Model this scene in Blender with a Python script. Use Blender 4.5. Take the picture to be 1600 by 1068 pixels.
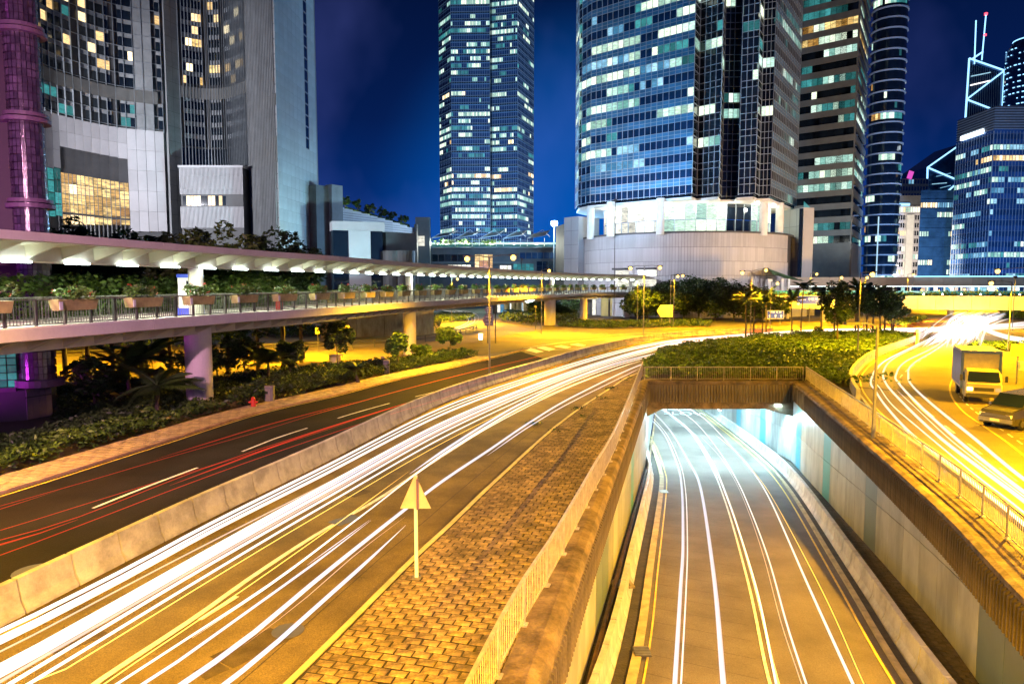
import bpy, math, random
import numpy as np
from mathutils import Vector, Matrix, noise
R = math.radians
random.seed(7); rng = np.random.default_rng(7)
KT, KS, KB = 6.0, 28000.0, 6.0      # strengths: tunnel, sodium, buildings
S = bpy.context.scene
C = S.collection
for o in list(bpy.data.objects): bpy.data.objects.remove(o)

# ------------------------------------------------------------------ camera
F, CX, CY, HZ, H = 1100.0, 800.0, 534.0, 444.0, 7.8
PIT = math.atan((CY - HZ) / F)
cam_d = bpy.data.cameras.new('camera'); cam = bpy.data.objects.new('camera', cam_d); C.objects.link(cam)
cam_d.sensor_width = 36; cam_d.lens = F / 1600 * 36; cam_d.clip_start = 0.1; cam_d.clip_end = 9000
cam.location = (0, 0, H); cam.rotation_euler = (R(90) - PIT, 0, 0)
S.camera = cam
S.view_settings.view_transform = 'Standard'; S.view_settings.look = 'None'
S.view_settings.exposure = 0.0; S.view_settings.gamma = 1; S.view_settings.use_curve_mapping = False
S.cycles.use_light_tree = True; S.cycles.max_bounces = 5; S.cycles.sample_clamp_indirect = 4.0
S.cycles.transparent_max_bounces = 24; S.cycles.caustics_reflective = False; S.cycles.caustics_refractive = False

# ------------------------------------------------------------------ night sky
W = bpy.data.worlds.new('World'); S.world = W; W.use_nodes = True
nt = W.node_tree; nt.nodes.clear()
def N(t, typ, **kw):
    n = t.nodes.new(typ)
    for k, v in kw.items(): setattr(n, k, v)
    return n
out = N(nt, 'ShaderNodeOutputWorld'); bg = N(nt, 'ShaderNodeBackground'); bg.inputs[1].default_value = 1.0
sky = N(nt, 'ShaderNodeTexSky'); sky.sky_type = 'NISHITA'; sky.sun_disc = False
sky.sun_elevation = R(-6); sky.sun_rotation = R(55); sky.air_density = 1.4; sky.ozone_density = 4
tc = N(nt, 'ShaderNodeTexCoord'); sep = N(nt, 'ShaderNodeSeparateXYZ')
nt.links.new(tc.outputs['Generated'], sep.inputs[0])
rp = N(nt, 'ShaderNodeValToRGB'); nt.links.new(sep.outputs['Z'], rp.inputs[0])
e = rp.color_ramp.elements
e[0].position = 0.0; e[0].color = (0.001, 0.052, 0.26, 1)
e[1].position = 0.62; e[1].color = (0.001, 0.004, 0.022, 1)
for p, c in ((0.10, (0.001, 0.026, 0.17, 1)), (0.22, (0.0015, 0.012, 0.080, 1)), (0.36, (0.0012, 0.007, 0.045, 1))):
    q = e.new(p); q.color = c
# long-exposure cloud streaks drifting over the whole sky
mp = N(nt, 'ShaderNodeMapping'); mp.inputs['Scale'].default_value = (2.2, 2.2, 1.5); mp.inputs['Rotation'].default_value = (0.3, 0.5, 0.2)
nt.links.new(tc.outputs['Generated'], mp.inputs[0])
cn = N(nt, 'ShaderNodeTexNoise'); cn.inputs['Scale'].default_value = 1.9; cn.inputs['Detail'].default_value = 4; cn.inputs['Roughness'].default_value = 0.55
nt.links.new(mp.outputs[0], cn.inputs[0])
cr = N(nt, 'ShaderNodeValToRGB'); cr.color_ramp.elements[0].position = 0.50; cr.color_ramp.elements[1].position = 0.74
cr.color_ramp.elements[0].color = (0, 0, 0, 1); cr.color_ramp.elements[1].color = (0.020, 0.024, 0.085, 1)
nt.links.new(cn.outputs[0], cr.inputs[0])
def addc(a, b, fac=1.0, mode='ADD'):
    m = N(nt, 'ShaderNodeMix', data_type='RGBA', blend_type=mode); m.inputs[0].default_value = fac
    nt.links.new(a, m.inputs[6]); nt.links.new(b, m.inputs[7]); return m.outputs[2]
s1 = addc(rp.outputs[0], cr.outputs[0], 1.0)
s2 = addc(s1, sky.outputs[0], 0.05)
# the glow of the city centre low in the sky
nd = N(nt, 'ShaderNodeVectorMath', operation='DOT_PRODUCT'); nv = N(nt, 'ShaderNodeVectorMath', operation='NORMALIZE')
nt.links.new(tc.outputs['Generated'], nv.inputs[0]); nt.links.new(nv.outputs[0], nd.inputs[0]); nd.inputs[1].default_value = Vector((0.10, 1, 0.08)).normalized()
gr = N(nt, 'ShaderNodeValToRGB'); nt.links.new(nd.outputs['Value'], gr.inputs[0]); gr.color_ramp.interpolation = 'EASE'
gr.color_ramp.elements[0].position = 0.95; gr.color_ramp.elements[0].color = (0, 0, 0, 1); gr.color_ramp.elements[1].position = 1.0; gr.color_ramp.elements[1].color = (0.0, 0.062, 0.27, 1)
s2 = addc(s2, gr.outputs[0], 1.0)
nt.links.new(s2, bg.inputs[0]); nt.links.new(bg.outputs[0], out.inputs[0])

# moonlight: one weak cool sun
sl = bpy.data.lights.new('sun', 'SUN'); sl.energy = 0.05; sl.angle = R(0.5); sl.color = (0.55, 0.65, 1.0)
so = bpy.data.objects.new('sun', sl); C.objects.link(so); so.rotation_euler = (R(50), R(10), R(-40))

# ------------------------------------------------------------------ photo measurement -> world
FW = Vector((0, math.cos(PIT), -math.sin(PIT))); UP = Vector((0, math.sin(PIT), math.cos(PIT)))
def ray(px, py): return FW + Vector(((px - CX) / F, 0, 0)) + UP * ((CY - py) / F)
CAM = Vector((0, 0, H))
def G(px, py, z=0.0):
    d = ray(px, py); return CAM + d * ((z - H) / d.z)
def D(px, py, Y):
    d = ray(px, py); return CAM + d * (Y / d.y)
def XY(px, Y, py=444):
    p = D(px, py, Y); return Vector((p.x, p.y))
def Zat(py, Y, px=800): return D(px, py, Y).z
UA, UB = -2.75, -0.0725            # underpass floor: z = UA + UB * y
def U(px, py, h=0.0):
    d = ray(px, py); return CAM + d * ((UA + h - H) / (d.z - UB * d.y))
def zf(y): return UA + UB * y
def proj(p):
    v = Vector(p) - CAM; dep = v.dot(FW)
    if dep <= 0.1: return None
    return CX + F * v.x / dep, CY - F * v.dot(UP) / dep, dep

# ------------------------------------------------------------------ materials
def mk(name, col, rough=0.8, var=0.15, scale=4.0, bump=0.0, metal=0.0, col2=None, stretch=None,
       objrand=0.0, island=0.0, fine=None, emit=None, estr=0.0, spec=0.5, thr=(0.35, 0.7), bscale=None, stain=None):
    m = bpy.data.materials.new(name); m.use_nodes = True; t = m.node_tree; b = t.nodes['Principled BSDF']
    b.inputs['Roughness'].default_value = rough; b.inputs['Metallic'].default_value = metal
    b.inputs['Specular IOR Level'].default_value = spec
    tc = N(t, 'ShaderNodeTexCoord'); src = tc.outputs['Object']
    mpn = N(t, 'ShaderNodeMapping'); mpn.inputs['Scale'].default_value = stretch or (1, 1, 1)
    t.links.new(src, mpn.inputs[0])
    nz = N(t, 'ShaderNodeTexNoise'); nz.inputs['Scale'].default_value = scale; nz.inputs['Detail'].default_value = 6; nz.inputs['Roughness'].default_value = 0.6
    t.links.new(mpn.outputs[0], nz.inputs[0])
    rm = N(t, 'ShaderNodeValToRGB'); rm.color_ramp.elements[0].position = thr[0]; rm.color_ramp.elements[1].position = thr[1]
    c2 = col2 or tuple(min(1, c * (1 + var)) for c in col); c1 = col if col2 else tuple(c * (1 - var) for c in col)
    rm.color_ramp.elements[0].color = (*c1, 1); rm.color_ramp.elements[1].color = (*c2, 1)
    t.links.new(nz.outputs[0], rm.inputs[0]); o = rm.outputs[0]
    def scale_by(o, val_out, lo, hi):
        mr = N(t, 'ShaderNodeMapRange'); mr.inputs[3].default_value = lo; mr.inputs[4].default_value = hi
        t.links.new(val_out, mr.inputs[0])
        h = N(t, 'ShaderNodeHueSaturation'); t.links.new(mr.outputs[0], h.inputs['Value']); t.links.new(o, h.inputs['Color']); return h.outputs[0]
    if fine:
        n2 = N(t, 'ShaderNodeTexNoise'); n2.inputs['Scale'].default_value = fine[0]; n2.inputs['Detail'].default_value = 3
        t.links.new(tc.outputs['Object'], n2.inputs[0]); o = scale_by(o, n2.outputs[0], 1 - fine[1], 1 + fine[1])
    if stain:     # broad patches that run across neighbouring pieces
        gp = N(t, 'ShaderNodeNewGeometry'); ms = N(t, 'ShaderNodeMapping'); ms.inputs['Scale'].default_value = stain[2] if len(stain) > 2 else (1, 1, 1); t.links.new(gp.outputs['Position'], ms.inputs[0])
        n3 = N(t, 'ShaderNodeTexNoise'); n3.inputs['Scale'].default_value = stain[0]; n3.inputs['Detail'].default_value = 7; n3.inputs['Roughness'].default_value = 0.65; t.links.new(ms.outputs[0], n3.inputs[0])
        m3 = N(t, 'ShaderNodeMapRange'); m3.inputs[1].default_value = 0.38; m3.inputs[2].default_value = 0.58; t.links.new(n3.outputs[0], m3.inputs[0]); o = scale_by(o, m3.outputs[0], 1 - stain[1], 1.08)
    if objrand:
        oi = N(t, 'ShaderNodeObjectInfo'); o = scale_by(o, oi.outputs['Random'], 1 - objrand, 1 + objrand)
    if island:
        gi = N(t, 'ShaderNodeNewGeometry'); o = scale_by(o, gi.outputs['Random Per Island'], 1 - island, 1 + island)
    t.links.new(o, b.inputs['Base Color'])
    if bump:
        bn = N(t, 'ShaderNodeTexNoise'); bn.inputs['Scale'].default_value = bscale or scale * 6; bn.inputs['Detail'].default_value = 4
        t.links.new(mpn.outputs[0], bn.inputs[0])
        bp = N(t, 'ShaderNodeBump'); bp.inputs['Strength'].default_value = bump; bp.inputs['Distance'].default_value = 0.05
        t.links.new(bn.outputs[0], bp.inputs['Height']); t.links.new(bp.outputs[0], b.inputs['Normal'])
    if emit:
        b.inputs['Emission Color'].default_value = (*emit, 1); b.inputs['Emission Strength'].default_value = estr
    return m
def lampmat(name, col, s, sample='AUTO'):
    m = bpy.data.materials.new(name); m.use_nodes = True; b = m.node_tree.nodes['Principled BSDF']
    b.inputs['Base Color'].default_value = (0.02, 0.02, 0.02, 1); b.inputs['Specular IOR Level'].default_value = 0.0
    b.inputs['Emission Color'].default_value = (*col, 1); b.inputs['Emission Strength'].default_value = s
    m.cycles.emission_sampling = sample
    return m
def litmat(name, ca, cb, s, scale=0.8, lo=0.4):
    """a lit room behind glass: brightness changes from pane to pane and inside the room"""
    m = bpy.data.materials.new(name); m.use_nodes = True; t = m.node_tree; b = t.nodes['Principled BSDF']
    b.inputs['Base Color'].default_value = (0.03, 0.04, 0.05, 1); b.inputs['Roughness'].default_value = 0.1
    tc = N(t, 'ShaderNodeTexCoord'); geo = N(t, 'ShaderNodeNewGeometry'); oi = N(t, 'ShaderNodeObjectInfo')
    ad = N(t, 'ShaderNodeMath', operation='ADD'); t.links.new(geo.outputs['Random Per Island'], ad.inputs[0]); t.links.new(oi.outputs['Random'], ad.inputs[1])
    fr = N(t, 'ShaderNodeMath', operation='FRACT'); t.links.new(ad.outputs[0], fr.inputs[0])
    nz = N(t, 'ShaderNodeTexNoise'); nz.inputs['Scale'].default_value = scale; nz.inputs['Detail'].default_value = 5; nz.inputs['Roughness'].default_value = 0.75
    mp_ = N(t, 'ShaderNodeMapping'); mp_.inputs['Scale'].default_value = (1, 1, 3.6)
    t.links.new(geo.outputs['Position'], mp_.inputs[0]); t.links.new(mp_.outputs[0], nz.inputs[0])
    mr = N(t, 'ShaderNodeMapRange'); mr.inputs[1].default_value = 0.30; mr.inputs[2].default_value = 0.70; mr.inputs[3].default_value = lo; mr.inputs[4].default_value = 1.3
    t.links.new(nz.outputs[0], mr.inputs[0])
    m2 = N(t, 'ShaderNodeMapRange'); m2.inputs[3].default_value = 0.3 * s; m2.inputs[4].default_value = s
    t.links.new(fr.outputs[0], m2.inputs[0])
    mu = N(t, 'ShaderNodeMath', operation='MULTIPLY'); t.links.new(mr.outputs[0], mu.inputs[0]); t.links.new(m2.outputs[0], mu.inputs[1])
    mx = N(t, 'ShaderNodeMix', data_type='RGBA'); mx.inputs[6].default_value = (*ca, 1); mx.inputs[7].default_value = (*cb, 1)
    t.links.new(fr.outputs[0], mx.inputs[0]); t.links.new(mx.outputs[2], b.inputs['Emission Color']); t.links.new(mu.outputs[0], b.inputs['Emission Strength'])
    m.cycles.emission_sampling = 'NONE'
    return m
def leafmat(name, c1, c2, rough=0.55):
    m = mk(name, c1, rough, col2=c2, scale=0.6, island=0.45, spec=0.35)
    return m
M = {}
def streakmat(name, col, s):
    """pure light: it glows and lets everything behind it show"""
    m = bpy.data.materials.new(name); m.use_nodes = True; t = m.node_tree; t.nodes.clear()
    o = N(t, 'ShaderNodeOutputMaterial'); a = N(t, 'ShaderNodeAddShader'); e_ = N(t, 'ShaderNodeEmission'); tr = N(t, 'ShaderNodeBsdfTransparent')
    e_.inputs[0].default_value = (*col, 1); e_.inputs[1].default_value = s; lw = N(t, 'ShaderNodeLayerWeight'); lw.inputs[0].default_value = 0.5
    mr = N(t, 'ShaderNodeMapRange'); mr.inputs[3].default_value = s; mr.inputs[4].default_value = s * .25; t.links.new(lw.outputs['Facing'], mr.inputs[0]); t.links.new(mr.outputs[0], e_.inputs[1])
    t.links.new(e_.outputs[0], a.inputs[0]); t.links.new(tr.outputs[0], a.inputs[1]); t.links.new(a.outputs[0], o.inputs[0]); return m
M['asphalt_near'] = mk('asphalt near carriageway', (0.150, 0.108, 0.038), 0.85, 0.3, 0.45, 0.5, fine=(42, 0.85), bscale=50, spec=0.12, stain=(0.25, 0.3))
M['asphalt_dark'] = mk('dark left asphalt', (0.015, 0.011, 0.009), 0.85, 0.3, 0.4, 0.35, fine=(22, 0.6), bscale=40, spec=0.08)  # darker asphalt on the near stretch of the left carriageway
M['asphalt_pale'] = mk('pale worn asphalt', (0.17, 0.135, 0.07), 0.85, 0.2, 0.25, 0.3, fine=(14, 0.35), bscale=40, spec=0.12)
M['asphalt_pit'] = mk('underpass asphalt', (0.115, 0.092, 0.078), 0.8, 0.25, 0.4, 0.35, fine=(22, 0.5), bscale=40, spec=0.12)
M['ground'] = mk('city paving', (0.11, 0.095, 0.08), 0.9, 0.25, 0.2, 0.2, fine=(6, 0.3))
M['soil'] = mk('planted soil', (0.045, 0.028, 0.016), 0.95, 0.4, 1.0, 0.6)
M['paint'] = mk('white road paint', (0.62, 0.60, 0.55), 0.7, 0.25, 3.0, 0.1, fine=(30, 0.25))
M['paint_y'] = mk('yellow road paint', (0.62, 0.42, 0.05), 0.7, 0.25, 3.0, 0.1, fine=(30, 0.25))
M['paver'] = mk('rough stone paver', (0.24, 0.165, 0.08), 0.9, 0.5, 5.0, 0.5, objrand=0.28, island=0.28, fine=(28, 0.55), bscale=22, stain=(0.6, 0.45))
M['joint'] = mk('dark joint earth', (0.028, 0.02, 0.012), 0.95, 0.5, 2.0, 0.5, fine=(12, .5))
M['concrete'] = mk('weathered concrete', (0.24, 0.195, 0.14), 0.9, 0.0, 1.4, 0.5, col2=(0.13, 0.095, 0.055), stretch=(1, 1, 0.35), fine=(18, 0.3))
M['grime_shade'] = mk('stained concrete with groove shade', (0.05, 0.036, 0.02), 0.95, 0.0, 1.5, 0.6, col2=(0.015, 0.011, 0.007), stretch=(1, 1, 0.25))  # grime colour darkened to paint shade into the grooves between ribs
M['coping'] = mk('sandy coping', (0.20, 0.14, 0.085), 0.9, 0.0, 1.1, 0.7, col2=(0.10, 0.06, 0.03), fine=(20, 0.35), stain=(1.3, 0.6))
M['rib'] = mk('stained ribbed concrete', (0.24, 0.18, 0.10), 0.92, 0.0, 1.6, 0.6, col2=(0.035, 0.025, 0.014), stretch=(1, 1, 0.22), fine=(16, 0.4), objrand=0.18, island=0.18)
M['barrier'] = mk('pale barrier concrete', (0.46, 0.42, 0.42), 0.8, 0.0, 1.3, 0.25, col2=(0.30, 0.27, 0.27), fine=(24, 0.18), objrand=0.06, thr=(0.3, 0.85), stain=(1.1, 0.35))
M['barrier_w'] = mk('white painted barrier', (0.44, 0.42, 0.42), 0.7, 0.0, 1.2, 0.2, col2=(0.30, 0.27, 0.25), fine=(24, 0.15), stain=(0.9, 0.3), objrand=0.05, thr=(.3, .9))
M['white'] = mk('white painted steel', (0.72, 0.70, 0.66), 0.5, 0.08, 0.8, 0.03)
M['bridge'] = mk('cream bridge concrete', (0.66, 0.62, 0.56), 0.7, 0.0, 0.6, 0.05, col2=(0.50, 0.46, 0.40), stretch=(1, 1, 0.5), fine=(8, 0.07), thr=(.3, .9))
M['bridge_in'] = mk('cream bridge soffit', (0.55, 0.52, 0.38), 0.7, 0.12, 0.8, 0.05)
M['steel'] = mk('dull grey steel', (0.22, 0.21, 0.19), 0.45, 0.2, 3.0, 0.05, metal=0.6)
M['steel_dk'] = mk('dark painted steel', (0.06, 0.055, 0.05), 0.5, 0.2, 3.0, 0.05)
M['rail'] = mk('pale galvanised rail', (0.42, 0.36, 0.26), 0.5, 0.25, 4.0, 0.1, metal=0.25)
M['panel'] = mk('pale wall panel', (0.36, 0.36, 0.34), 0.32, 0.12, 0.7, 0.05, objrand=0.18, spec=0.6, stain=(0.8, 0.35, (1, 1, 0.3)))
M['panel_g'] = mk('grey blue wall panel', (0.13, 0.17, 0.19), 0.3, 0.15, 0.7, 0.05, objrand=0.12, spec=0.6)
M['panel_c'] = mk('cyan wall panel', (0.08, 0.30, 0.37), 0.3, 0.1, 0.7, 0.05, spec=0.6)
M['tile_dk'] = mk('dark brick walkway', (0.05, 0.035, 0.025), 0.9, 0.3, 3, 0.5, objrand=.3, island=.3, fine=(20, .4))
M['bark'] = mk('bark', (0.09, 0.07, 0.05), 0.9, 0.3, 3, 0.7, stretch=(4, 4, 1))
M['leaf'] = leafmat('green leaves', (0.05, 0.11, 0.014), (0.12, 0.18, 0.025))
M['leaf_dk'] = leafmat('dark green leaves', (0.016, 0.040, 0.010), (0.050, 0.085, 0.016))
M['leaf_br'] = leafmat('bright green leaves', (0.06, 0.13, 0.015), (0.13, 0.20, 0.03))
M['flower'] = mk('red flowers', (0.65, 0.05, 0.04), 0.6, 0.3, 3, island=0.4)
M['glass'] = mk('dark glass', (0.010, 0.016, 0.024), 0.06, 0.3, 0.4, 0.06, spec=0.9, bscale=0.35, objrand=0.3)
M['glass_b'] = mk('blue tinted glass', (0.012, 0.045, 0.12), 0.10, 0.3, 0.3, 0.05, spec=1.0, bscale=0.3, metal=0.3)
M['span_b'] = mk('spandrel with painted blue reflection', (0.06, 0.24, 0.42), 0.30, 0.25, 0.15, 0.03, metal=0.35, spec=1.0, island=0.25)  # blue reflections of sky and lamps put into the base colour
M['mull'] = mk('pale aluminium mullion', (0.52, 0.58, 0.64), 0.4, 0.1, 1.0, 0, metal=0.3)
M['mull_t'] = mk('grey aluminium mullion', (0.30, 0.33, 0.36), 0.4, 0.15, 1.0, 0, metal=0.4)
M['stone_w'] = mk('white stone cladding', (0.52, 0.51, 0.53), 0.6, 0.0, 0.25, 0.05, col2=(0.40, 0.39, 0.41), fine=(2, 0.08), island=0.08, objrand=0.08, thr=(.2, .9))
M['stone_g'] = mk('grey stone cladding', (0.25, 0.26, 0.27), 0.65, 0.15, 0.3, 0.05, fine=(2, 0.1), island=0.08, objrand=.08)
M['stone_d'] = mk('dark grey cladding', (0.07, 0.07, 0.075), 0.6, 0.2, 0.3, 0.05)
M['stone_br'] = mk('brown granite band', (0.125, 0.125, 0.12), 0.5, 0.15, 0.4, 0.05, island=.08)
M['seam'] = mk('dark seam', (0.05, 0.05, 0.055), 0.8, 0.1, 1, 0)
M['purple'] = mk('purple lit wall paint', (0.03, 0.005, 0.03), 0.6, 0.2, 0.5, 0.05)
M['purple_t'] = mk('mauve trim', (0.16, 0.09, 0.16), 0.5, 0.15, 1, 0.05)
M['glassblock'] = mk('glass blocks', (0.09, 0.06, 0.10), 0.15, 0.3, 2.0, 0.3, spec=1.0, island=0.4)
M['lit_w'] = litmat('warm lit room', (1.0, 0.62, 0.22), (1.0, 0.82, 0.50), 3.2)
M['lit_c'] = litmat('cool lit office', (0.35, 0.95, 0.80), (0.85, 1.0, 0.85), 1.7)
M['lit_g'] = litmat('greenish white office', (0.55, 1.0, 0.80), (0.95, 1.0, 0.75), 1.9, 0.9)
M['lit_t'] = litmat('dim teal office', (0.05, 0.42, 0.40), (0.10, 0.60, 0.62), 0.7)
M['lit_b'] = litmat('blue lit office', (0.12, 0.55, 1.0), (0.5, 0.85, 1.0), 1.3)
M['lit_y'] = litmat('amber lit hall', (1.0, 0.48, 0.08), (1.0, 0.76, 0.30), 1.9, 0.45, 0.02)
M['lit_sh'] = litmat('bright shop front', (1.0, 0.93, 0.75), (0.95, 1.0, 0.9), 2.4, 0.5, 0.3)
M['sodium'] = lampmat('sodium bulb', (1.0, 0.62, 0.12), 6)
M['tube'] = lampmat('fluorescent tube', (0.85, 1.0, 0.95), 14)
M['led'] = lampmat('blue white light line', (0.28, 0.62, 1.0), 2.4, 'NONE')
M['led_w'] = lampmat('white light line', (0.75, 0.9, 1.0), 4.5, 'NONE')
M['led_r'] = lampmat('red beacon', (1.0, 0.05, 0.08), 5, 'NONE')
M['led_p'] = lampmat('magenta sign light', (0.8, 0.1, 0.6), 1, 'NONE')
M['flood'] = lampmat('blue white floodlight', (0.6, 0.85, 1.0), 160)
M['tr_w'] = streakmat('white headlight streak', (1.0, 0.93, 0.88), 1.2)
M['tr_b'] = streakmat('bluish headlight streak', (0.80, 0.82, 1.0), 0.95)
M['tr_p'] = streakmat('pinkish headlight streak', (1.0, 0.72, 0.64), 0.6)
M['tr_y'] = streakmat('yellow light streak', (1.0, 0.62, 0.12), 1.6)
M['tr_r'] = streakmat('red tail light streak', (1.0, 0.035, 0.012), 0.42)
M['tr_o'] = streakmat('orange tail light streak', (1.0, 0.14, 0.02), 0.7)
M['blue_p'] = mk('glowing blue sign paint', (0.02, 0.05, 0.42), 0.4, 0.1, 1, 0, emit=(0.05, 0.12, 0.9), estr=0.25)  # weak blue emission put into the paint so the boards look lit
M['truck_b'] = mk('blue truck paint', (0.06, 0.12, 0.45), 0.35, 0.1, 1, 0.02, spec=0.7)
M['truck_w'] = mk('white truck box', (0.62, 0.60, 0.55), 0.5, 0.1, 1, 0.03)
M['truck_y'] = mk('cream truck cab', (0.60, 0.50, 0.22), 0.3, 0.1, 1, 0.02, spec=0.7)
M['van'] = mk('dark van paint', (0.05, 0.045, 0.04), 0.25, 0.2, 1, 0.02, spec=0.8)
M['rubber'] = mk('tyre rubber', (0.015, 0.015, 0.015), 0.9, 0.2, 5, 0.1)
M['awning'] = mk('white terrace awning', (0.66, 0.66, 0.62), 0.6, 0.1, 0.5, 0.03)
M['green_rf'] = mk('green metal roof', (0.10, 0.26, 0.12), 0.5, 0.2, 1, 0.1)
M['red'] = mk('red paint', (0.5, 0.03, 0.02), 0.5, 0.2, 1, 0)
M['planter'] = mk('tan planter', (0.40, 0.34, 0.13), 0.7, 0.25, 2.0, 0.1, objrand=0.2)

# ------------------------------------------------------------------ objects
def tag(o, label=None, cat=None, group=None, kind=None):
    if label: o['label'] = label
    if cat: o['category'] = cat
    if group: o['group'] = group
    if kind: o['kind'] = kind
    return o
def empty(name, loc, label=None, cat=None, group=None, rz=0.0, kind=None):
    o = bpy.data.objects.new(name, None); C.objects.link(o); o.location = Vector(loc); o.rotation_euler = (0, 0, rz)
    o.empty_display_size = 0.3
    return tag(o, label, cat, group, kind)
def wloc(o):
    v = Vector((0, 0, 0))
    while o is not None: v += o.location; o = o.parent
    return v
class MB:
    def __init__(s): s.v = []; s.f = []; s.m = []
    def add(s, vs, fs, mi=0):
        b = len(s.v); s.v += [tuple(x) for x in vs]; s.f += [tuple(i + b for i in f) for f in fs]; s.m += [mi] * len(fs); return s
    def quad(s, a, b, c, d, mi=0): return s.add([a, b, c, d], [(0, 1, 2, 3)], mi)
    def box(s, c, size, rz=0.0, mi=0, rot=None):
        hx, hy, hz = size[0] / 2, size[1] / 2, size[2] / 2; c = Vector(c)
        m = rot if rot is not None else Matrix.Rotation(rz, 3, 'Z')
        vs = [c + m @ Vector((x * hx, y * hy, z * hz)) for z in (-1, 1) for x, y in ((-1, -1), (1, -1), (1, 1), (-1, 1))]
        return s.add(vs, [(3, 2, 1, 0), (4, 5, 6, 7), (0, 1, 5, 4), (1, 2, 6, 5), (2, 3, 7, 6), (3, 0, 4, 7)], mi)
    def bar(s, a, b, w, h=None, mi=0):
        a = Vector(a); b = Vector(b); d = b - a; L = d.length
        if L < 1e-6: return s
        q = d.to_track_quat('X', 'Z').to_matrix(); return s.box((a + b) / 2, (L, w, h or w), mi=mi, rot=q)
    def slab(s, A, B, z0, z1, back, front, mi=0):
        """wall piece from A to B (xy); front > 0 sticks out towards the viewer's side"""
        A = Vector(A[:2]); B = Vector(B[:2]); n = nrm(A, B)
        pts = [A + n * front, B + n * front, B - n * back, A - n * back]
        return s.add([(p.x, p.y, z) for z in (z0, z1) for p in pts], [(3, 2, 1, 0), (4, 5, 6, 7), (0, 1, 5, 4), (1, 2, 6, 5), (2, 3, 7, 6), (3, 0, 4, 7)], mi)
    def prism(s, pts, z0, z1, mi=0):
        n = len(pts); vs = [(p[0], p[1], z0) for p in pts] + [(p[0], p[1], z1) for p in pts]
        fs = [tuple(range(n))[::-1], tuple(range(n, 2 * n))] + [(i, (i + 1) % n, n + (i + 1) % n, n + i) for i in range(n)]
        return s.add(vs, fs, mi)
    def cyl(s, c, r, h, n=12, r2=None, mi=0):
        r2 = r if r2 is None else r2; c = Vector(c)
        vs = [c + Vector((r * math.cos(2 * math.pi * i / n), r * math.sin(2 * math.pi * i / n), 0)) for i in range(n)]
        vs += [c + Vector((r2 * math.cos(2 * math.pi * i / n), r2 * math.sin(2 * math.pi * i / n), h)) for i in range(n)]
        return s.add(vs, [tuple(range(n))[::-1], tuple(range(n, 2 * n))] + [(i, (i + 1) % n, n + (i + 1) % n, n + i) for i in range(n)], mi)
    def tube(s, pts, rad, n=6, mi=0, cap=True):
        pts = [Vector(p) for p in pts]; rads = rad if isinstance(rad, (list, tuple)) else [rad] * len(pts); vs = []; fs = []
        for i, p in enumerate(pts):
            t = (pts[min(i + 1, len(pts) - 1)] - pts[max(i - 1, 0)]).normalized()
            a = t.cross(Vector((0, 0, 1)));  a = a if a.length > 1e-3 else Vector((1, 0, 0)); a.normalize(); b = a.cross(t)
            for k in range(n):
                an = 2 * math.pi * k / n; vs.append(p + (a * math.cos(an) + b * math.sin(an)) * rads[i])
        for i in range(len(pts) - 1):
            for k in range(n): fs.append((i * n + k, i * n + (k + 1) % n, (i + 1) * n + (k + 1) % n, (i + 1) * n + k))
        if cap: fs += [tuple(range(n)), tuple(range((len(pts) - 1) * n, len(pts) * n))[::-1]]
        return s.add(vs, fs, mi)
    def sweep(s, path, prof, mi=0, closed=True, caps=True):
        """prof: (offset to the right of travel, height) swept along a path of 3D points"""
        n = len(prof); vs = []; fs = []
        for i, p in enumerate(path):
            nn = right(path, i)
            for o, z in prof: vs.append((p[0] + nn.x * o, p[1] + nn.y * o, p[2] + z))
        k = n if closed else n - 1
        for i in range(len(path) - 1):
            for j in range(k): fs.append((i * n + j, (i + 1) * n + j, (i + 1) * n + (j + 1) % n, i * n + (j + 1) % n))
        if caps and closed: fs += [tuple(range(n)), tuple(range((len(path) - 1) * n, len(path) * n))[::-1]]
        return s.add(vs, fs, mi)
    def ribbon(s, A, B, mi=0):
        for i in range(min(len(A), len(B)) - 1): s.quad(A[i], A[i + 1], B[i + 1], B[i], mi)
        return s
    def build(s, name, mat, parent=None, world=True, smooth=False, **kw):
        me = bpy.data.meshes.new(name)
        off = wloc(parent) if (parent is not None and world) else Vector((0, 0, 0))
        me.from_pydata([(v[0] - off.x, v[1] - off.y, v[2] - off.z) for v in s.v], [], s.f)
        mats = mat if isinstance(mat, (list, tuple)) else [mat]
        for m in mats: me.materials.append(m)
        if len(mats) > 1: me.polygons.foreach_set('material_index', s.m)
        if smooth: me.polygons.foreach_set('use_smooth', [True] * len(me.polygons))
        me.update()
        o = bpy.data.objects.new(name, me); C.objects.link(o)
        if parent is not None: o.parent = parent
        return tag(o, **kw)
def nrm(A, B):
    A = Vector(A[:2]); B = Vector(B[:2]); d = (B - A).normalized(); n = Vector((d.y, -d.x))
    return n if n.dot(Vector((0, 0)) - A) > 0 else -n
def right(path, i):
    a = path[max(i - 1, 0)]; b = path[min(i + 1, len(path) - 1)]
    t = Vector((b[0] - a[0], b[1] - a[1])).normalized(); return Vector((t.y, -t.x))
def smooth_path(pts, step=1.0):
    """Catmull-Rom through the points, then even spacing"""
    P = [Vector(p) for p in pts]; P = [P[0] * 2 - P[1]] + P + [P[-1] * 2 - P[-2]]; out = []
    for i in range(1, len(P) - 2):
        a, b, c, d = P[i - 1:i + 3]; n = max(2, int((c - b).length / (step * 0.5)))
        for k in range(n):
            t = k / n
            out.append(0.5 * ((2 * b) + (c - a) * t + (2 * a - 5 * b + 4 * c - d) * t * t + (3 * b - a - 3 * c + d) * t ** 3))
    out.append(P[-2]); return resample(out, step)
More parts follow.
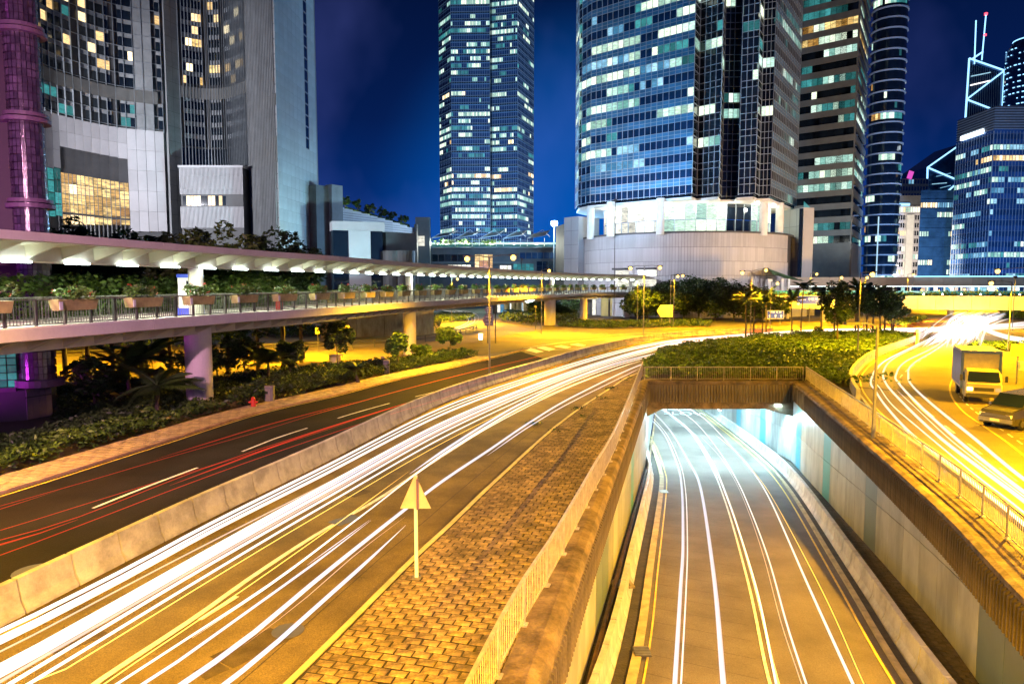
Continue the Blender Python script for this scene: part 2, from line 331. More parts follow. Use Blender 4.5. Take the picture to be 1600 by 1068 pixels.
def resample(P, step):
    L = [0.0]
    for i in range(1, len(P)): L.append(L[-1] + (P[i] - P[i - 1]).length)
    n = max(1, round(L[-1] / step)); res = []; j = 0
    for k in range(n + 1):
        s_ = L[-1] * k / n
        while j < len(L) - 2 and L[j + 1] < s_: j += 1
        d = L[j + 1] - L[j]; res.append(P[j].lerp(P[j + 1], (s_ - L[j]) / d if d > 1e-9 else 0))
    return res
def offs(path, o, dz=0.0):
    return [Vector((p[0] + right(path, i).x * o, p[1] + right(path, i).y * o, p[2] + dz)) for i, p in enumerate(path)]
def at_len(path, s_):
    for i in range(1, len(path)):
        d = (path[i] - path[i - 1]).length
        if s_ <= d or i == len(path) - 1:
            t = (path[i] - path[i - 1]); r_ = right(path, i); return path[i - 1] + t * (s_ / max(d, 1e-6)), t.normalized(), Vector((r_.x, r_.y, 0))
        s_ -= d
def plen(path): return sum((path[i] - path[i - 1]).length for i in range(1, len(path)))
def zpath(path, z): return [Vector((p[0], p[1], z)) for p in path]
ORD = 'first second third fourth fifth sixth seventh eighth ninth tenth eleventh twelfth thirteenth fourteenth fifteenth sixteenth seventeenth eighteenth nineteenth'.split()
TENS = {20: 'twent', 30: 'thirt', 40: 'fort', 50: 'fift', 60: 'sixt', 70: 'sevent', 80: 'eight', 90: 'ninet'}
def nth(i):
    """0 -> first"""
    n = i + 1
    if n < 20: return ORD[n - 1]
    t = n // 10 * 10; u = n % 10
    return TENS[t] + 'ieth' if u == 0 else TENS[t] + 'y-' + ORD[u - 1]
def inst(name, mesh, parent=None, loc=(0, 0, 0), rz=0.0, scale=None, world=True, rot=None):
    o = bpy.data.objects.new(name, mesh); C.objects.link(o)
    l = Vector(loc)
    if parent is not None:
        o.parent = parent
        if world: l = l - wloc(parent)
    o.location = l; o.rotation_euler = rot or (0, 0, rz)
    if scale: o.scale = scale
    return o
def copy_tree(o, parent=None):
    c = o.copy(); C.objects.link(c); c.parent = parent
    for ch in list(o.children): copy_tree(ch, c)
    return c
def leaves(name, P, size, mat, parent=None, world=True, flat=0.4, **kw):
    """one small two-triangle leaf at every point of P"""
    P = np.asarray(P, dtype=np.float64); n = len(P)
    if parent is not None and world: P = P - np.array(wloc(parent))
    a = rng.normal(size=(n, 3)); a[:, 2] *= flat; a /= np.linalg.norm(a, axis=1)[:, None]
    b = rng.normal(size=(n, 3)); b -= a * (a * b).sum(1)[:, None]; b /= np.linalg.norm(b, axis=1)[:, None]
    sz = size * rng.uniform(0.6, 1.3, (n, 1)); L = a * sz; Wd = b * sz * 0.42
    v = np.stack([P - L, P + Wd, P + L, P - Wd], 1).reshape(-1, 3)
    me = bpy.data.meshes.new(name); me.vertices.add(4 * n); me.vertices.foreach_set('co', v.ravel())
    me.loops.add(4 * n); me.loops.foreach_set('vertex_index', np.arange(4 * n, dtype=np.int32))
    me.polygons.add(n); me.polygons.foreach_set('loop_start', np.arange(0, 4 * n, 4, dtype=np.int32))
    me.materials.append(mat); me.update(calc_edges=True)
    o = bpy.data.objects.new(name, me); C.objects.link(o)
    if parent is not None: o.parent = parent
    return tag(o, **kw)
def clump_points(centres, radii, n):
    """points gathered near the skins of many small lumps"""
    c = np.asarray(centres); r = np.asarray(radii); k = rng.integers(0, len(c), n)
    d = rng.normal(size=(n, 3)); d /= np.linalg.norm(d, axis=1)[:, None]
    return c[k] + d * (r[k] * rng.uniform(0.35, 1.05, n) ** 0.5)[:, None]
class Panes:
    """window panes of one building: those that show about 10 px or more become parts, the others one joined part"""
    def __init__(s, root, limit=300, name='window'): s.root = root; s.L = []; s.limit = limit; s.name = name
    def add(s, A, B, z0, z1, mat, out=0.0):
        s.L.append((Vector(A[:2]), Vector(B[:2]), z0, z1, mat, out))
    def flush(s, minpx=9):
        base = wloc(s.root); cache = {}; items = []
        for A, B, z0, z1, mat, out_ in s.L:
            n = nrm(A, B); p = proj(((A.x + B.x) / 2, (A.y + B.y) / 2, (z0 + z1) / 2)); sz = 0
            if p and -60 < p[0] < 1660 and -30 < p[1] < 1100:
                a = proj((A.x, A.y, z0)); b = proj((B.x, B.y, z1))
                if a and b: sz = max(abs(a[0] - b[0]), abs(a[1] - b[1]))
            items.append((sz, A, B, z0, z1, mat, out_, n))
        items.sort(key=lambda t: -t[0]); mats = []; mb = MB()
        for i, (sz, A, B, z0, z1, mat, out_, n) in enumerate(items):
            A2 = A + n * out_; B2 = B + n * out_
            if i < s.limit and sz >= minpx:
                w = round((B - A).length, 2); h = round(z1 - z0, 2); k = (w, h, mat.name)
                if k not in cache:
                    me = bpy.data.meshes.new(s.name)
                    x, y = w / 2, h / 2; t = 0.03
                    me.from_pydata([(-x, 0, -y), (x, 0, -y), (x, 0, y), (-x, 0, y), (-x, t, -y), (x, t, -y), (x, t, y), (-x, t, y)], [],
                                   [(0, 1, 2, 3), (4, 7, 6, 5), (0, 4, 5, 1), (1, 5, 6, 2), (2, 6, 7, 3), (3, 7, 4, 0)])
                    me.materials.append(mat); cache[k] = me
                ang = math.atan2(-n.x, n.y) + math.pi
                inst(s.name, cache[k], s.root, ((A2.x + B2.x) / 2, (A2.y + B2.y) / 2, (z0 + z1) / 2), ang)
            else:
                if mat not in mats: mats.append(mat)
                mb.quad((A2.x, A2.y, z0), (B2.x, B2.y, z0), (B2.x, B2.y, z1), (A2.x, A2.y, z1), mats.index(mat))
        if mb.f: mb.build('window_field', mats, s.root, kind='stuff')
# ================================================================== GROUND AND ROADS
def P2(l, z=0.0): return [G(x, y, z) for x, y in l]
# wall lines of the underpass (inner top edges), left and right
wl = smooth_path([Vector((-8.9, -32, 0)), Vector((-3.4, -4, 0))] + [Vector((p.x, p.y, 0)) for p in P2([(848, 1050), (940, 788), (1012, 597)])], 1.0)
wr = smooth_path([Vector((-1.5, -32, 0)), Vector((6.6, -4, 0))] + P2([(1600, 930), (1428, 757), (1241, 597)]), 1.0)
PL, PR = wl[-1], wr[-1]
wl_t = wl + [Vector((PL.x + (k * 0.22), PL.y + k, 0)) for k in range(1, 90)]     # walls carry on inside the tunnel
wr_t = wr + [Vector((PR.x + (k * 0.10), PR.y + k, 0)) for k in range(1, 90)]

g = MB(); FARY = 4500
l_ = [(p.x - 0.25, p.y, -0.03) for p in wl]; r_ = [(p.x + 0.25, p.y, -0.03) for p in wr]
g.add([(-4500, -32, -.03)] + l_ + [(l_[-1][0], FARY, -.03), (-4500, FARY, -.03)], [tuple(range(len(l_) + 3))])
g.add([r_[-1], (r_[-1][0], FARY, -.03), (l_[-1][0], FARY, -.03), l_[-1]], [(3, 0, 1, 2)])
g.add([(4500, -32, -.03), (4500, FARY, -.03), (r_[-1][0], FARY, -.03)] + r_[::-1], [tuple(range(len(r_) + 3))])
g.build('ground', M['ground'], kind='structure')

# --- near carriageway (road B): barrier foot on its left, kerb on its right
bl = smooth_path([Vector((-14.2, 2, 0)), Vector((-13.0, 9, 0))] + P2([(0, 981), (66, 946), (193, 880), (333, 808), (500, 727), (700, 627), (842, 579), (935, 551), (1010, 534), (1085, 525)]) + [Vector((44, 113, 0)), Vector((66, 118.5, 0))], 1.0)
br = smooth_path([Vector((-7.2, 2, 0)), Vector((-5.8, 8, 0))] + P2([(452, 1068), (593, 927), (648, 872), (700, 824), (779, 748), (875, 662), (950, 610), (997, 584)]) + [Vector((19.5, 74.5, 0)), Vector((31, 86, 0)), Vector((46, 96, 0)), Vector((66, 104, 0))], 1.0)
def pair(A, B, n):
    la, lb = plen(A), plen(B)
    return [at_len(A, la * i / n)[0] for i in range(n + 1)], [at_len(B, lb * i / n)[0] for i in range(n + 1)]
def nearest_pair(A, B):
    """for each point of A the closest point of B, so that crossing lines stay square to the road"""
    out = []
    for p in A: out.append(min(B, key=lambda q: (q - p).length_squared))
    return out
bln, brn = pair(bl, br, 90)
mb = MB().ribbon(zpath(bln, 0.012), zpath(brn, 0.012)); mb.build('road', M['asphalt_near'], kind='structure')

# --- left carriageway (road A)
al = smooth_path([Vector((-24.5, 2, 0)), Vector((-22, 14, 0))] + P2([(0, 773), (232, 700), (400, 647), (524, 618), (629, 591), (760, 562), (860, 538)]) + [Vector((17, 106, 0)), Vector((30, 121, 0)), Vector((50, 132, 0)), Vector((78, 139, 0))], 1.0)
ar = offs(bl, -0.62)
aln, arn = pair(al, ar, 90)
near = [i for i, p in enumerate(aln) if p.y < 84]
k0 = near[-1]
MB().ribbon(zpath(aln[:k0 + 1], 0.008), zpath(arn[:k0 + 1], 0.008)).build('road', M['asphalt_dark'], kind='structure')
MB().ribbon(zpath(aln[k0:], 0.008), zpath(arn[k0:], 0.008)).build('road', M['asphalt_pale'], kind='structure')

# --- the wide road behind the planting, under the footbridge, and the far crossing
pts = P2([(-60, 640), (92, 607), (160, 598), (260, 590), (420, 578), (560, 572), (660, 566), (760, 553), (850, 539), (1000, 531), (1200, 527), (1420, 522), (1660, 522), (1660, 472), (1400, 486), (1250, 498), (1120, 510), (900, 508), (870, 500), (845, 492), (820, 482), (700, 480), (655, 500), (620, 520), (500, 536), (300, 546), (92, 548), (-60, 552)])
MB().add([(p.x, p.y, 0.0) for p in pts], [tuple(range(len(pts)))]).build('road', M['asphalt_pale'], kind='structure')

# --- right carriageway (road D)
dl = smooth_path([Vector((10.5, 2, 0)), Vector((13.6, 13, 0))] + P2([(1600, 822), (1470, 722), (1400, 672), (1361, 639), (1338, 604), (1343, 581), (1375, 556), (1436, 531)]) + [Vector((76, 125, 0)), Vector((104, 160, 0))], 1.0)
dr = smooth_path([Vector((25, 2, 0)), Vector((30, 16, 0)), Vector((37, 32, 0)), Vector((45, 45, 0)), Vector((55, 62, 0)), Vector((70, 84, 0)), Vector((92, 118, 0)), Vector((128, 160, 0))], 1.0)
dln, drn = pair(dl, dr, 70)
MB().ribbon(zpath(dln, 0.012), zpath(drn, 0.012)).build('road', M['asphalt_pale'], kind='structure')
pts = [Vector((66, 118.5, 0)), Vector((66, 104, 0)), Vector((60, 98, 0)), Vector((104, 160, 0)), Vector((128, 160, 0)), Vector((160, 260, 0)), Vector((100, 260, 0)), Vector((78, 139, 0))]

# --- kerbs
def kerb(path, w, h, mat, name='kerb', **kw):
    MB().sweep(zpath(path, 0.0), [(0, -0.02), (0, h), (w, h), (w, -0.02)]).build(name, mat, kind='structure', **kw)
kerb([p for p in br if p.y < 78], 0.14, 0.13, mk('pale painted kerb', (0.50, 0.42, 0.22), 0.8, 0.25, 2.0, 0.3))
kerb(offs([p for p in al if p.y < 84], -0.16), 0.16, 0.13, mk('worn pink kerb', (0.36, 0.24, 0.17), 0.85, 0.3, 1.5, 0.3))
kerb(offs(dl, -0.15), 0.15, 0.14, M['barrier_w'])

# --- painted lines
def line(path, w, z=0.02, mat='paint', name='road_marking'):
    return MB().ribbon(zpath(offs(path, -w / 2), z), zpath(offs(path, w / 2), z)).build(name, M[mat], kind='structure')
def dashes(path, w, on, off, start=0.0, z=0.02, mat='paint'):
    L = plen(path); s_ = start
    while s_ + on < L:
        seg = [at_len(path, s_ + on * k / 4)[0] for k in range(5)]
        line(seg, w, z, mat); s_ += on + off
def lerp_path(A, B, t): return [a.lerp(b, t) for a, b in zip(A, B)]
line(offs([p for p in al if p.y < 100], 0.22), 0.10, 0.018, 'paint_y')
cen = smooth_path(P2([(-120, 880), (24, 841), (205, 770), (278, 742), (385, 703), (433, 684), (505, 661), (545, 648), (605, 631), (640, 622), (680, 612), (740, 596)]), 0.5)
dashes(cen, 0.12, 5.6, 3.0, 5.3, 0.018)
mid = smooth_path(P2([(60, 1140), (149, 1068), (300, 968), (400, 897), (500, 832), (600, 774), (700, 707), (820, 634), (930, 588), (1000, 564)]), 0.8)
line(mid, 0.16)
line(smooth_path(P2([(312, 969), (371, 932)]), 0.5), 0.13, 0.024)
line(offs([p for p in bl if p.y < 100], 0.35), 0.09, 0.02, 'paint_y')
line(offs(dl, 0.35)[8:], 0.10, 0.02, 'paint_y')
# chevrons where the roads merge
for a, b, c, d in ([(822, 547), (829, 543), (850, 549), (838, 551)], [(838, 543), (850, 541), (868, 545), (858, 548)], [(865, 541), (877, 539), (893, 542), (884, 544)], [(890, 538), (903, 536), (916, 539), (908, 541)]):
    q = [G(*p, 0.03) for p in (a, b, c, d)]
    MB().add(q, [(0, 1, 2, 3)]).build('road_marking', M['paint'], kind='structure')
line(smooth_path(P2([(820, 549), (905, 544), (960, 534)]), 1), 0.16, 0.028)
line(smooth_path(P2([(818, 544), (880, 535), (950, 529)]), 1), 0.16, 0.028)
# right carriageway: lane dashes, yellow bay line and hatching beside the parked vehicles
dashes(smooth_path(P2([(1700, 836), (1560, 730), (1480, 668), (1424, 622), (1405, 596), (1418, 578), (1446, 558), (1480, 533), (1515, 505)]), 0.6), 0.11, 2.2, 2.6, 1.5, 0.024)
line(smooth_path(P2([(1740, 826), (1585, 700), (1540, 668), (1503, 641), (1485, 614), (1489, 592), (1509, 573)]), 0.6), 0.12, 0.024, 'paint_y')
bay = smooth_path(P2([(1745, 810), (1605, 700), (1560, 668), (1520, 640), (1498, 616), (1499, 600)]), 0.5)
dashes(bay, 0.09, 0.9, 0.8, 0, 0.024)
for k in range(16):
    p, t, n = at_len(bay, 1.0 + k * 1.55)
    line([p + n * 0.25, p + n * 2.9], 0.10, 0.022, 'paint_y')
# manhole and square cover
MB().cyl(G(55, 892, 0.012), 0.55, 0.012, 20).build('manhole_cover', M['steel_dk'], kind='structure')
p = G(540, 812, 0.012); MB().box(p, (1.0, 0.6, 0.02), 0.9).build('drain_grate', M['steel_dk'], kind='structure')

# construction seam, repaired patches and oil-darkened wheel tracks of the near carriageway
sm_ = [p for p in offs(br, -0.95) if 8 < p.y < 74]; line(sm_, 0.025, 0.016, 'joint', 'road_seam')
M['patch'] = mk('dark asphalt patch', (0.075, 0.055, 0.026), 0.9, 0.3, 1.5, 0.4, fine=(40, .6), spec=.1)
for px, py, l_, w_, rz_ in ((395, 1010, 1.5, .8, .97), (705, 690, 3.0, 1.0, 1.15), (120, 1000, 1.1, .6, .95), (560, 770, .9, .5, 1.0), (330, 1046, .5, .5, .9)):
    q = G(px, py, .016); MB().box(q, (l_, w_, .006), rz_).build('road_patch', M['patch'], kind='structure')
q = G(450, 985, .016); MB().cyl(q, .36, .008, 20).build('manhole_cover', M['steel_dk'], kind='structure')
# --- left footway of rough stones, with a stone by stone surface
fw_o = offs([p for p in al if p.y < 76], -0.16); fw_i = offs([p for p in al if p.y < 76], -2.1)
foot = MB().ribbon(zpath(fw_i, 0.115), zpath(fw_o, 0.115)).build('footway', M['joint'], kind='structure')
def stone_mesh(l, w, h, seed, name, mat):
    r_ = random.Random(seed); j = lambda a: r_.uniform(-a, a)
    a, b, c = l / 2, w / 2, min(l, w) * 0.12
    low = [(-a + j(.012), -b + j(.012), 0), (a + j(.012), -b + j(.012), 0), (a + j(.012), b + j(.012), 0), (-a + j(.012), b + j(.012), 0)]
    mid_ = [(x * 0.98, y * 0.98, h * 0.7) for x, y, _ in low]
    top = [(x - c * (1 if x > 0 else -1), y - c * (1 if y > 0 else -1), h + j(.008)) for x, y, _ in low]
    me = bpy.data.meshes.new(name)
    me.from_pydata(low + mid_ + top, [], [(0, 1, 5, 4), (1, 2, 6, 5), (2, 3, 7, 6), (3, 0, 4, 7), (4, 5, 9, 8), (5, 6, 10, 9), (6, 7, 11, 10), (7, 4, 8, 11), (8, 9, 10, 11)])
    me.materials.append(mat); return me
def pave(root, name, path, lo_fn, hi_fn, l, w, z, h, mat, limit, bond=True, zb=None, ymax=999, gap=0.03, perp=False):
    """rows of stones square to the path; the nearest `limit` are parts, the rest one joined part"""
    meshes = [stone_mesh(l - gap, w - gap, h, k, name, mat) for k in range(7)]; items = []
    L = plen(path); row = 0; s_ = 0
    while s_ < L - w:
        p, t, n = at_len(path, s_)
        if p.y < ymax:
            lo, hi = lo_fn(s_, p, n), hi_fn(s_, p, n); o = lo + (l / 2 if row % 2 else 0) * bond + l / 2
            if row % 2 and bond and hi - lo > l: items.append((p + n * (lo + l / 4), t, n, 0.5))
            while o + l / 2 <= hi + 0.02: items.append((p + n * o, t, n, 1.0)); o += l
            rem = hi - (o - l / 2)
            if rem > l * 0.3: items.append((p + n * (o - l / 2 + rem / 2), t, n, rem / l))
        s_ += w; row += 1
    items = [it for it in items if proj((it[0].x, it[0].y, z)) ]
    items.sort(key=lambda it: (it[0] - CAM).length)
    vis = []; rest = []
    for it in items:
        q = proj((it[0].x, it[0].y, z if zb is None else zb(it[0].y)))
        (vis if (len(vis) < limit and -40 < q[0] < 1640 and q[1] < 1110) else rest).append(it)
    for p, t, n, f in vis:
        zz = (z if zb is None else zb(p.y)) + random.uniform(-0.008, 0.010)
        inst(name, random.choice(meshes), root, (p.x, p.y, zz), math.atan2(n.y, n.x) + random.uniform(-.025, .025), (f, 1, 1))
    mb = MB()
    for p, t, n, f in rest:
        me = random.choice(meshes); m = Matrix.Rotation(math.atan2(n.y, n.x) + random.uniform(-.02, .02), 3, 'Z'); zz = (z if zb is None else zb(p.y)) + random.uniform(-.006, .008)
        mb.add([Vector((p.x, p.y, zz)) + m @ Vector((v.co.x * f, v.co.y, v.co.z)) for v in me.vertices], [tuple(q.vertices) for q in me.polygons])
    if mb.f: mb.build(name + '_field', mat, root, kind='stuff')
pave(foot, 'paving_stone', fw_o, lambda s_, p, n: -1.9, lambda s_, p, n: -0.02, 0.62, 0.42, 0.115, 0.03,
     mk('footway stone', (0.30, 0.23, 0.14), 0.9, 0.3, 4.0, 0.6, objrand=0.2, island=.25, fine=(25, .35)), 150, ymax=76)

# --- the stone-paved strip between the near carriageway and the underpass wall
kb = [p for p in offs(br, 0.14) if p.y < 72]
rail_l = smooth_path([Vector((-5.1, -4, 0)), Vector((-2.2, 5, 0))] + P2([(793, 1038), (866, 903), (926, 782), (966, 697), (1004, 588)]), 1.0)
strip_hi = []
def right_gap(s_, p, n):
    # distance from the kerb to the railing foot, measured along the row
    best = 0.0
    for i in range(len(rail_l) - 1):
        a, b = rail_l[i], rail_l[i + 1]; d = b - a; den = n.x * d.y - n.y * d.x
        if abs(den) < 1e-9: continue
        w_ = a - p; t_ = (w_.x * d.y - w_.y * d.x) / den; u_ = (w_.x * n.y - w_.y * n.x) / den
        if 0 <= u_ <= 1 and t_ > 0: best = t_
    return best + 0.05
A_ = zpath(kb, 0.105); B_ = [Vector((p.x, p.y, 0.105)) + Vector((right(kb, i).x, right(kb, i).y, 0)) * max(0.05, right_gap(0, p, Vector((right(kb, i).x, right(kb, i).y, 0)))) for i, p in enumerate(kb)]
strip = MB().ribbon(A_, B_).build('paved_strip', M['joint'], kind='structure')
pave(strip, 'paver', kb, lambda s_, p, n: 0.05, lambda s_, p, n: right_gap(s_, p, n) - 0.06, 0.40, 0.255, 0.105, 0.019, M['paver'], 300, ymax=66, gap=0.042)
# dry weeds along the kerb
for (px, py, n_) in ((835, 660, 500), (905, 638, 600), (955, 606, 600), (985, 590, 400), (978, 594, 300), (940, 622, 300), (915, 650, 250), (870, 672, 250)):
    c = G(px, py, 0.12); leaves('weeds', np.array(c) + rng.normal(size=(n_ // 4, 3)) * (0.22, 0.28, 0.06), 0.07, M['leaf_dk'], kind='stuff')

# ================================================================== THE UNDERPASS
# floor, sloping down and away
def zs(path, h=0.0): return [Vector((p[0], p[1], zf(p[1]) + h)) for p in path]
fa, fb = pair(offs(wl_t, 0.02), offs(wr_t, -0.02), 110)
MB().ribbon(zs(fa, -0.02), zs(fb, -0.02)).build('underpass_road', M['asphalt_pit'], kind='structure')
cl = smooth_path([Vector((-3.6, -10, 0)), Vector((-0.9, 5, 0))] + [Vector((p.x, p.y, 0)) for p in [U(*q) for q in ((994, 1068), (1022, 880), (1037, 760), (1034, 733), (1024, 703), (1011, 672))]] + [Vector((18.5, 92, 0)), Vector((24, 115, 0))], 1.0)
cr_ = smooth_path([Vector((5.0, -10, 0)), Vector((8.6, 6, 0))] + [Vector((p.x, p.y, 0)) for p in [U(*q) for q in ((1413, 1068), (1315, 904), (1227, 760), (1180, 710), (1120, 661), (1082, 632))]] + [Vector((31, 124, 0))], 1.0)
# kerb lines, channels, barriers and side walkways
def sweepU(name, path, prof, mat, parent=None, **kw): return MB().sweep(zs(path), prof).build(name, mat, parent, **kw)
ky = mk('yellow edged kerb', (0.34, 0.27, 0.14), 0.8, 0.3, 2.0, 0.3)
sweepU('kerb', cl, [(-0.30, 0), (-0.30, .10), (0, .10), (0, 0)], ky, kind='structure')
sweepU('drain_channel', cl, [(-0.72, -0.01), (-0.72, .015), (-0.30, .015), (-0.30, -0.01)], M['joint'], kind='structure')
sweepU('kerb', cr_, [(0, 0), (0, .10), (0.20, .10), (0.20, 0)], ky, kind='structure')
sweepU('drain_channel', cr_, [(0.20, -0.01), (0.20, .015), (0.50, .015), (0.50, -0.01)], M['joint'], kind='structure')
wk_l = sweepU('walkway', cl, [(-1.35, -0.01), (-1.35, .30), (-2.15, .30), (-2.15, -0.01)][::-1], M['joint'], kind='structure')
wk_r = sweepU('walkway', cr_, [(1.15, -0.01), (1.15, .30), (2.3, .30), (2.3, -0.01)], M['joint'], kind='structure')
pave(wk_l, 'walkway_brick', offs(cl, -2.15), lambda s_, p, n: 0.03, lambda s_, p, n: 0.78, 0.36, 0.20, 0.3, 0.02, M['tile_dk'], 120, zb=lambda y: zf(y) + 0.3, ymax=62, gap=.02)
pave(wk_r, 'walkway_brick', offs(cr_, 1.15), lambda s_, p, n: 0.05, lambda s_, p, n: 1.1, 0.36, 0.20, 0.3, 0.02, M['tile_dk'], 120, zb=lambda y: zf(y) + 0.3, ymax=50, gap=.02)
# raised grate boxes
for px, py in ((1003, 1018), (1037, 768)):
    p = U(px, py, 0.1); gt = empty('drain_grate', p, ('small steel drain grate on the left kerb of the underpass, nearest the viewer' if px == 1003 else 'small steel drain grate on the left kerb of the underpass, farther down the slope'), 'drain grate', 'underpass drain grates')
    b = MB()
    for k in range(6): b.box((0, -0.25 + k * 0.1, 0.05), (0.5, 0.035, 0.03))
    b.build('grate_bars', M['steel'], gt, world=False, kind='stuff')
    MB().box((0, 0, 0.02), (0.56, 0.62, 0.02)).build('frame', M['steel_dk'], gt, world=False)
p = U(972, 913, 0.33); t_ = empty('cover_slab', p, 'square rusty cover slab lying on the left underpass walkway', 'cover slab')
MB().box((0, 0, 0.04), (0.85, 0.8, 0.07), 0.15).build('slab', M['concrete'], t_, world=False)
MB().box((0, 0, 0.085), (0.55, 0.5, 0.02), 0.15).build('lid', M['steel_dk'], t_, world=False)
# painted lane lines, expansion joints and worn lettering on the underpass road
def lineU(path, w, mat='paint'): return MB().ribbon(zs(offs(path, -w / 2), 0.012), zs(offs(path, w / 2), 0.012)).build('road_marking', M[mat], kind='structure')
def upath(l, h=0.0, step=1.0, zero=True):
    P = [U(x, y, h) for x, y in l]; return smooth_path([Vector((p.x, p.y, 0)) for p in P], step)
u3 = upath([(1225, 1110), (1204, 1048), (1172, 904), (1135, 780), (1107, 715), (1075, 670), (1032, 637)])
lineU(offs(u3, -0.12), 0.10); lineU(offs(u3, 0.12), 0.10)
lineU(offs(cr_, -0.30), 0.09, 'paint_y'); lineU(offs(cl, 0.2), 0.07, 'paint_y')
k = 0
for s_ in np.arange(24, 84, 1.35):
    p, t, n = at_len(cl, s_)
    MB().ribbon(zs([p + n * 0.1, p + n * 3.6 - t * 0.9], 0.006), zs([p + n * 0.1 + t * 0.022, p + n * 3.6 - t * 0.878], 0.006)).build('road_joint', M['joint'], kind='structure')
def text(body, loc, size, mat, rot, parent=None, name='lettering', ext=0.004, **kw):
    cu = bpy.data.curves.new(name, 'FONT'); cu.body = body; cu.size = size; cu.align_x = 'CENTER'; cu.align_y = 'CENTER'; cu.extrude = ext
    dg = None; o = bpy.data.objects.new(name, cu); C.objects.link(o)
    bpy.context.view_layer.update(); me = bpy.data.meshes.new_from_object(o.evaluated_get(bpy.context.evaluated_depsgraph_get()))
    bpy.data.objects.remove(o); me.materials.clear(); me.materials.append(mat); me.name = name
    o = bpy.data.objects.new(name, me); C.objects.link(o); o.rotation_euler = rot; l = Vector(loc)
    if parent is not None: o.parent = parent; l = l - wloc(parent)
    o.location = l; return tag(o, **kw)
for body, px, py in (('慢駛', 1060, 638), ('SLOW', 1073, 646)):
    p = U(px, py, 0.02); o = text(body, p, 2.2, M['paint'], (math.atan(UB), 0, R(-12)), kind='structure', name='road_lettering'); o.scale = (1, 2.4, 1)

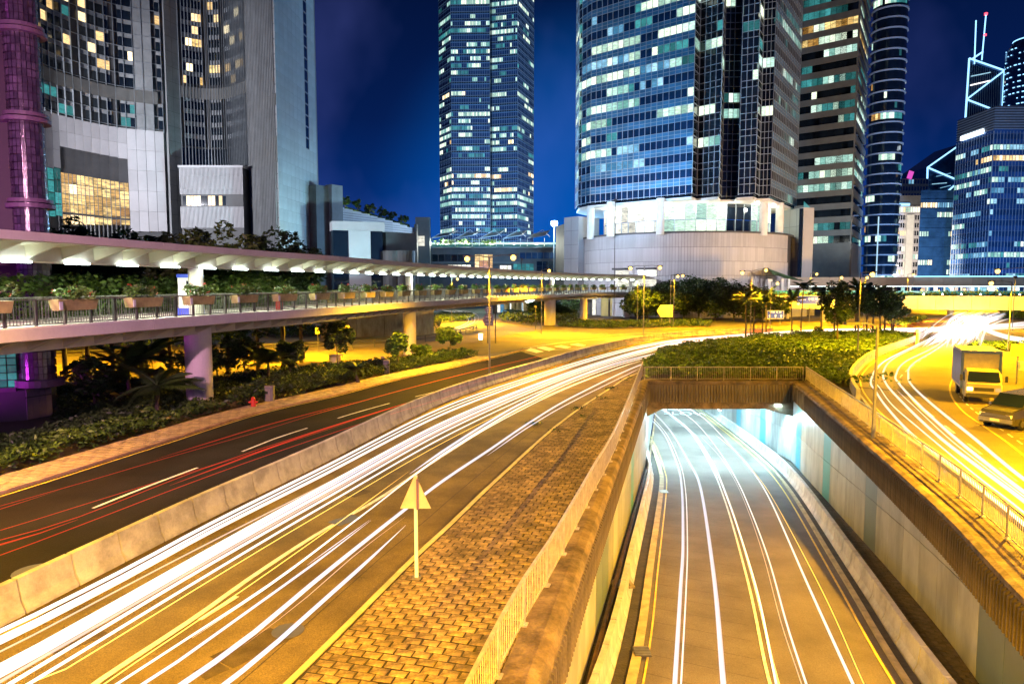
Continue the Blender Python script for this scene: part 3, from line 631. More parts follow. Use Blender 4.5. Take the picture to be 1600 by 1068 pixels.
# walls --------------------------------------------------------------
def wall_side(side):
    path = wl_t if side == 'l' else wr_t; sg = 1 if side == 'l' else -1     # +n points into the pit for the left wall
    topw = [p for p in (wl if side == 'l' else wr)]
    lab = ('left underpass wall, ribbed stained concrete above pale panels, beside the paved strip' if side == 'l' else 'right underpass wall, ribbed stained concrete above tall grey and cyan panels')
    root = empty('underpass_wall', (topw[-1].x, topw[-1].y, 0), lab, 'wall', None)
    # body of the wall, behind the panels
    n = 3; prof = [(-0.30 * sg, 0), (-0.10 * sg, 0), (-0.10 * sg, -9.0), (-0.30 * sg, -9.0)]
    MB().sweep(path, prof).build('wall_core', M['concrete'], root)
    MB().sweep(path, [(-0.10 * sg, -0.10), (0.06 * sg, -0.16), (0.06 * sg, -1.36), (-0.10 * sg, -1.36)]).build('band', M['grime_shade'], root)
    # coping: a rounded sandy ledge that carries the railing
    if side == 'l':
        cp = offs(topw, 0); prof = [(-0.75, -.02), (-0.75, 0.16), (-0.22, 0.17), (0.02, 0.10), (0.12, -0.04), (0.12, -0.16), (-.3, -.16)]
    else:
        cp = offs(topw, 0); prof = [(1.15, -.02), (1.15, 0.20), (0.55, 0.20), (0.50, 0.13), (0.05, 0.10), (-0.10, 0.02), (-0.10, -0.14), (.3, -.14)]
    MB().sweep(cp, prof).build('coping', M['coping'], root)
    # ribs
    per = 0.235; L = plen(topw); N_ = int(L / per); ribme = bpy.data.meshes.new('rib')
    b = MB(); w = 0.050; d = 0.13
    b.add([(-w, 0, -1.2), (w, 0, -1.2), (w * .7, -d, -1.16), (-w * .7, -d, -1.16), (-w, 0, 0.02), (w, 0, 0.02), (w * .7, -d, -0.06), (-w * .7, -d, -0.06)],
          [(0, 3, 2, 1), (4, 5, 6, 7), (0, 1, 5, 4), (1, 2, 6, 5), (2, 3, 7, 6), (3, 0, 4, 7)])
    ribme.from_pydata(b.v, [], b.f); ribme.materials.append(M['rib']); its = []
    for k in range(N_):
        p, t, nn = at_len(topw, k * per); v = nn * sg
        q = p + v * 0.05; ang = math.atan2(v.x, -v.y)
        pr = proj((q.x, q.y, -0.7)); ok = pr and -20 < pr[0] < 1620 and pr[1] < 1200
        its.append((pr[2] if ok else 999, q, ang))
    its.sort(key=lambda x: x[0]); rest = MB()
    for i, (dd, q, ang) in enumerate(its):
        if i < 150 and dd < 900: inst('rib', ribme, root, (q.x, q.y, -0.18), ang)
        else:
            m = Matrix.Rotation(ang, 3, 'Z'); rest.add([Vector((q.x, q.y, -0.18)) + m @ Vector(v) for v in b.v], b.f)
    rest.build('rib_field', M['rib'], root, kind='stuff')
    # panels: two rows, joints running parallel to the road
    pan = {}; stepw = 2.05; L = plen(path); s_ = 3.0; k = 0
    # colours counted from the portal towards the viewer
    s_port = plen(topw)
    while s_ + stepw < L:
        p0, t0, n0 = at_len(path, s_); p1, t1, n1 = at_len(path, s_ + stepw); rel = round((s_port - s_) / stepw)
        col = {2: 'panel_c', 3: 'panel', 7: 'panel_c', 12: 'panel_g', 19: 'panel_g', 20: 'panel_g', -4: 'panel_c', -9: 'panel_c'}.get(rel, 'panel')
        if side == 'l': col = {8: 'panel_c', 15: 'panel_g', 16: 'panel_g', 21: 'panel_g'}.get(rel, 'panel')
        pr = proj((p0.x, p0.y, -2))
        if pr or s_ > 20:
            v = n0 * sg; zb0, zb1 = zf(p0.y) + 0.35, zf(p1.y) + 0.35
            zj0, zj1 = zb0 + 2.35, zb1 + 2.35; jt = 0.03
            for (a0, a1, b0, b1) in ((zb0, zb1, min(zj0, -1.3), min(zj1, -1.3)), (zj0 + jt, zj1 + jt, -1.33, -1.33)):
                if b0 - a0 < 0.12 or b1 - a1 < 0.12: continue
                A = p0 + t0 * 0.015; B = p1 - t0 * 0.015; pts = []
                for off in (-0.08, 0.0): pts += [(A.x + v.x * off, A.y + v.y * off, a0), (B.x + v.x * off, B.y + v.y * off, a1), (B.x + v.x * off, B.y + v.y * off, b1), (A.x + v.x * off, A.y + v.y * off, b0)]
                o = MB().add(pts, [(0, 1, 2, 3), (7, 6, 5, 4), (0, 4, 5, 1), (1, 5, 6, 2), (2, 6, 7, 3), (3, 7, 4, 0)]).build('panel', M[col], root)
        s_ += stepw; k += 1
    return root
wall_side('l'); wall_side('r')
pp_ = offs(wl_t, 0.22)
tag(MB().tube([Vector((p.x, p.y, zf(p.y) + 0.42)) for p in pp_ if p.y > 6][::2], 0.10, 7).build('conduit_pipe', mk('rusty pipe', (0.16, 0.085, 0.03), .8, .4, 2, .4)), 'rusty brown conduit pipe along the foot of the left underpass wall', 'pipe')
# portal beam and tunnel roof
root = empty('tunnel_portal', ((PL.x + PR.x) / 2, PL.y, 0), 'stained ribbed concrete beam over the mouth of the underpass tunnel', 'tunnel portal')
pa, pb = Vector((PL.x - 0.3, PL.y, 0)), Vector((PR.x + 0.3, PR.y, 0))
b = MB(); b.slab(pa, pb, -2.15, -0.05, 0.8, -0.02); b.build('beam', M['concrete'], root)
b = MB(); b.slab(pa, pb, -0.16, 0.10, 0.9, 0.10); b.build('coping', M['coping'], root)
b = MB(); b.slab(pa, pb, -2.15, -1.62, 0.1, 0.03); b.build('lower_band', M['coping'], root)
L = (pb - pa).length; b0 = MB(); n_ = nrm(pa, pb)
me = bpy.data.meshes.new('rib'); bb = MB().box((0, 0, 0), (0.11, 0.14, 1.45)); me.from_pydata(bb.v, [], bb.f); me.materials.append(M['rib'])
for k in range(1, int(L / 0.235)):
    q = pa.lerp(pb, k * 0.235 / L); inst('rib', me, root, (q.x + n_.x * .02, q.y + n_.y * .02, -0.89), math.atan2(n_.x, -n_.y))
for q, sg, w in ((pa, 1, 1.5), (pb, -1, 2.6)):       # sloped haunches in both corners
    t = (pb - pa).normalized() * sg; a = q + t * 0.3; c = q + t * w
    MB().add([(a.x, a.y - 0.03, -2.15), (c.x, c.y - 0.03, -2.15), (a.x, a.y - 0.03, -2.75), (a.x, a.y + .6, -2.15), (c.x, c.y + .6, -2.15), (a.x, a.y + .6, -2.75)], [(0, 1, 2), (3, 5, 4), (0, 2, 5, 3), (1, 4, 5, 2), (0, 3, 4, 1)]).build('haunch', M['concrete'], root)
ra, rb = pair(offs(wl_t[len(wl) - 1:], -0.3), offs(wr_t[len(wr) - 1:], 0.3), 40)
MB().ribbon(zpath(ra, -2.17), zpath(rb, -2.17)).build('tunnel_ceiling', M['white'], kind='structure')
e1 = wl_t[-1]; e2 = wr_t[-1]
MB().quad((e1.x, e1.y, -10), (e2.x, e2.y, -10), (e2.x, e2.y, -2), (e1.x, e1.y, -2)).build('tunnel_end', M['white'], kind='structure')
# tunnel lamps: rows of blue-white tubes under the ceiling, each with its own light
for row in range(3):
    for k in range(9):
        i = len(wl) + 1 + k * 7; a = wl_t[i]; c = wr_t[min(i, len(wr_t) - 1)]; p = a.lerp(c, (0.12, 0.5, 0.88)[row])
        t = empty('tunnel_lamp', (p.x, p.y, -2.25), f'cool white tunnel tube lamp, {nth(k)} from the portal in the {("left", "middle", "right")[row]} row', 'lamp', 'tunnel ceiling lamps')
        MB().box((0, 0, 0), (0.25, 2.4, 0.10), -0.15).build('housing', M['steel'], t, world=False)
        MB().box((0, 0, -0.09), (0.16, 2.2, 0.06), -0.15).build('tube', M['tube'], t, world=False)
        if k in (0, 1, 2, 4, 6):
            ld = bpy.data.lights.new('tunnel_light', 'AREA'); ld.shape = 'RECTANGLE'; ld.size = 0.5; ld.size_y = 3; ld.energy = (260 if k else 380) * KT; ld.color = (0.50, 0.86, 1.0)
            lo = bpy.data.objects.new('tunnel_light', ld); C.objects.link(lo); lo.parent = t; lo.location = (0, 0, -0.15); lo.rotation_euler = (R(-30) if k == 0 else R(-14) if k == 1 else 0, 0, 0)

# ================================================================== BARRIERS (each block can be lifted away)
def jersey(name, L, top, foot, h, mat):
    w = L / 2 - 0.03; prof = [(-foot, 0), (-foot, 0.08), (-foot * 0.62, 0.30), (-top, h), (top, h), (foot * 0.62, 0.30), (foot, 0.08), (foot, 0)]
    me = bpy.data.meshes.new(name); n = len(prof)
    me.from_pydata([(-w, o, z) for o, z in prof] + [(w, o, z) for o, z in prof], [], [tuple(range(n))[::-1], tuple(range(n, 2 * n))] + [(i, i + 1, n + i + 1, n + i) for i in range(n - 1)] + [(n - 1, 0, n, 2 * n - 1)])
    me.materials.append(mat); return me
me = jersey('median_barrier', 1.6, 0.09, 0.30, 0.84, M['barrier']); path = offs(bl, -0.31); L = plen(path); k = 0; s_ = 0.8
while s_ < L - 1:
    p, t, n = at_len(path, s_); pr = proj((p.x, p.y, 0.4))
    if pr and pr[0] > -2500 and pr[0] < 1200:
        o = inst('median_barrier', me, None, (p.x, p.y, 0.0), math.atan2(t.y, t.x)); o.rotation_euler[2] += random.uniform(-.006, .006)
        tag(o, f'pale median barrier block, {nth(k)} counted from the near end', 'barrier', 'median barrier blocks'); k += 1
    s_ += 1.6
me1 = jersey('underpass_barrier', 2.0, 0.10, 0.28, 0.85, M['barrier_w'])
for side, path, lim in (('left', offs(cl, -1.02), 100), ('right', offs(cr_, 0.80), 105)):
    L = plen(path); s_ = 1.0; k = 0
    while s_ < L - 1:
        p, t, n = at_len(path, s_); pr = proj((p.x, p.y, zf(p.y) + .4))
        if pr and pr[1] < 1150 and p.y < lim:
            o = inst('underpass_barrier', me1, None, (p.x, p.y, zf(p.y) - 0.01), 0); o.rotation_euler = (0, -math.atan(UB * t.y), math.atan2(t.y, t.x))
            tag(o, f'white block of the {side} underpass barrier, {nth(k)} from the viewer', 'barrier', f'{side} underpass barrier blocks'); k += 1
        s_ += 2.0
# low wall round the hedge island on the right carriageway
hw = [p for p in offs(dl, -0.35) if p.y > 47 and p.y < 120]
MB().sweep(zpath(hw, 0), [(-0.14, 0), (-0.12, 0.75), (0.12, 0.75), (0.16, 0)]).build('low_wall', M['barrier_w'], label='low white curved wall between the hedge island and the right carriageway', category='wall') if False else \
    tag(MB().sweep(zpath(hw, 0), [(-0.14, 0), (-0.12, 0.75), (0.12, 0.75), (0.16, 0)]).build('low_wall', M['barrier_w']), 'low white curved wall between the hedge island and the right carriageway', 'wall')

# ================================================================== RAILINGS
def railing(path, z, label, h=1.08, post=2.1, bal=0.15, mat='rail', tr=0.035, name='railing', mid_rail=True, near_parts=True):
    root = empty(name, (path[0][0], path[0][1], z), label, 'railing'); L = plen(path); n = int(L / post)
    for k in range(n + 1):
        p, t, nn = at_len(path, k * L / n)
        o = MB().box((p.x, p.y, z + h / 2), (0.055, 0.055, h), math.atan2(t.y, t.x)).build('post', M[mat], root)
        if near_parts and p.y < 40 and p.y > 0: MB().box((p.x, p.y, z + 0.015), (0.20, 0.16, 0.03), math.atan2(t.y, t.x)).build('base_plate', M[mat], o if False else root)
    pz = zpath(path, z)
    MB().sweep(pz, [(-tr, h - 0.03), (-tr, h + 0.03), (tr, h + 0.03), (tr, h - 0.03)]).build('top_rail', M[mat], root)
    MB().sweep(pz, [(-.015, 0.12), (-.015, 0.16), (.015, 0.16), (.015, 0.12)]).build('bottom_rail', M[mat], root)
    b = MB(); m = int(L / bal)
    for k in range(m):
        p, t, nn = at_len(path, (k + .5) * L / m)
        if p.y > -2: b.box((p.x, p.y, z + 0.14 + (h - 0.17) / 2), (0.018, 0.018, h - 0.17), math.atan2(t.y, t.x))
    b.build('balusters', M[mat], root, kind='stuff')
    return root
railing([p for p in rail_l if p.y > 2], 0.17, 'thin railing with upright bars along the paved strip above the left underpass wall', mat='rail')
rr = [p for p in offs(wr, 0.85) if p.y > 4]
railing(rr, 0.20, 'long railing above the right underpass wall beside the right carriageway', mat='rail')
q0 = Vector((PL.x - .2, PL.y + .35, 0)); q1 = Vector((PR.x + 0.85, PR.y + .35, 0))
railing(resample([q0, q1], 1.0), 0.10, 'railing across the top of the tunnel portal in front of the hedge', post=1.9, mat='rail', near_parts=False)
# ================================================================== LIGHT STREAKS (glowing lines that hang at lamp height above the lanes)
def streak(pts, rad, mat, label, group, step=1.2, n=5):
    q0 = proj(pts[0]) if (Vector(pts[0]) - CAM).dot(FW) > .5 else None
    if q0 and (q0[0] < 0 or q0[0] > 1600 or q0[1] > 1068): pts = [Vector(pts[0]) * 1 + (Vector(pts[0]) - Vector(pts[1])).normalized() * 9] + list(pts)
    path = smooth_path(pts, step)
    K = len(path); ta = lambda i: min(1.0, (min(i, K - 1 - i) + .15) / 3.0)      # fades in and out at its ends
    o = MB().tube(path, [rad * ta(i) for i in range(K)], n).build('light_streak', M[mat])
    return tag(o, label, 'light streak', group)
# near carriageway: lanes as a share of the width between barrier foot and kerb
bt, kt = pair([p for p in bl], [p for p in br], 60)
tracks = []
def lane(f, h=0.62, wob=0.0): return [Vector(((a.lerp(b, f)).x, (a.lerp(b, f)).y, h)) for a, b in zip(bt, kt)]
# the fractions are found from the photograph: at y 1068 / x 0 the crossing points of each streak
def lane_px(l, h=0.62): return [G(x, y, h) for x, y in l]
BL = [  # (points, radius, material)
    ([(-90, 1024), (0, 986), (193, 890), (333, 815), (500, 732), (700, 633), (842, 584), (935, 556), (1010, 538), (1085, 528)], .045, 'tr_w'),
    ([(-90, 1034), (0, 996), (193, 898), (333, 822), (500, 738), (700, 638), (842, 587), (935, 558), (1010, 540), (1085, 529)], .03, 'tr_w'),
    ([(-90, 1042), (0, 1003), (193, 904), (333, 828), (500, 744), (700, 643), (842, 590), (935, 560), (1010, 541), (1085, 530)], .05, 'tr_w'),
    ([(-90, 1060), (0, 1018), (130, 950), (263, 880), (420, 800), (560, 729), (700, 655), (842, 597)], .02, 'tr_p'),
    ([(-90, 1082), (0, 1041), (193, 934), (333, 855), (500, 763), (700, 656), (842, 598), (935, 566), (1010, 545), (1085, 532)], .055, 'tr_w'),
    ([(-90, 1090), (0, 1048), (193, 940), (333, 861), (500, 768), (700, 660), (842, 600), (935, 568), (1010, 546), (1085, 533)], .03, 'tr_b'),
    ([(-90, 1098), (0, 1055), (193, 946), (333, 866), (500, 773), (700, 664), (842, 603), (935, 569), (1010, 547), (1085, 533)], .045, 'tr_w'),
    ([(-60, 1098), (0, 1064), (193, 953), (333, 872), (500, 778), (700, 667), (842, 605), (935, 571), (1010, 548), (1085, 534)], .03, 'tr_p'),
    ([(-40, 1100), (14, 1068), (193, 961), (333, 878), (500, 783), (700, 671), (842, 607), (935, 572), (1010, 549), (1085, 535)], .035, 'tr_w'),
    ([(-20, 1104), (44, 1068), (193, 977), (333, 892), (500, 793), (700, 679), (842, 612), (935, 575), (1010, 551), (1085, 536)], .03, 'tr_w'),
    ([(120, 1108), (182, 1068), (312, 984), (440, 899), (572, 800), (700, 705), (820, 637), (905, 598), (990, 566)], .022, 'tr_w'),
    ([(150, 1110), (232, 1064), (372, 965), (500, 873), (580, 812)], .028, 'tr_b'),
    ([(210, 1116), (289, 1066), (400, 985), (500, 901), (646, 785), (700, 745), (765, 702), (830, 658), (900, 617), (1000, 570), (1070, 549), (1160, 534)], .05, 'tr_b'),
    ([(285, 1118), (355, 1066), (430, 1005), (500, 942), (570, 880), (634, 820)], .045, 'tr_b'),
    ([(640, 740), (700, 699), (760, 661), (820, 627), (900, 590), (987, 561), (1070, 544), (1160, 531)], .055, 'tr_b'),
    ([(640, 746), (700, 704), (760, 666), (820, 632), (900, 594), (987, 564), (1070, 546), (1160, 533)], .03, 'tr_w'),
    ([(300, 996), (430, 908), (530, 832), (573, 800)], .018, 'tr_w'),
    ([(760, 712), (830, 664), (900, 624), (1000, 575)], .025, 'tr_b'),
    ([(480, 882), (530, 846), (577, 812)], .03, 'tr_b'),
    ([(240, 700), (240, 700)], 0, None),
    ([(100, 1112), (170, 1062), (300, 975), (420, 893), (540, 808), (640, 735)], .012, 'tr_y'),
    ([(360, 1010), (450, 945), (540, 868), (630, 800)], .010, 'tr_y'),
    ([(380, 1008), (470, 940), (560, 862), (634, 806)], .010, 'tr_p'),
    ([(-90, 1110), (60, 1066), (193, 989), (333, 903), (500, 803), (700, 687), (842, 618), (935, 579)], .012, 'tr_y'),
]
tail = {True: [Vector((33, 106.5, 0)), Vector((47, 110.5, 0)), Vector((66, 114, 0)), Vector((92, 128, 0)), Vector((120, 158, 0)), Vector((150, 205, 0))]}
i_ = 0
for pts, r_, mt in BL:
    if mt is None: continue
    P = lane_px(pts)
    if pts[-1][0] > 1050:      # joins the fan of streaks that runs on to the far crossing
        off = (i_ % 11) * 0.85
        for k, (x, y) in enumerate([(48, 111.5), (66, 115.5), (92, 130), (120, 158), (152, 205)]): P.append(Vector((x + off * .35, y - off * 0.9 * (1 if k < 3 else .7), 0.62)))
    streak(P, r_ * (1.08 if r_ > .02 else 1), mt, f'{ {"tr_w": "white", "tr_b": "bluish white", "tr_p": "pinkish", "tr_y": "thin yellow"}[mt]} light streak over the near carriageway, {nth(i_)} counted from the median barrier side', 'light streaks over the near carriageway'); i_ += 1
# red tail light streaks over the left carriageway
AR = [([(-60, 858), (0, 843), (120, 808), (300, 738), (440, 690), (600, 640), (760, 592), (860, 566)], .014, 'tr_r'),
      ([(-60, 870), (0, 850), (60, 833), (122, 811)], .045, 'tr_r'),
      ([(265, 758), (340, 730), (420, 700), (500, 672), (640, 628)], .04, 'tr_r'),
      ([(-60, 884), (0, 867), (120, 822), (300, 753), (440, 703), (600, 650), (760, 601)], .014, 'tr_r'),
      ([(-40, 806), (0, 795), (90, 766)], .02, 'tr_r'),
      ([(240, 718), (330, 690), (430, 660), (560, 626)], .018, 'tr_r'),
      ([(-60, 842), (0, 828), (130, 788), (260, 748), (420, 700), (560, 655)], .010, 'tr_r'),
      ([(0, 790), (120, 756), (260, 715), (400, 675), (540, 633), (700, 590), (850, 556)], .009, 'tr_r'),
      ([(480, 650), (560, 628), (640, 606), (760, 575), (860, 552)], .016, 'tr_o')]
for i, (pts, r_, mt) in enumerate(AR):
    streak(lane_px(pts, .7), r_ * .8, mt, f'{"red" if mt == "tr_r" else "orange"} tail light streak over the left carriageway, {nth(i)} of {len(AR)} in the bundle, {"thick" if r_ > .035 else "thin"}', 'tail light streaks')
for i in range(9):      # far red and orange bundle that crosses in front of the trees
    y = 516 + i * 2.3
    streak(lane_px([(880 + i * 22, 527 + i * 1.7), (980, y + 3), (1090, y), (1200, y - 1), (1320, y - 5 - (i % 3)), (1430, y - 14), (1490, y - 24)], .6), .045 + .02 * (i % 3), ('tr_r', 'tr_o')[i % 2], f'far {("red", "orange")[i % 2]} tail light streak passing in front of the dark trees, {nth(i)} from the back', 'far tail light streaks', 3)
for i in range(4):
    streak(lane_px([(690 + i * 10, 484), (722 + i * 7, 490), (732 + i * 5, 500), (722 + i * 4, 508), (698, 516 + i * 3)], .6), .05, ('tr_w', 'tr_p')[i % 2], f'winding pale streak on the road below the footbridge, {nth(i)} from the left', 'streaks below the footbridge', 2)
# underpass streaks
def ustreak(l, r_, mt, lab, h=0.55):
    P = [U(x, y, h) for x, y in l]; d = (P[-1] - P[-2]).normalized(); P += [P[-1] + d * 10 + Vector((-0.4, 0, 0)), P[-1] + d * 22 + Vector((-1.5, 0, 0))]
    streak(P, r_ * 1.15, mt, lab, 'light streaks in the underpass')
UL = [([(1050, 1120), (1054, 1068), (1063, 920), (1067, 846), (1065, 760), (1057, 722), (1037, 677), (1014, 652)], .065, 'tr_b'),
      ([(1062, 1120), (1064, 1068), (1072, 920), (1074, 846), (1071, 765), (1062, 722), (1041, 677), (1017, 650)], .025, 'tr_w'),
      ([(1137, 1120), (1130, 1068), (1114, 890), (1094, 760), (1077, 722), (1047, 672), (1022, 645)], .075, 'tr_b'),
      ([(1222, 1120), (1210, 1055), (1178, 904), (1137, 780), (1109, 715), (1076, 670), (1034, 637)], .03, 'tr_w'),
      ([(1276, 1120), (1260, 1068), (1229, 973), (1200, 870), (1172, 795), (1150, 747), (1122, 702), (1095, 668)], .03, 'tr_w'),
      ([(1268, 1120), (1250, 1060), (1220, 970), (1193, 868), (1168, 795), (1147, 748)], .014, 'tr_p'),
      ([(1358, 1120), (1333, 1068), (1266, 921), (1203, 780), (1175, 735), (1147, 702), (1110, 662)], .04, 'tr_w'),
      ([(1378, 1120), (1350, 1068), (1284, 921), (1212, 786), (1184, 744)], .014, 'tr_y')]
for i, (l, r_, mt) in enumerate(UL):
    ustreak(l, r_, mt, f'{ {"tr_w": "white", "tr_b": "bluish white", "tr_p": "pale pink", "tr_y": "thin yellow"}[mt]} light streak sweeping through the underpass, {nth(i)} from the left wall')
# right carriageway
DR = [([(1720, 925), (1600, 818), (1510, 745), (1427, 680), (1385, 635), (1368, 610), (1361, 593), (1379, 566), (1427, 541), (1480, 515)], .055, 'tr_w'),
      ([(1720, 905), (1600, 800), (1520, 738), (1440, 672), (1394, 632), (1375, 606), (1366, 590), (1383, 564), (1432, 539), (1485, 514)], .03, 'tr_w'),
      ([(1720, 878), (1600, 782), (1530, 730), (1465, 680), (1412, 630), (1384, 598), (1381, 578), (1399, 558), (1445, 535), (1490, 512)], .06, 'tr_w'),
      ([(1720, 858), (1600, 768), (1550, 730), (1488, 680), (1436, 632), (1404, 598), (1400, 585), (1416, 564), (1466, 538), (1500, 510)], .06, 'tr_w'),
      ([(1470, 664), (1440, 640), (1420, 618), (1410, 602)], .02, 'tr_y'),
      ([(1720, 836), (1600, 748), (1560, 716), (1517, 680), (1462, 636), (1427, 604), (1419, 587), (1428, 567), (1474, 538), (1514, 504)], .06, 'tr_w'),
      ([(1600, 775), (1548, 736), (1482, 684), (1430, 636), (1400, 608)], .022, 'tr_b')]
for i, (l, r_, mt) in enumerate(DR):
    streak(lane_px(l, .6), r_ * 1.2, mt, f'{ {"tr_w": "white", "tr_b": "bluish", "tr_y": "thin yellow"}[mt]} light streak round the bend of the right carriageway, {nth(i)} from the hedge', 'light streaks on the right carriageway')
# fan at the far crossing
for i in range(46):
    a = 1440 + (i * 37) % 95; e_ = 1488 + (i * 53) % 78; y0 = 530 + (i * 17) % 14; y1 = 486 + (i * 11) % 12
    streak(lane_px([(a, y0), ((a + e_) / 2 - 6 + i % 5, (y0 + y1) / 2 + 1), (e_ - 6, y1 + 6), (e_ + 14, y1)], .6 + .3 * (i % 3)), .09 + .05 * (i % 4), ('tr_w', 'tr_w', 'tr_b', 'tr_p')[i % 4], f'white light streak in the bright knot under the far flyover, {nth(i)} there', 'light streaks at the far crossing', 4)
for i in range(7):
    streak(lane_px([(1680, 533 + i * 1.6), (1600, 528 + i * 1.2), (1556, 518 + i), (1530, 506 + i), (1512, 496 + i * .6)], .7), .06, 'tr_w', f'white streak swinging in from the right edge at the far crossing, {nth(i)} from the back', 'light streaks from the right', 3)

# ================================================================== STREET LAMPS
SOD = (1.0, 0.51, 0.006)
def sodium(p, power, parent=None, r=0.2):
    ld = bpy.data.lights.new('lamp_light', 'SPOT'); ld.energy = power * KS; ld.color = SOD; ld.shadow_soft_size = r; ld.spot_size = R(158); ld.spot_blend = 0.35
    o = bpy.data.objects.new('lamp_light', ld); C.objects.link(o)
    if parent is not None: o.parent = parent; p = Vector(p) - wloc(parent)
    o.location = p; return o
def lamp(base, top_z, arms, label, power=1.0, r=0.07, head=True, lit=True, group='street lamps', bulb=0.24):
    base = Vector(base); root = empty('street_lamp', base, label, 'street lamp', group)
    MB().tube([base, base + Vector((0, 0, 1.2)), (base.x, base.y, top_z)], [r * 1.5, r * 1.2, r * 0.8], 8).build('pole', M['steel'], root)
    for e_ in arms:
        e_ = Vector(e_); mid_ = Vector((base.x, base.y, top_z)).lerp(e_, 0.5) + Vector((0, 0, 0.10))
        a = MB().tube([(base.x, base.y, top_z - 0.05), mid_, e_], r * 0.6, 6).build('arm', M['steel'], root)
        d = (e_ - Vector((base.x, base.y, e_.z))); ang = math.atan2(d.y, d.x)
        h_ = MB().box(e_ + Vector((0, 0, 0.06)), (0.75, 0.28, 0.14), ang).build('lamp_head', M['steel_dk'], root)
        if lit:
            b = MB(); 
            for k in range(4): b.cyl(e_ + Vector((0, 0, -0.05 - bulb * (0.15 + .45 * k))), bulb * math.sin((k + .6) / 4.6 * math.pi), bulb * .45, 10, bulb * math.sin((k + 1.6) / 5.2 * math.pi))
            b.build('bulb', M['sodium'], root)
            sodium(e_ + Vector((0, 0, -0.65)), power, root)
    return root
def lamp_px(bx, by, ty, heads, label, power=1.0, **kw):
    b = G(bx, by); tz = Zat(ty, b.y, bx); arms = []
    for hx, hy in heads: q = D(hx, hy, b.y); arms.append(q)
    return lamp(b, tz, arms, label, power, **kw)
lamp_px(765, 583, 401, [(730, 401), (802, 399)], 'twin arm street lamp between the left carriageway and the median barrier, nearest the viewer', 1.0)
lamp_px(846, 522, 422, [(858, 421)], 'single arm street lamp in front of the footbridge, right of the nearest twin lamp', 2.2)
lamp_px(1005, 531, 415, [(985, 417), (1031, 416)], 'twin arm street lamp rising in front of the end of the footbridge', 1.0)
lamp_px(1047, 511, 429, [(1059, 430)], 'left one of two street lamps close together before the dark trees', .8)
lamp_px(1052, 511, 429, [(1067, 429)], 'right one of two street lamps close together before the dark trees', .8)
lamp_px(1172, 528, 423, [(1160, 424), (1197, 420)], 'twin arm street lamp among the palms before the round podium', .45)
lamp_px(1203, 514, 440, [(1215, 441)], 'short street lamp beside the green roofed stair of the walkway', .7)
lamp_px(1308, 512, 433, [(1315, 432)], 'street lamp behind the broad leafy tree, left one of the pair', .7)
lamp_px(1349, 512, 433, [(1355, 432)], 'street lamp behind the broad leafy tree, right one of the pair', .7)
lamp_px(1575, 549, 440, [(1549, 440)], 'tall street lamp on the right with its arm over the far crossing', 1.2)
lamp_px(1618, 556, 418, [(1559, 421)], 'street lamp whose long arm comes in from the right edge', 1.6, bulb=.24)
for i, (x, y) in enumerate(((1485, 447), (1507, 451), (1461, 448), (1553, 448), (1530, 456), (1440, 452))):
    q = D(x, y, 190 + i * 6); lamp((q.x + 1.2, q.y, 0), q.z + .2, [q], f'far street lamp between the two walkways, {nth((3, 2, 1, 5, 4, 0)[i] if False else i)} of six', .9, bulb=.25 if i != 0 else .35)
# the unlit lamp that stands behind the right parapet
b = G(1364, 688); lamp(b, Zat(508, b.y), [D(1228, 511, b.y + 3)] if False else [D(1332, 507, b.y)], 'grey lamp post without a lit lamp behind the right parapet railing', lit=False, r=.075)
# lamps of the same street that stand beside and behind the viewer
for i, (x, y, z, pw) in enumerate(((-9.8, -3, 10.5, 2.3), (16.5, 4, 10.5, 1.7), (22, 25.5, 10.5, 2.2), (-23.0, 20, 10.0, 1.0), (3.0, -9, 13, 2.0), (38, 44, 10.5, 1.2))):
    lamp((x, y, 0), z, [(x + (1.6 if x < 0 else -1.6), y, z)], f'street lamp standing out of view beside the roads, {nth(i)}', pw)
SEC = [(36, 73, 9.0, 1.5), (-24, 74, 9.5, 2.2), (-42, 66, 9.5, 1.2), (26, 146, 9, 1.2), (-12, 140, 9, 4.0), (60, 142, 10, 1.3), (86, 116, 10, 1.2), (-62, 76, 9, 1.2), (44.5, 50, 10, 1.1), (50, 126, 4.5, .9), (84, 150, 10, 1.6)]  # added fill lights on made-up posts, brightening back road, hedge and crossing
SECL = ['in the middle of the hedge island', 'behind the left planting bed', 'beside the purple building', 'before the round podium', 'below the far end of the footbridge', 'behind the palm row', 'beyond the truck', 'at the left far road', 'beside the parked truck', 'under the flyover', 'near the far crossing']
for (x, y, z, pw), l in zip(SEC, SECL):
    o = lamp((x, y, 0), z, [(x + 1.2, y, z)], f'street lamp {l}', pw)

# ================================================================== FOOTBRIDGE
fb0 = smooth_path([Vector(p) for p in ((-26.8, 8, 0), (-23.4, 19, 0), (-21.3, 28.2, 0), (-19.8, 35, 0), (-18.5, 41, 0), (-16.9, 47.5, 0), (-14.4, 56, 0), (-10.7, 73, 0), (-5.2, 92, 0), (2.5, 116, 0), (14.5, 146, 0), (24, 160, 0), (34.5, 171, 0))], 1.0)
def fz(s_, z): return z
fbr = empty('footbridge', (fb0[30].x, fb0[30].y, 5.3), 'long covered footbridge with cream fascias that curves away from left to centre', 'footbridge')
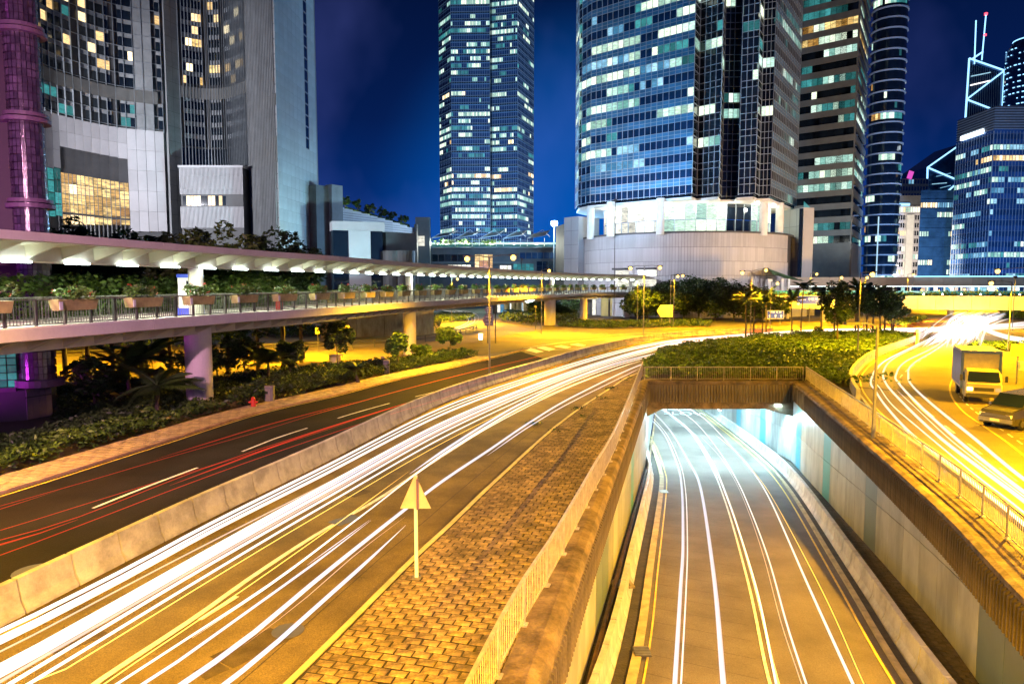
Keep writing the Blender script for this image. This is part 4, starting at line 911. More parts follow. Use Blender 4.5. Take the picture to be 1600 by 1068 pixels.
# travel is away from the camera, so +offset (right) is the side we see
MB().sweep(zpath(fb0, 0), [(-4.6, 5.60), (-4.6, 5.86), (-.06, 5.86), (-.06, 5.60)]).build('deck', M['bridge'], fbr)
MB().sweep(zpath(fb0, 0), [(-3.2, 4.72), (-3.2, 5.60), (-1.5, 5.60), (-1.5, 4.72)]).build('girder', M['bridge_in'], fbr)
Lb = plen(fb0); seg = 9.5; k = 0
def sub(path, a, b, n=None):
    n = n or max(2, int((b - a) / 1.2)); return [at_len(path, a + (b - a) * i / n)[0] for i in range(n + 1)]
s_ = 2.0
while s_ + 1 < Lb:
    e_ = min(Lb, s_ + seg) - 0.03; sp = zpath(sub(fb0, s_, e_), 0)
    MB().sweep(sp, [(-.06, 5.36), (-.06, 5.98), (0.16, 5.98), (0.20, 5.90), (0.20, 5.40), (0.1, 5.36)]).build('deck_fascia', M['bridge'], fbr)
    MB().sweep(sp, [(-4.8, 5.40), (-4.8, 5.98), (-4.6, 5.98), (-4.6, 5.40)]).build('deck_fascia', M['bridge'], fbr)
    MB().sweep(sp, [(0.65, 9.58), (0.65, 9.98), (0.95, 9.98), (0.95, 9.62), (0.85, 9.58)]).build('canopy_fascia', M['bridge'], fbr)
    MB().sweep(sp, [(-5.6, 9.60), (-5.6, 9.98), (-5.45, 9.98), (-5.45, 9.60)]).build('canopy_fascia', M['bridge'], fbr)
    s_ += seg
MB().sweep(zpath(fb0, 0), [(-5.5, 9.72), (-5.5, 9.90), (-2.3, 9.60), (0.72, 9.90), (0.72, 9.72), (-2.3, 9.46)]).build('canopy_roof', M['bridge_in'], fbr)
MB().sweep(zpath(fb0, 0), [(-1.75, 8.78), (-1.75, 9.6), (-1.35, 9.6), (-1.30, 8.84)]).build('canopy_beam', M['bridge'], fbr)
MB().sweep(zpath(fb0, 0), [(-3.3, 8.88), (-3.3, 9.6), (-2.9, 9.6), (-2.9, 8.88)]).build('canopy_beam', M['bridge'], fbr)
# tapering ribs under canopy and deck
def rib_shape(pts, th, name, mat):
    me = bpy.data.meshes.new(name); n = len(pts)
    me.from_pydata([(x, -th / 2, z) for x, z in pts] + [(x, th / 2, z) for x, z in pts], [], [tuple(range(n))[::-1], tuple(range(n, 2 * n))] + [(i, (i + 1) % n, n + (i + 1) % n, n + i) for i in range(n)])
    me.materials.append(mat); return me
cr = rib_shape([(-1.35, 8.95), (0.68, 9.60), (0.68, 9.74), (-1.35, 9.66)], 0.16, 'canopy_rib', M['bridge_in'])
dr_ = rib_shape([(-1.5, 4.80), (-0.06, 5.38), (-0.06, 5.62), (-1.5, 5.62)], 0.22, 'deck_bracket', M['bridge_in'])
k = 0; s_ = 3.0
while s_ < Lb - 1:
    p, t, n = at_len(fb0, s_)
    inst('canopy_rib', cr, fbr, (p.x, p.y, 0), math.atan2(n.y, n.x))
    inst('deck_bracket', dr_, fbr, (p.x, p.y, 0), math.atan2(n.y, n.x)); s_ += 1.95
# canopy lamps
s_ = 4.0; tub = bpy.data.meshes.new('canopy_light'); bb = MB().box((0, 0, 0), (1.35, 0.20, 0.09)); tub.from_pydata(bb.v, [], bb.f); tub.materials.append(M['tube']); k = 0
while s_ < Lb - 1:
    p, t, n = at_len(fb0, s_); q = p + n * -1.20
    inst('canopy_light', tub, fbr, (q.x, q.y, 8.80), math.atan2(t.y, t.x))
    if k % 3 == 0 and p.y > 15:
        ld = bpy.data.lights.new('canopy_glow', 'AREA'); ld.shape = 'RECTANGLE'; ld.size = 3.5; ld.size_y = .3; ld.energy = 100 * KB; ld.color = (0.90, 1.0, 0.72)
        lo = bpy.data.objects.new('canopy_glow', ld); C.objects.link(lo); lo.parent = fbr; lo.location = Vector((q.x, q.y, 8.70)) - fbr.location; lo.rotation_euler = (0, 0, math.atan2(t.y, t.x))
    s_ += 3.3; k += 1
# pillars
for i, (px, r_) in enumerate(((308, .80), (641, .72), (862, .75))):
    j_ = min(range(len(fb0)), key=lambda j: abs((proj((*(fb0[j] + Vector((right(fb0, j).x, right(fb0, j).y, 0)) * -2.0).xy, 3)) or (9999,))[0] - px)); q = fb0[j_] + Vector((right(fb0, j_).x, right(fb0, j_).y, 0)) * -2.0; o = MB().cyl((q.x, q.y, -0.1), r_, 5.45, 28).build('pillar', M['bridge'], fbr, smooth=False)
    cap = MB().cyl((q.x, q.y, 5.86), r_ * .55, 3.6, 20).build('canopy_column', M['bridge'], fbr)
for s_, r_ in ((Lb - 46, .8), (Lb - 26, .8), (Lb - 8, .8)):
    p, t, n = at_len(fb0, s_); q = p + n * -2.3; MB().cyl((q.x, q.y, -0.1), r_, 5.0, 20).build('pillar', M['bridge'], fbr)
# bridge railing: outer and inner
def railing2(off, label, near):
    root = empty('bridge_railing', (fb0[30].x, fb0[30].y, 5.9), label, 'railing'); pz = offs(fb0, off); L = plen(pz)
    MB().sweep(zpath(pz, 5.9), [(-.03, 1.20), (-.03, 1.27), (.03, 1.27), (.03, 1.20)]).build('top_rail', M['steel'], root)
    MB().sweep(zpath(pz, 5.9), [(-.02, .12), (-.02, .17), (.02, .17), (.02, .12)]).build('bottom_rail', M['steel'], root)
    b = MB(); m = int(L / 0.16)
    for k in range(m):
        p, t, n = at_len(pz, k * .16)
        if 14 < p.y < 100 and (near or k % 2): b.box((p.x, p.y, 6.62), (.022, .022, 1.15), math.atan2(t.y, t.x))
    b.build('balusters', M['steel'], root, kind='stuff')
    s_ = 1.0
    while s_ < L and near:
        p, t, n = at_len(pz, s_); MB().box((p.x, p.y, 6.5), (.10, .12, 1.25), math.atan2(t.y, t.x)).build('post', M['steel_dk'], root); s_ += 1.5
railing2(-0.02, 'outer railing of the footbridge, dark posts with thin bars, facing the roads', True)
railing2(-4.45, 'inner railing of the footbridge on the far edge of the deck', False)
# flower boxes hung along the railing, each with its own plant
bx = bpy.data.meshes.new('box'); bb = MB()
bb.add([(-1.05, -.22, 0), (1.05, -.22, 0), (1.05, .22, 0), (-1.05, .22, 0), (-1.15, -.28, .5), (1.15, -.28, .5), (1.15, .28, .5), (-1.15, .28, .5)], [(3, 2, 1, 0), (4, 5, 6, 7), (0, 1, 5, 4), (1, 2, 6, 5), (2, 3, 7, 6), (3, 0, 4, 7)])
bx.from_pydata(bb.v, [], bb.f); bx.materials.append(M['planter'])
protos = []
for v in range(4):
    cs = rng.normal(size=(16, 3)) * (0.62, .16, .12) + (0, 0, .30); P = clump_points(cs, rng.uniform(.14, .32, 16), 750)
    o = leaves('foliage', P, .085, M['leaf_br'], world=False); 
    cs2 = rng.uniform((-1.1, -.3, .2), (1.1, .3, .75), (9, 3)); Pf = clump_points(cs2, np.full(9, .09), 60); f_ = leaves('flower', Pf, .05, M['flower'], world=False)
    protos.append((o, f_))
s_ = 7.6; k = 0; SP = 4.45
pz = offs(fb0, 0.16)
while s_ < Lb - 12:
    p, t, n = at_len(pz, s_); ang = math.atan2(t.y, t.x)
    if p.y > 20:
        r_ = empty('flower_box', (p.x, p.y, 6.62), f'tan flower box on the footbridge railing, {nth(k)} from the left', 'flower box', 'flower boxes on the footbridge', rz=ang)
        o = inst('box', bx, r_, (0, 0, 0), world=False)
        if p.y < 70: MB().box((-1.0, 0.02 - .3, .22), (.18, .03, .36)).build('white_end_patch', M['white'], r_, world=False)
        f0, f1 = protos[k % 4]
        pl = empty('flowering_plant', (p.x, p.y, 7.1), f'leafy plant with small red flowers growing in the {nth(k)} footbridge box from the left', 'plant', 'plants in the footbridge boxes', rz=ang)
        inst('foliage', f0.data, pl, world=False); inst('flower', f1.data, pl, world=False); k += 1
    s_ += SP
for o, f_ in protos: bpy.data.objects.remove(o); bpy.data.objects.remove(f_)
# taller blooming shrub in the nearest box
q = G(50, 457, 7.3)
# information board on the deck
p, t, n = at_len(offs(fb0, -2.6), 0); q = min(offs(fb0, -2.4), key=lambda v: abs((proj((v.x, v.y, 7)) or (9999,))[0] - 301)); 
ib = empty('information_board', (q.x, q.y, 5.86), 'white notice board with blue top and base standing on the footbridge deck', 'notice board')
MB().box((q.x, q.y, 7.3), (1.35, .5, 2.1), .15).build('board', M['white'], ib)
MB().box((q.x, q.y, 8.32), (1.45, .58, .22), .15).build('blue_top', M['blue_p'], ib)
MB().box((q.x, q.y, 6.1), (1.45, .58, .45), .15).build('blue_base', M['blue_p'], ib)
MB().box((q.x + .2, q.y - .27, 7.55), (.62, .04, .95), .15).build('glazed_case', M['glass'], ib)
MB().box((q.x - .38, q.y - .30, 7.7), (.34, .03, .5), .15).build('paper_notice', M['paint'], ib)
q = min(fb0, key=lambda v: abs((proj((v.x, v.y, 6.5)) or (9999,))[0] - 454))
rx = empty('red_bin', (q.x - .7, q.y, 5.86), 'red and tan rubbish bin behind the railing of the footbridge', 'bin')
MB().cyl((q.x - .7, q.y, 5.86), .26, .95, 14).build('body', M['red'], rx); MB().cyl((q.x - .7, q.y, 6.81), .30, .12, 14, .2).build('lid', M['planter'], rx)

# ================================================================== FAR WALKWAY AND FLYOVER ON THE RIGHT
def girder_bridge(name, label, x0, x1, Y0, Y1, yt, yb, mat, seg_px, cat):
    A = XY(x0, Y0); B = XY(x1, Y1); zt, zb = Zat(yt, Y0), Zat(yb, Y0); root = empty(name, (A.x, A.y, zb), label, cat)
    n = int((B - A).length / seg_px)
    for k in range(n):
        a = A.lerp(B, k / n); b = A.lerp(B, (k + 1) / n); d = (b - a).normalized() * .03
        MB().slab(a + d, b - d, zb, zt, .3, 0).build('fascia_panel', mat, root)
    MB().slab(A, B, zb + .2, zt - .15, 5.5, -.32).build('deck', M['bridge_in'], root)
    return root, A, B, zb, zt
r1, A, B, zb, zt = girder_bridge('flyover', 'low flyover with yellow lit fascia panels spanning the far crossing', 1150, 1760, 150, 132, 461, 481, mk('flyover panels', (.62, .52, .30), .6, .12, .5, .05, objrand=.07), 3.1, 'flyover')
for f in (.10, .27, .437, 1.0):
    q = A.lerp(B, f); MB().cyl((q.x, q.y + 2.6, -.05), .85, zb + .3, 18).build('pillar', M['bridge_in'], r1)
r2, A2, B2, zb2, zt2 = girder_bridge('elevated_walkway', 'covered elevated walkway with beige roof fascia crossing above the flyover', 1208, 1800, 176, 168, 433, 447, mk('walkway fascia', (.50, .42, .33), .6, .1, .5, .05, objrand=.05), 6.5, 'walkway')
MB().slab(A2, B2, Zat(458, 176), Zat(455, 176), 4.5, .1).build('walkway_floor', M['bridge_in'], r2)
MB().slab(A2, B2, zb2 - .03, zb2 + .10, .5, -.9).build('light_strip', M['tube'], r2)
for f in np.linspace(.02, .98, 22):
    q = A2.lerp(B2, f); MB().box((q.x, q.y + 2, (zb2 + Zat(456, 176)) / 2), (.3, .3, zb2 - Zat(456, 176))).build('column', M['bridge'], r2)
a3 = XY(1428, 172); b3 = XY(1800, 164); MB().slab(a3, b3, zt2 + .02, zt2 + .28, .2, .05).build('blue_light_line', M['led'], r2)
for f in (.12, .3, .5, .75): q = A2.lerp(B2, f); MB().cyl((q.x, q.y + 2.6, -.05), .7, Zat(457, 176) + .1, 14).build('pillar', M['bridge_in'], r2)
# glass parapet with plants in front of it, on the flyover
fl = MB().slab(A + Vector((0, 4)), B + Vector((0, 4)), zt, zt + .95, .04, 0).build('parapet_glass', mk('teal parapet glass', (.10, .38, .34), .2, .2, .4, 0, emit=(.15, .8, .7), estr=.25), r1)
Pp = []
for k in range(2600):
    q = A.lerp(B, random.random()); Pp.append((q.x, q.y + 1.6 + random.random(), zt + abs(random.gauss(.15, .35))))
leaves('hedge', Pp, .32, M['leaf_br'], kind='stuff')
for i in range(9):
    q = A.lerp(B, .52 + i * .048); t = empty('parapet_lamp', (q.x, q.y + .8, zt), f'small pale lamp on the edge of the flyover, {nth(i)} from the trees', 'lamp', 'lamps on the flyover edge')
    MB().cyl((q.x, q.y + .8, zt), .05, .25, 6).build('stem', M['steel'], t); MB().cyl((q.x, q.y + .8, zt + .25), .16, .22, 10, .1).build('globe', M['tube'], t)

# ================================================================== SMALL STREET THINGS
# warning sign seen from behind on the paved strip
q = G(651, 902, .13); sg = empty('warning_sign', q, 'triangular warning sign seen from behind on a pale pole on the paved strip', 'road sign')
zt_ = Zat(742, q.y); MB().box((q.x, q.y, (zt_ + .1) / 2), (.085, .075, zt_ - .1)).build('pole', M['white'], sg)
w_ = .40; zb_ = zt_ - .86
MB().add([(q.x - w_, q.y - .05, zb_), (q.x + w_, q.y - .05, zb_), (q.x + .03, q.y - .05, zt_ - .02), (q.x - .03, q.y - .05, zt_ - .02), (q.x - w_, q.y - .065, zb_), (q.x + w_, q.y - .065, zb_), (q.x + .03, q.y - .065, zt_ - .02), (q.x - .03, q.y - .065, zt_ - .02)], [(0, 1, 2, 3), (7, 6, 5, 4), (0, 4, 5, 1), (1, 5, 6, 2), (2, 6, 7, 3), (3, 7, 4, 0)]).build('triangle_plate', mk('sign back', (.62, .50, .30), .5, .15, 2, .05), sg)
MB().box((q.x + .06, q.y - .09, zb_ + .38), (.06, .05, .80)).build('bracket', M['purple_t'], sg)
MB().box((q.x, q.y, .14), (.22, .22, .03)).build('foot_plate', M['steel'], sg)
for f_ in (.15, .55): MB().box((q.x, q.y - .055, zb_ + f_), (.24 if f_ < .3 else .14, .03, .035)).build('clamp', bpy.data.materials['sign back'], sg)
for dx in (-.07, .07): MB().cyl((q.x + dx, q.y + .07, .15), .016, .04, 6).build('bolt', M['steel_dk'], sg)
# direction boards seen from behind near the nearest twin lamp
q = G(767, 536); ds = empty('direction_sign', q, 'two stacked pointed direction boards on dark poles beyond the nearest twin lamp', 'road sign')
zz = lambda y: Zat(y, q.y, 767)
for x in (762, 774): w = D(x, 500, q.y); MB().cyl((w.x, w.y, 0), .07, zz(478), 8).build('pole', M['steel_dk'], ds)
for y0, y1, x0, x1 in ((490, 478, 757, 769), (509, 491, 754, 771)):
    a = D(x0, y0, q.y); b = D(x1, y1, q.y); m_ = (zz(y0) + zz(y1)) / 2
    pts = [(a.x, m_), (a.x + .35, zz(y0)), (b.x, zz(y0)), (b.x, zz(y1)), (a.x + .35, zz(y1))]; n = 5
    MB().add([(x, q.y - .12, z) for x, z in pts] + [(x, q.y - .18, z) for x, z in pts], [tuple(range(n)), tuple(range(n, 2 * n))[::-1]] + [(i, (i + 1) % n, n + (i + 1) % n, n + i) for i in range(n)]).build('board', M['steel'], ds)
    for k in range(3): MB().box(((a.x + b.x) / 2 + .1, q.y - .2, zz(y0) + (zz(y1) - zz(y0)) * (k + .7) / 3.4), ((b.x - a.x) * .55, .02, .10)).build('stiffener', M['white'], ds)
# glowing bollard on the traffic island
q = G(751, 534); bo = empty('lit_bollard', q, 'small glowing white traffic bollard on the island below the footbridge', 'bollard')
MB().cyl(q, .26, .3, 14).build('base', M['planter'], bo); MB().cyl(q + Vector((0, 0, .3)), .26, .85, 14, .30).build('glowing_body', lampmat('bollard glow', (1, .9, .55), 5), bo); MB().cyl(q + Vector((0, 0, 1.15)), .30, .12, 14, .12).build('cap', M['paint'], bo)
# hexagon-ended board before the trees
q = G(1038, 509); hb = empty('direction_sign', q, 'pale pointed direction board seen from behind before the dark trees', 'road sign')
a = D(1026, 495, q.y); b = D(1051, 476, q.y); m_ = (a.z + b.z) / 2; pts = [(a.x, m_), (a.x + .7, a.z), (b.x, a.z), (b.x, b.z), (a.x + .7, b.z)]
MB().add([(x, q.y - .12, z) for x, z in pts] + [(x, q.y - .2, z) for x, z in pts], [tuple(range(5)), tuple(range(5, 10))[::-1]] + [(i, (i + 1) % 5, 5 + (i + 1) % 5, 5 + i) for i in range(5)]).build('board', mk('pale sign back', (.5, .45, .35), .5), hb)
for x in (1034, 1046): w = D(x, 490, q.y); MB().cyl((w.x, w.y, 0), .08, b.z, 8).build('pole', M['steel'], hb)
# small parking plates on poles by the back road
for i, (x, yb, yt, lab) in enumerate(((497, 545, 512, 'left of the small tree'), (543, 545, 508, 'right of the small tree'))):
    q = G(x, yb + 4); z = Zat(yt, q.y); t = empty('parking_plate', q, f'small pale plate on a thin pole by the back road, {lab}', 'road sign', 'small plates by the back road')
    MB().cyl(q, .035, z, 8).build('pole', M['steel'], t); MB().box((q.x, q.y - .05, z - .35), (.55, .03, .7)).build('plate', mk('yellow lit plate', (.6, .5, .2), .5), t)
    MB().box((q.x, q.y - .075, z - .28), (.3, .02, .3)).build('symbol', M['steel_dk'], t)
# electrical cabinets, posts
for x, y, w, h, lab in ((525, 578, 1.0, 1.35, 'tan electrical cabinet among the shrubs by the back road'), (422, 628, .55, 1.05, 'small grey utility box at the kerb of the left footway'), (193, 632, .32, .75, 'short mauve bollard post in the dark planting'), (598, 572, .3, .9, 'short pale post sticking out of the shrubs'), (604, 585, .5, 1.2, 'narrow brown box half hidden by the tropical plant')):
    q = G(x, y); t = empty('utility_box', q, lab, 'utility box')
    m_ = {'tan': 'planter', 'sma': 'stone_br', 'sho': 'purple_t', 'nar': 'stone_br'}[lab[:3]]
    MB().box((q.x, q.y, h / 2), (w, w * .7, h)).build('body', M[m_], t); MB().box((q.x, q.y, h + .03), (w * 1.08, w * .78, .06)).build('top', M['steel'], t)
    MB().box((q.x - w * .15, q.y - w * .36, h * .5), (w * .55, .03, h * .75)).build('door', M['bridge_in'] if w > .6 else M['steel'], t)
q = G(396, 638); t = empty('fire_hydrant', q, 'red fire hydrant on the left footway beside the bridge pillar', 'hydrant')
MB().cyl(q, .16, .6, 12, .13).build('barrel', M['red'], t); MB().cyl(q + Vector((0, 0, .6)), .17, .16, 12, .05).build('cap', M['red'], t); MB().bar(q + Vector((-.28, 0, .42)), q + Vector((.28, 0, .42)), .1).build('outlet', M['red'], t)
# blue road signs at the right
def blue_sign(x0, y0, x1, y1, Y, lab, lines, legs=True, arrows=0):
    a = D(x0, y1, Y); b = D(x1, y0, Y); t = empty('blue_sign', ((a.x + b.x) / 2, Y, 0), lab, 'road sign')
    MB().box(((a.x + b.x) / 2, Y, (a.z + b.z) / 2), (b.x - a.x, .08, b.z - a.z)).build('board', M['paint'], t)
    MB().box(((a.x + b.x) / 2, Y - .05, (a.z + b.z) / 2), (b.x - a.x - .2, .04, b.z - a.z - .2)).build('blue_face', M['blue_p'], t)
    for s_, fx, fz_, sz in lines:
        text(s_, (a.x + (b.x - a.x) * fx, Y - .09, a.z + (b.z - a.z) * fz_), sz, M['white_e'], (R(90), 0, 0), t)
    for k in range(arrows):
        cx = a.x + (b.x - a.x) * (k + .5) / arrows; z0 = a.z + .25; h = (b.z - a.z) * .38
        MB().box((cx, Y - .09, z0 + h * .3), (.16, .02, h * .6)).add([(cx - .25, Y - .09, z0 + h * .6), (cx + .25, Y - .09, z0 + h * .6), (cx, Y - .09, z0 + h)], [(0, 1, 2)]).build('arrow', M['white_e'], t)
    if legs:
        for f in (.2, .8): MB().cyl((a.x + (b.x - a.x) * f, Y + .12, 0), .07, b.z - .2, 8).build('leg', M['steel'], t)
M['white_e'] = mk('glowing white lettering', (.8, .8, .8), .5, 0, 1, 0, emit=(.8, .85, 1), estr=.5)  # emission stands in for light thrown back by the lettering
blue_sign(1245, 462, 1289, 475, 138, 'large blue direction sign board mounted on the flyover behind the palms', [('中環', .50, .58, .62), ('灣仔', .74, .58, .62), ('Central', .2, .55, .42), ('Wan Chai', .8, .22, .36)], False)
blue_sign(1198, 485, 1225, 498, 134, 'low blue sign board with three lane arrows left of the palm row', [('中環 北 東', .5, .8, .5)], True, 3)
# sign cluster at the right edge
q = G(1588, 600); t = empty('sign_post', q, 'grey sign board seen from behind above small round signs at the right edge', 'road sign')
MB().cyl(q, .06, Zat(535, q.y), 8).build('pole', M['steel'], t); a = D(1577, 556, q.y); b = D(1600, 537, q.y)
MB().box(((a.x + b.x) / 2, q.y - .1, (a.z + b.z) / 2), (b.x - a.x, .05, b.z - a.z)).build('board', M['planter'], t)
for y in (567, 574): w = D(1594, y, q.y - .1); MB().cyl((w.x, w.y - .1, w.z - .15), .22, .3, 14).build('round_sign', M['paint'], t)
q = G(1433, 538); t = empty('arrow_bollard', q, 'yellow arrow bollard at the tip of the hedge island', 'bollard')
MB().cyl(q, .22, 1.5, 12, .16).build('body', mk('yellow bollard', (.7, .6, .05), .5, emit=(1, .9, .1), estr=.4), t); MB().cyl(q + Vector((0, 0, 1.5)), .3, .5, 12).build('disc', M['white'], t)
# kerbside railing along the back road
def simple_rail(pts, label, h=1.0, mat='steel_dk'):
    path = smooth_path(pts, 1.0); root = empty('railing', path[0], label, 'railing')
    MB().sweep(path, [(-.04, h - .12), (-.04, h), (.04, h), (.04, h - .12)]).build('rail', M[mat], root)
    MB().sweep(path, [(-.03, h * .5 - .05), (-.03, h * .5 + .04), (.03, h * .5 + .04), (.03, h * .5 - .05)]).build('rail', M[mat], root)
    L = plen(path); n = max(1, int(L / 3))
    for k in range(n + 1): p, t_, nn = at_len(path, k * L / n); MB().box((p.x, p.y, h / 2), (.09, .09, h), 0).build('post', M[mat], root)
simple_rail(P2([(384, 552), (450, 549), (550, 544), (650, 536), (720, 524), (745, 516)]), 'dark two-rail guard rail along the back road below the footbridge')
simple_rail(P2([(60, 566), (120, 562), (180, 560), (260, 558)]), 'dark guard rail beyond the back road beside the purple building')
simple_rail(P2([(96, 606), (126, 606)]), 'short dark gate railing at the foot of the purple building', 1.3)
# low curved stone wall
w_ = smooth_path(P2([(105, 612), (130, 614), (160, 621), (184, 634)]), .6)
tag(MB().sweep(w_, [(-.2, 0), (-.2, .7), (.2, .7), (.2, 0)]).build('stone_wall', mk('rubble wall', (.24, .17, .08), .9, .4, 5, .8)), 'low curved stone wall in front of the back road', 'wall')
w_ = smooth_path(P2([(262, 664), (300, 652), (345, 640), (400, 628), (430, 622)]), .8)
tag(MB().sweep(w_, [(-.15, 0), (-.15, .45), (.15, .45), (.15, 0)]).build('stone_wall', mk('rubble kerb wall', (.28, .20, .11), .9, .4, 5, .8)), 'low stone wall along the back of the left footway by the pillar', 'wall')

# ================================================================== VEHICLES
def wheel(root, x, y, r, w, rz=0):
    t = MB()
    n = 20
    for a, b in ((r, w),):
        vs = [(x - b / 2, y + a * math.cos(2 * math.pi * i / n), r + a * math.sin(2 * math.pi * i / n)) for i in range(n)] + [(x + b / 2, y + a * math.cos(2 * math.pi * i / n), r + a * math.sin(2 * math.pi * i / n)) for i in range(n)]
        t.add(vs, [tuple(range(n)), tuple(range(n, 2 * n))[::-1]] + [(i, (i + 1) % n, n + (i + 1) % n, n + i) for i in range(n)])
    o = t.build('wheel', M['rubber'], root, world=False)
    t = MB(); r2 = r * .55
    vs = [(x - w / 2 - .01, y + r2 * math.cos(2 * math.pi * i / n), r + r2 * math.sin(2 * math.pi * i / n)) for i in range(n)] + [(x + w / 2 + .01, y + r2 * math.cos(2 * math.pi * i / n), r + r2 * math.sin(2 * math.pi * i / n)) for i in range(n)]
    t.add(vs, [tuple(range(n)), tuple(range(n, 2 * n))[::-1]] + [(i, (i + 1) % n, n + (i + 1) % n, n + i) for i in range(n)])
    t.build('rim', M['steel'], o, world=False)
def loft(sections, mat_i=0):
    """sections: list of (y, [(x, z)...]) joined into a closed hull"""
    b = MB(); n = len(sections[0][1]); vs = [(x, y, z) for y, pr in sections for x, z in pr]; fs = []
    for i in range(len(sections) - 1):
        for j in range(n): fs.append((i * n + j, i * n + (j + 1) % n, (i + 1) * n + (j + 1) % n, (i + 1) * n + j))
    fs += [tuple(range(n))[::-1], tuple(range((len(sections) - 1) * n, len(sections) * n))]
    return b.add(vs, fs)
# box truck facing the viewer (front towards -y)
q = G(1536, 631); tr = empty('box_truck', (q.x, q.y, 0.01), 'box truck with blue framed white cargo box and cream cab stopped beside the yellow line', 'truck', rz=R(-26))
bb = MB().box((0, 3.9, 2.05), (2.25, 4.6, 2.5)); o = bb.build('cargo_box', M['truck_w'], tr, world=False)
MB().box((0, 1.56, 2.05), (1.95, .06, 2.15)).build('front_panel', mk('cream cargo front', (.7, .6, .3), .5, .1), tr, world=False)
for x in (-1.08, 1.08): MB().box((x, 1.56, 2.05), (.16, .12, 2.56)).build('blue_post', M['truck_b'], tr, world=False)
MB().box((0, 1.56, 3.27), (2.3, .14, .16)).build('blue_beam', M['truck_b'], tr, world=False); MB().box((0, 3.9, 3.33), (2.3, 4.7, .05)).build('roof', M['white'], tr, world=False)
for x in (-1.14, 1.14): MB().box((x, 3.9, 2.05), (.03, 4.5, 2.2)).build('side_panel', M['truck_b'], tr, world=False)
def sec(y, hw, z0, z1, tw): return (y, [(-hw, z0), (hw, z0), (hw, z1 - .25), (hw - tw, z1), (-hw + tw, z1), (-hw, z1 - .25)])
loft([sec(0.0, .95, .5, 1.30, .05), sec(.12, 1.02, .42, 1.42, .06), sec(.55, 1.02, .42, 2.12, .14), sec(1.5, 1.02, .42, 2.18, .14)]).build('cab', M['truck_y'], tr, world=False)
MB().add([(-.9, .06, 1.44), (.9, .06, 1.44), (.84, .44, 2.06), (-.84, .44, 2.06)], [(0, 1, 2, 3)]).build('windscreen', M['glass'], tr, world=False)
for x in (-1.035, 1.035): MB().add([(x, .35, 1.4), (x, 1.3, 1.4), (x, 1.3, 1.95), (x, .62, 1.95)], [(0, 1, 2, 3)]).build('side_window', M['glass'], tr, world=False)
MB().box((0, -.04, .55), (1.98, .16, .24)).build('bumper', M['steel_dk'], tr, world=False); MB().box((0, -.03, .95), (1.1, .05, .22)).build('grille', M['steel_dk'], tr, world=False)
for x in (-.78, .78): MB().box((x, -.03, .95), (.3, .06, .2)).build('headlight', lampmat('headlight', (1, .55, .2), 12 if x < 0 else 1), tr, world=False)
for x in (-1.25, 1.25): MB().box((x, .28, 1.65), (.16, .06, .4)).build('mirror', M['steel_dk'], tr, world=False)
MB().box((0, -.07, .60), (.46, .02, .12)).build('number_plate', M['paint'], tr, world=False)
for y in (.75, 4.9):
    for x in (-.88, .88): wheel(tr, x, y, .40, .24)
MB().box((0, 3.2, .62), (.9, 5.4, .22)).build('chassis', M['steel_dk'], tr, world=False)
# dark van nearer the viewer, pointing left
q = G(1590, 664); vn = empty('van', (q.x, q.y, .01), 'dark boxy van standing in front of the truck by the yellow line', 'van', rz=R(-62))
def vs_(y, hw, z0, z1, tw): return (y, [(-hw, z0), (hw, z0), (hw + .02, (z0 + z1) / 2), (hw - tw, z1), (-hw + tw, z1), (-hw - .02, (z0 + z1) / 2)])
loft([vs_(-2.3, .78, .35, .82, .08), vs_(-2.15, .88, .28, .98, .08), vs_(-1.2, .92, .25, 1.12, .08), vs_(-.55, .92, .25, 1.78, .2), vs_(1.9, .92, .25, 1.84, .2), vs_(2.3, .9, .3, 1.7, .22)]).build('body', M['van'], vn, world=False)
MB().add([(-.78, -1.20, 1.18), (.78, -1.20, 1.18), (.66, -.62, 1.78), (-.66, -.62, 1.78)], [(0, 1, 2, 3)]).build('windscreen', M['glass'], vn, world=False)
for x in (-1, 1):
    for y0, y1 in ((-.75, .1), (.2, 1.1), (1.2, 2.0)): MB().add([(x * .945, y0, 1.12), (x * .945, y1, 1.12), (x * .80, y1, 1.66), (x * .80, y0 + (.25 if y0 < -.5 else 0), 1.66)], [(0, 1, 2, 3)]).build('side_window', M['glass'], vn, world=False)
    MB().box((x * .66, -2.24, .76), (.3, .1, .16)).build('headlight', M['white'], vn, world=False)
    MB().box((x * 1.02, -.85, 1.18), (.14, .08, .16)).build('mirror', M['van'], vn, world=False)
    for y in (-1.4, 1.5): wheel(vn, x * .82, y, .32, .2)
MB().box((0, -2.28, .5), (1.7, .12, .2)).build('bumper', M['steel'], vn, world=False); MB().box((0, -1.68, 1.06), (1.45, .9, .02), rot=Matrix.Rotation(R(8), 3, 'X')).build('bonnet', M['steel_dk'], vn, world=False); MB().box((0, -2.33, .52), (.48, .03, .13)).build('number_plate', M['paint'], vn, world=False); MB().box((0, -2.25, .72), (1.0, .06, .14)).build('grille', M['rubber'], vn, world=False)
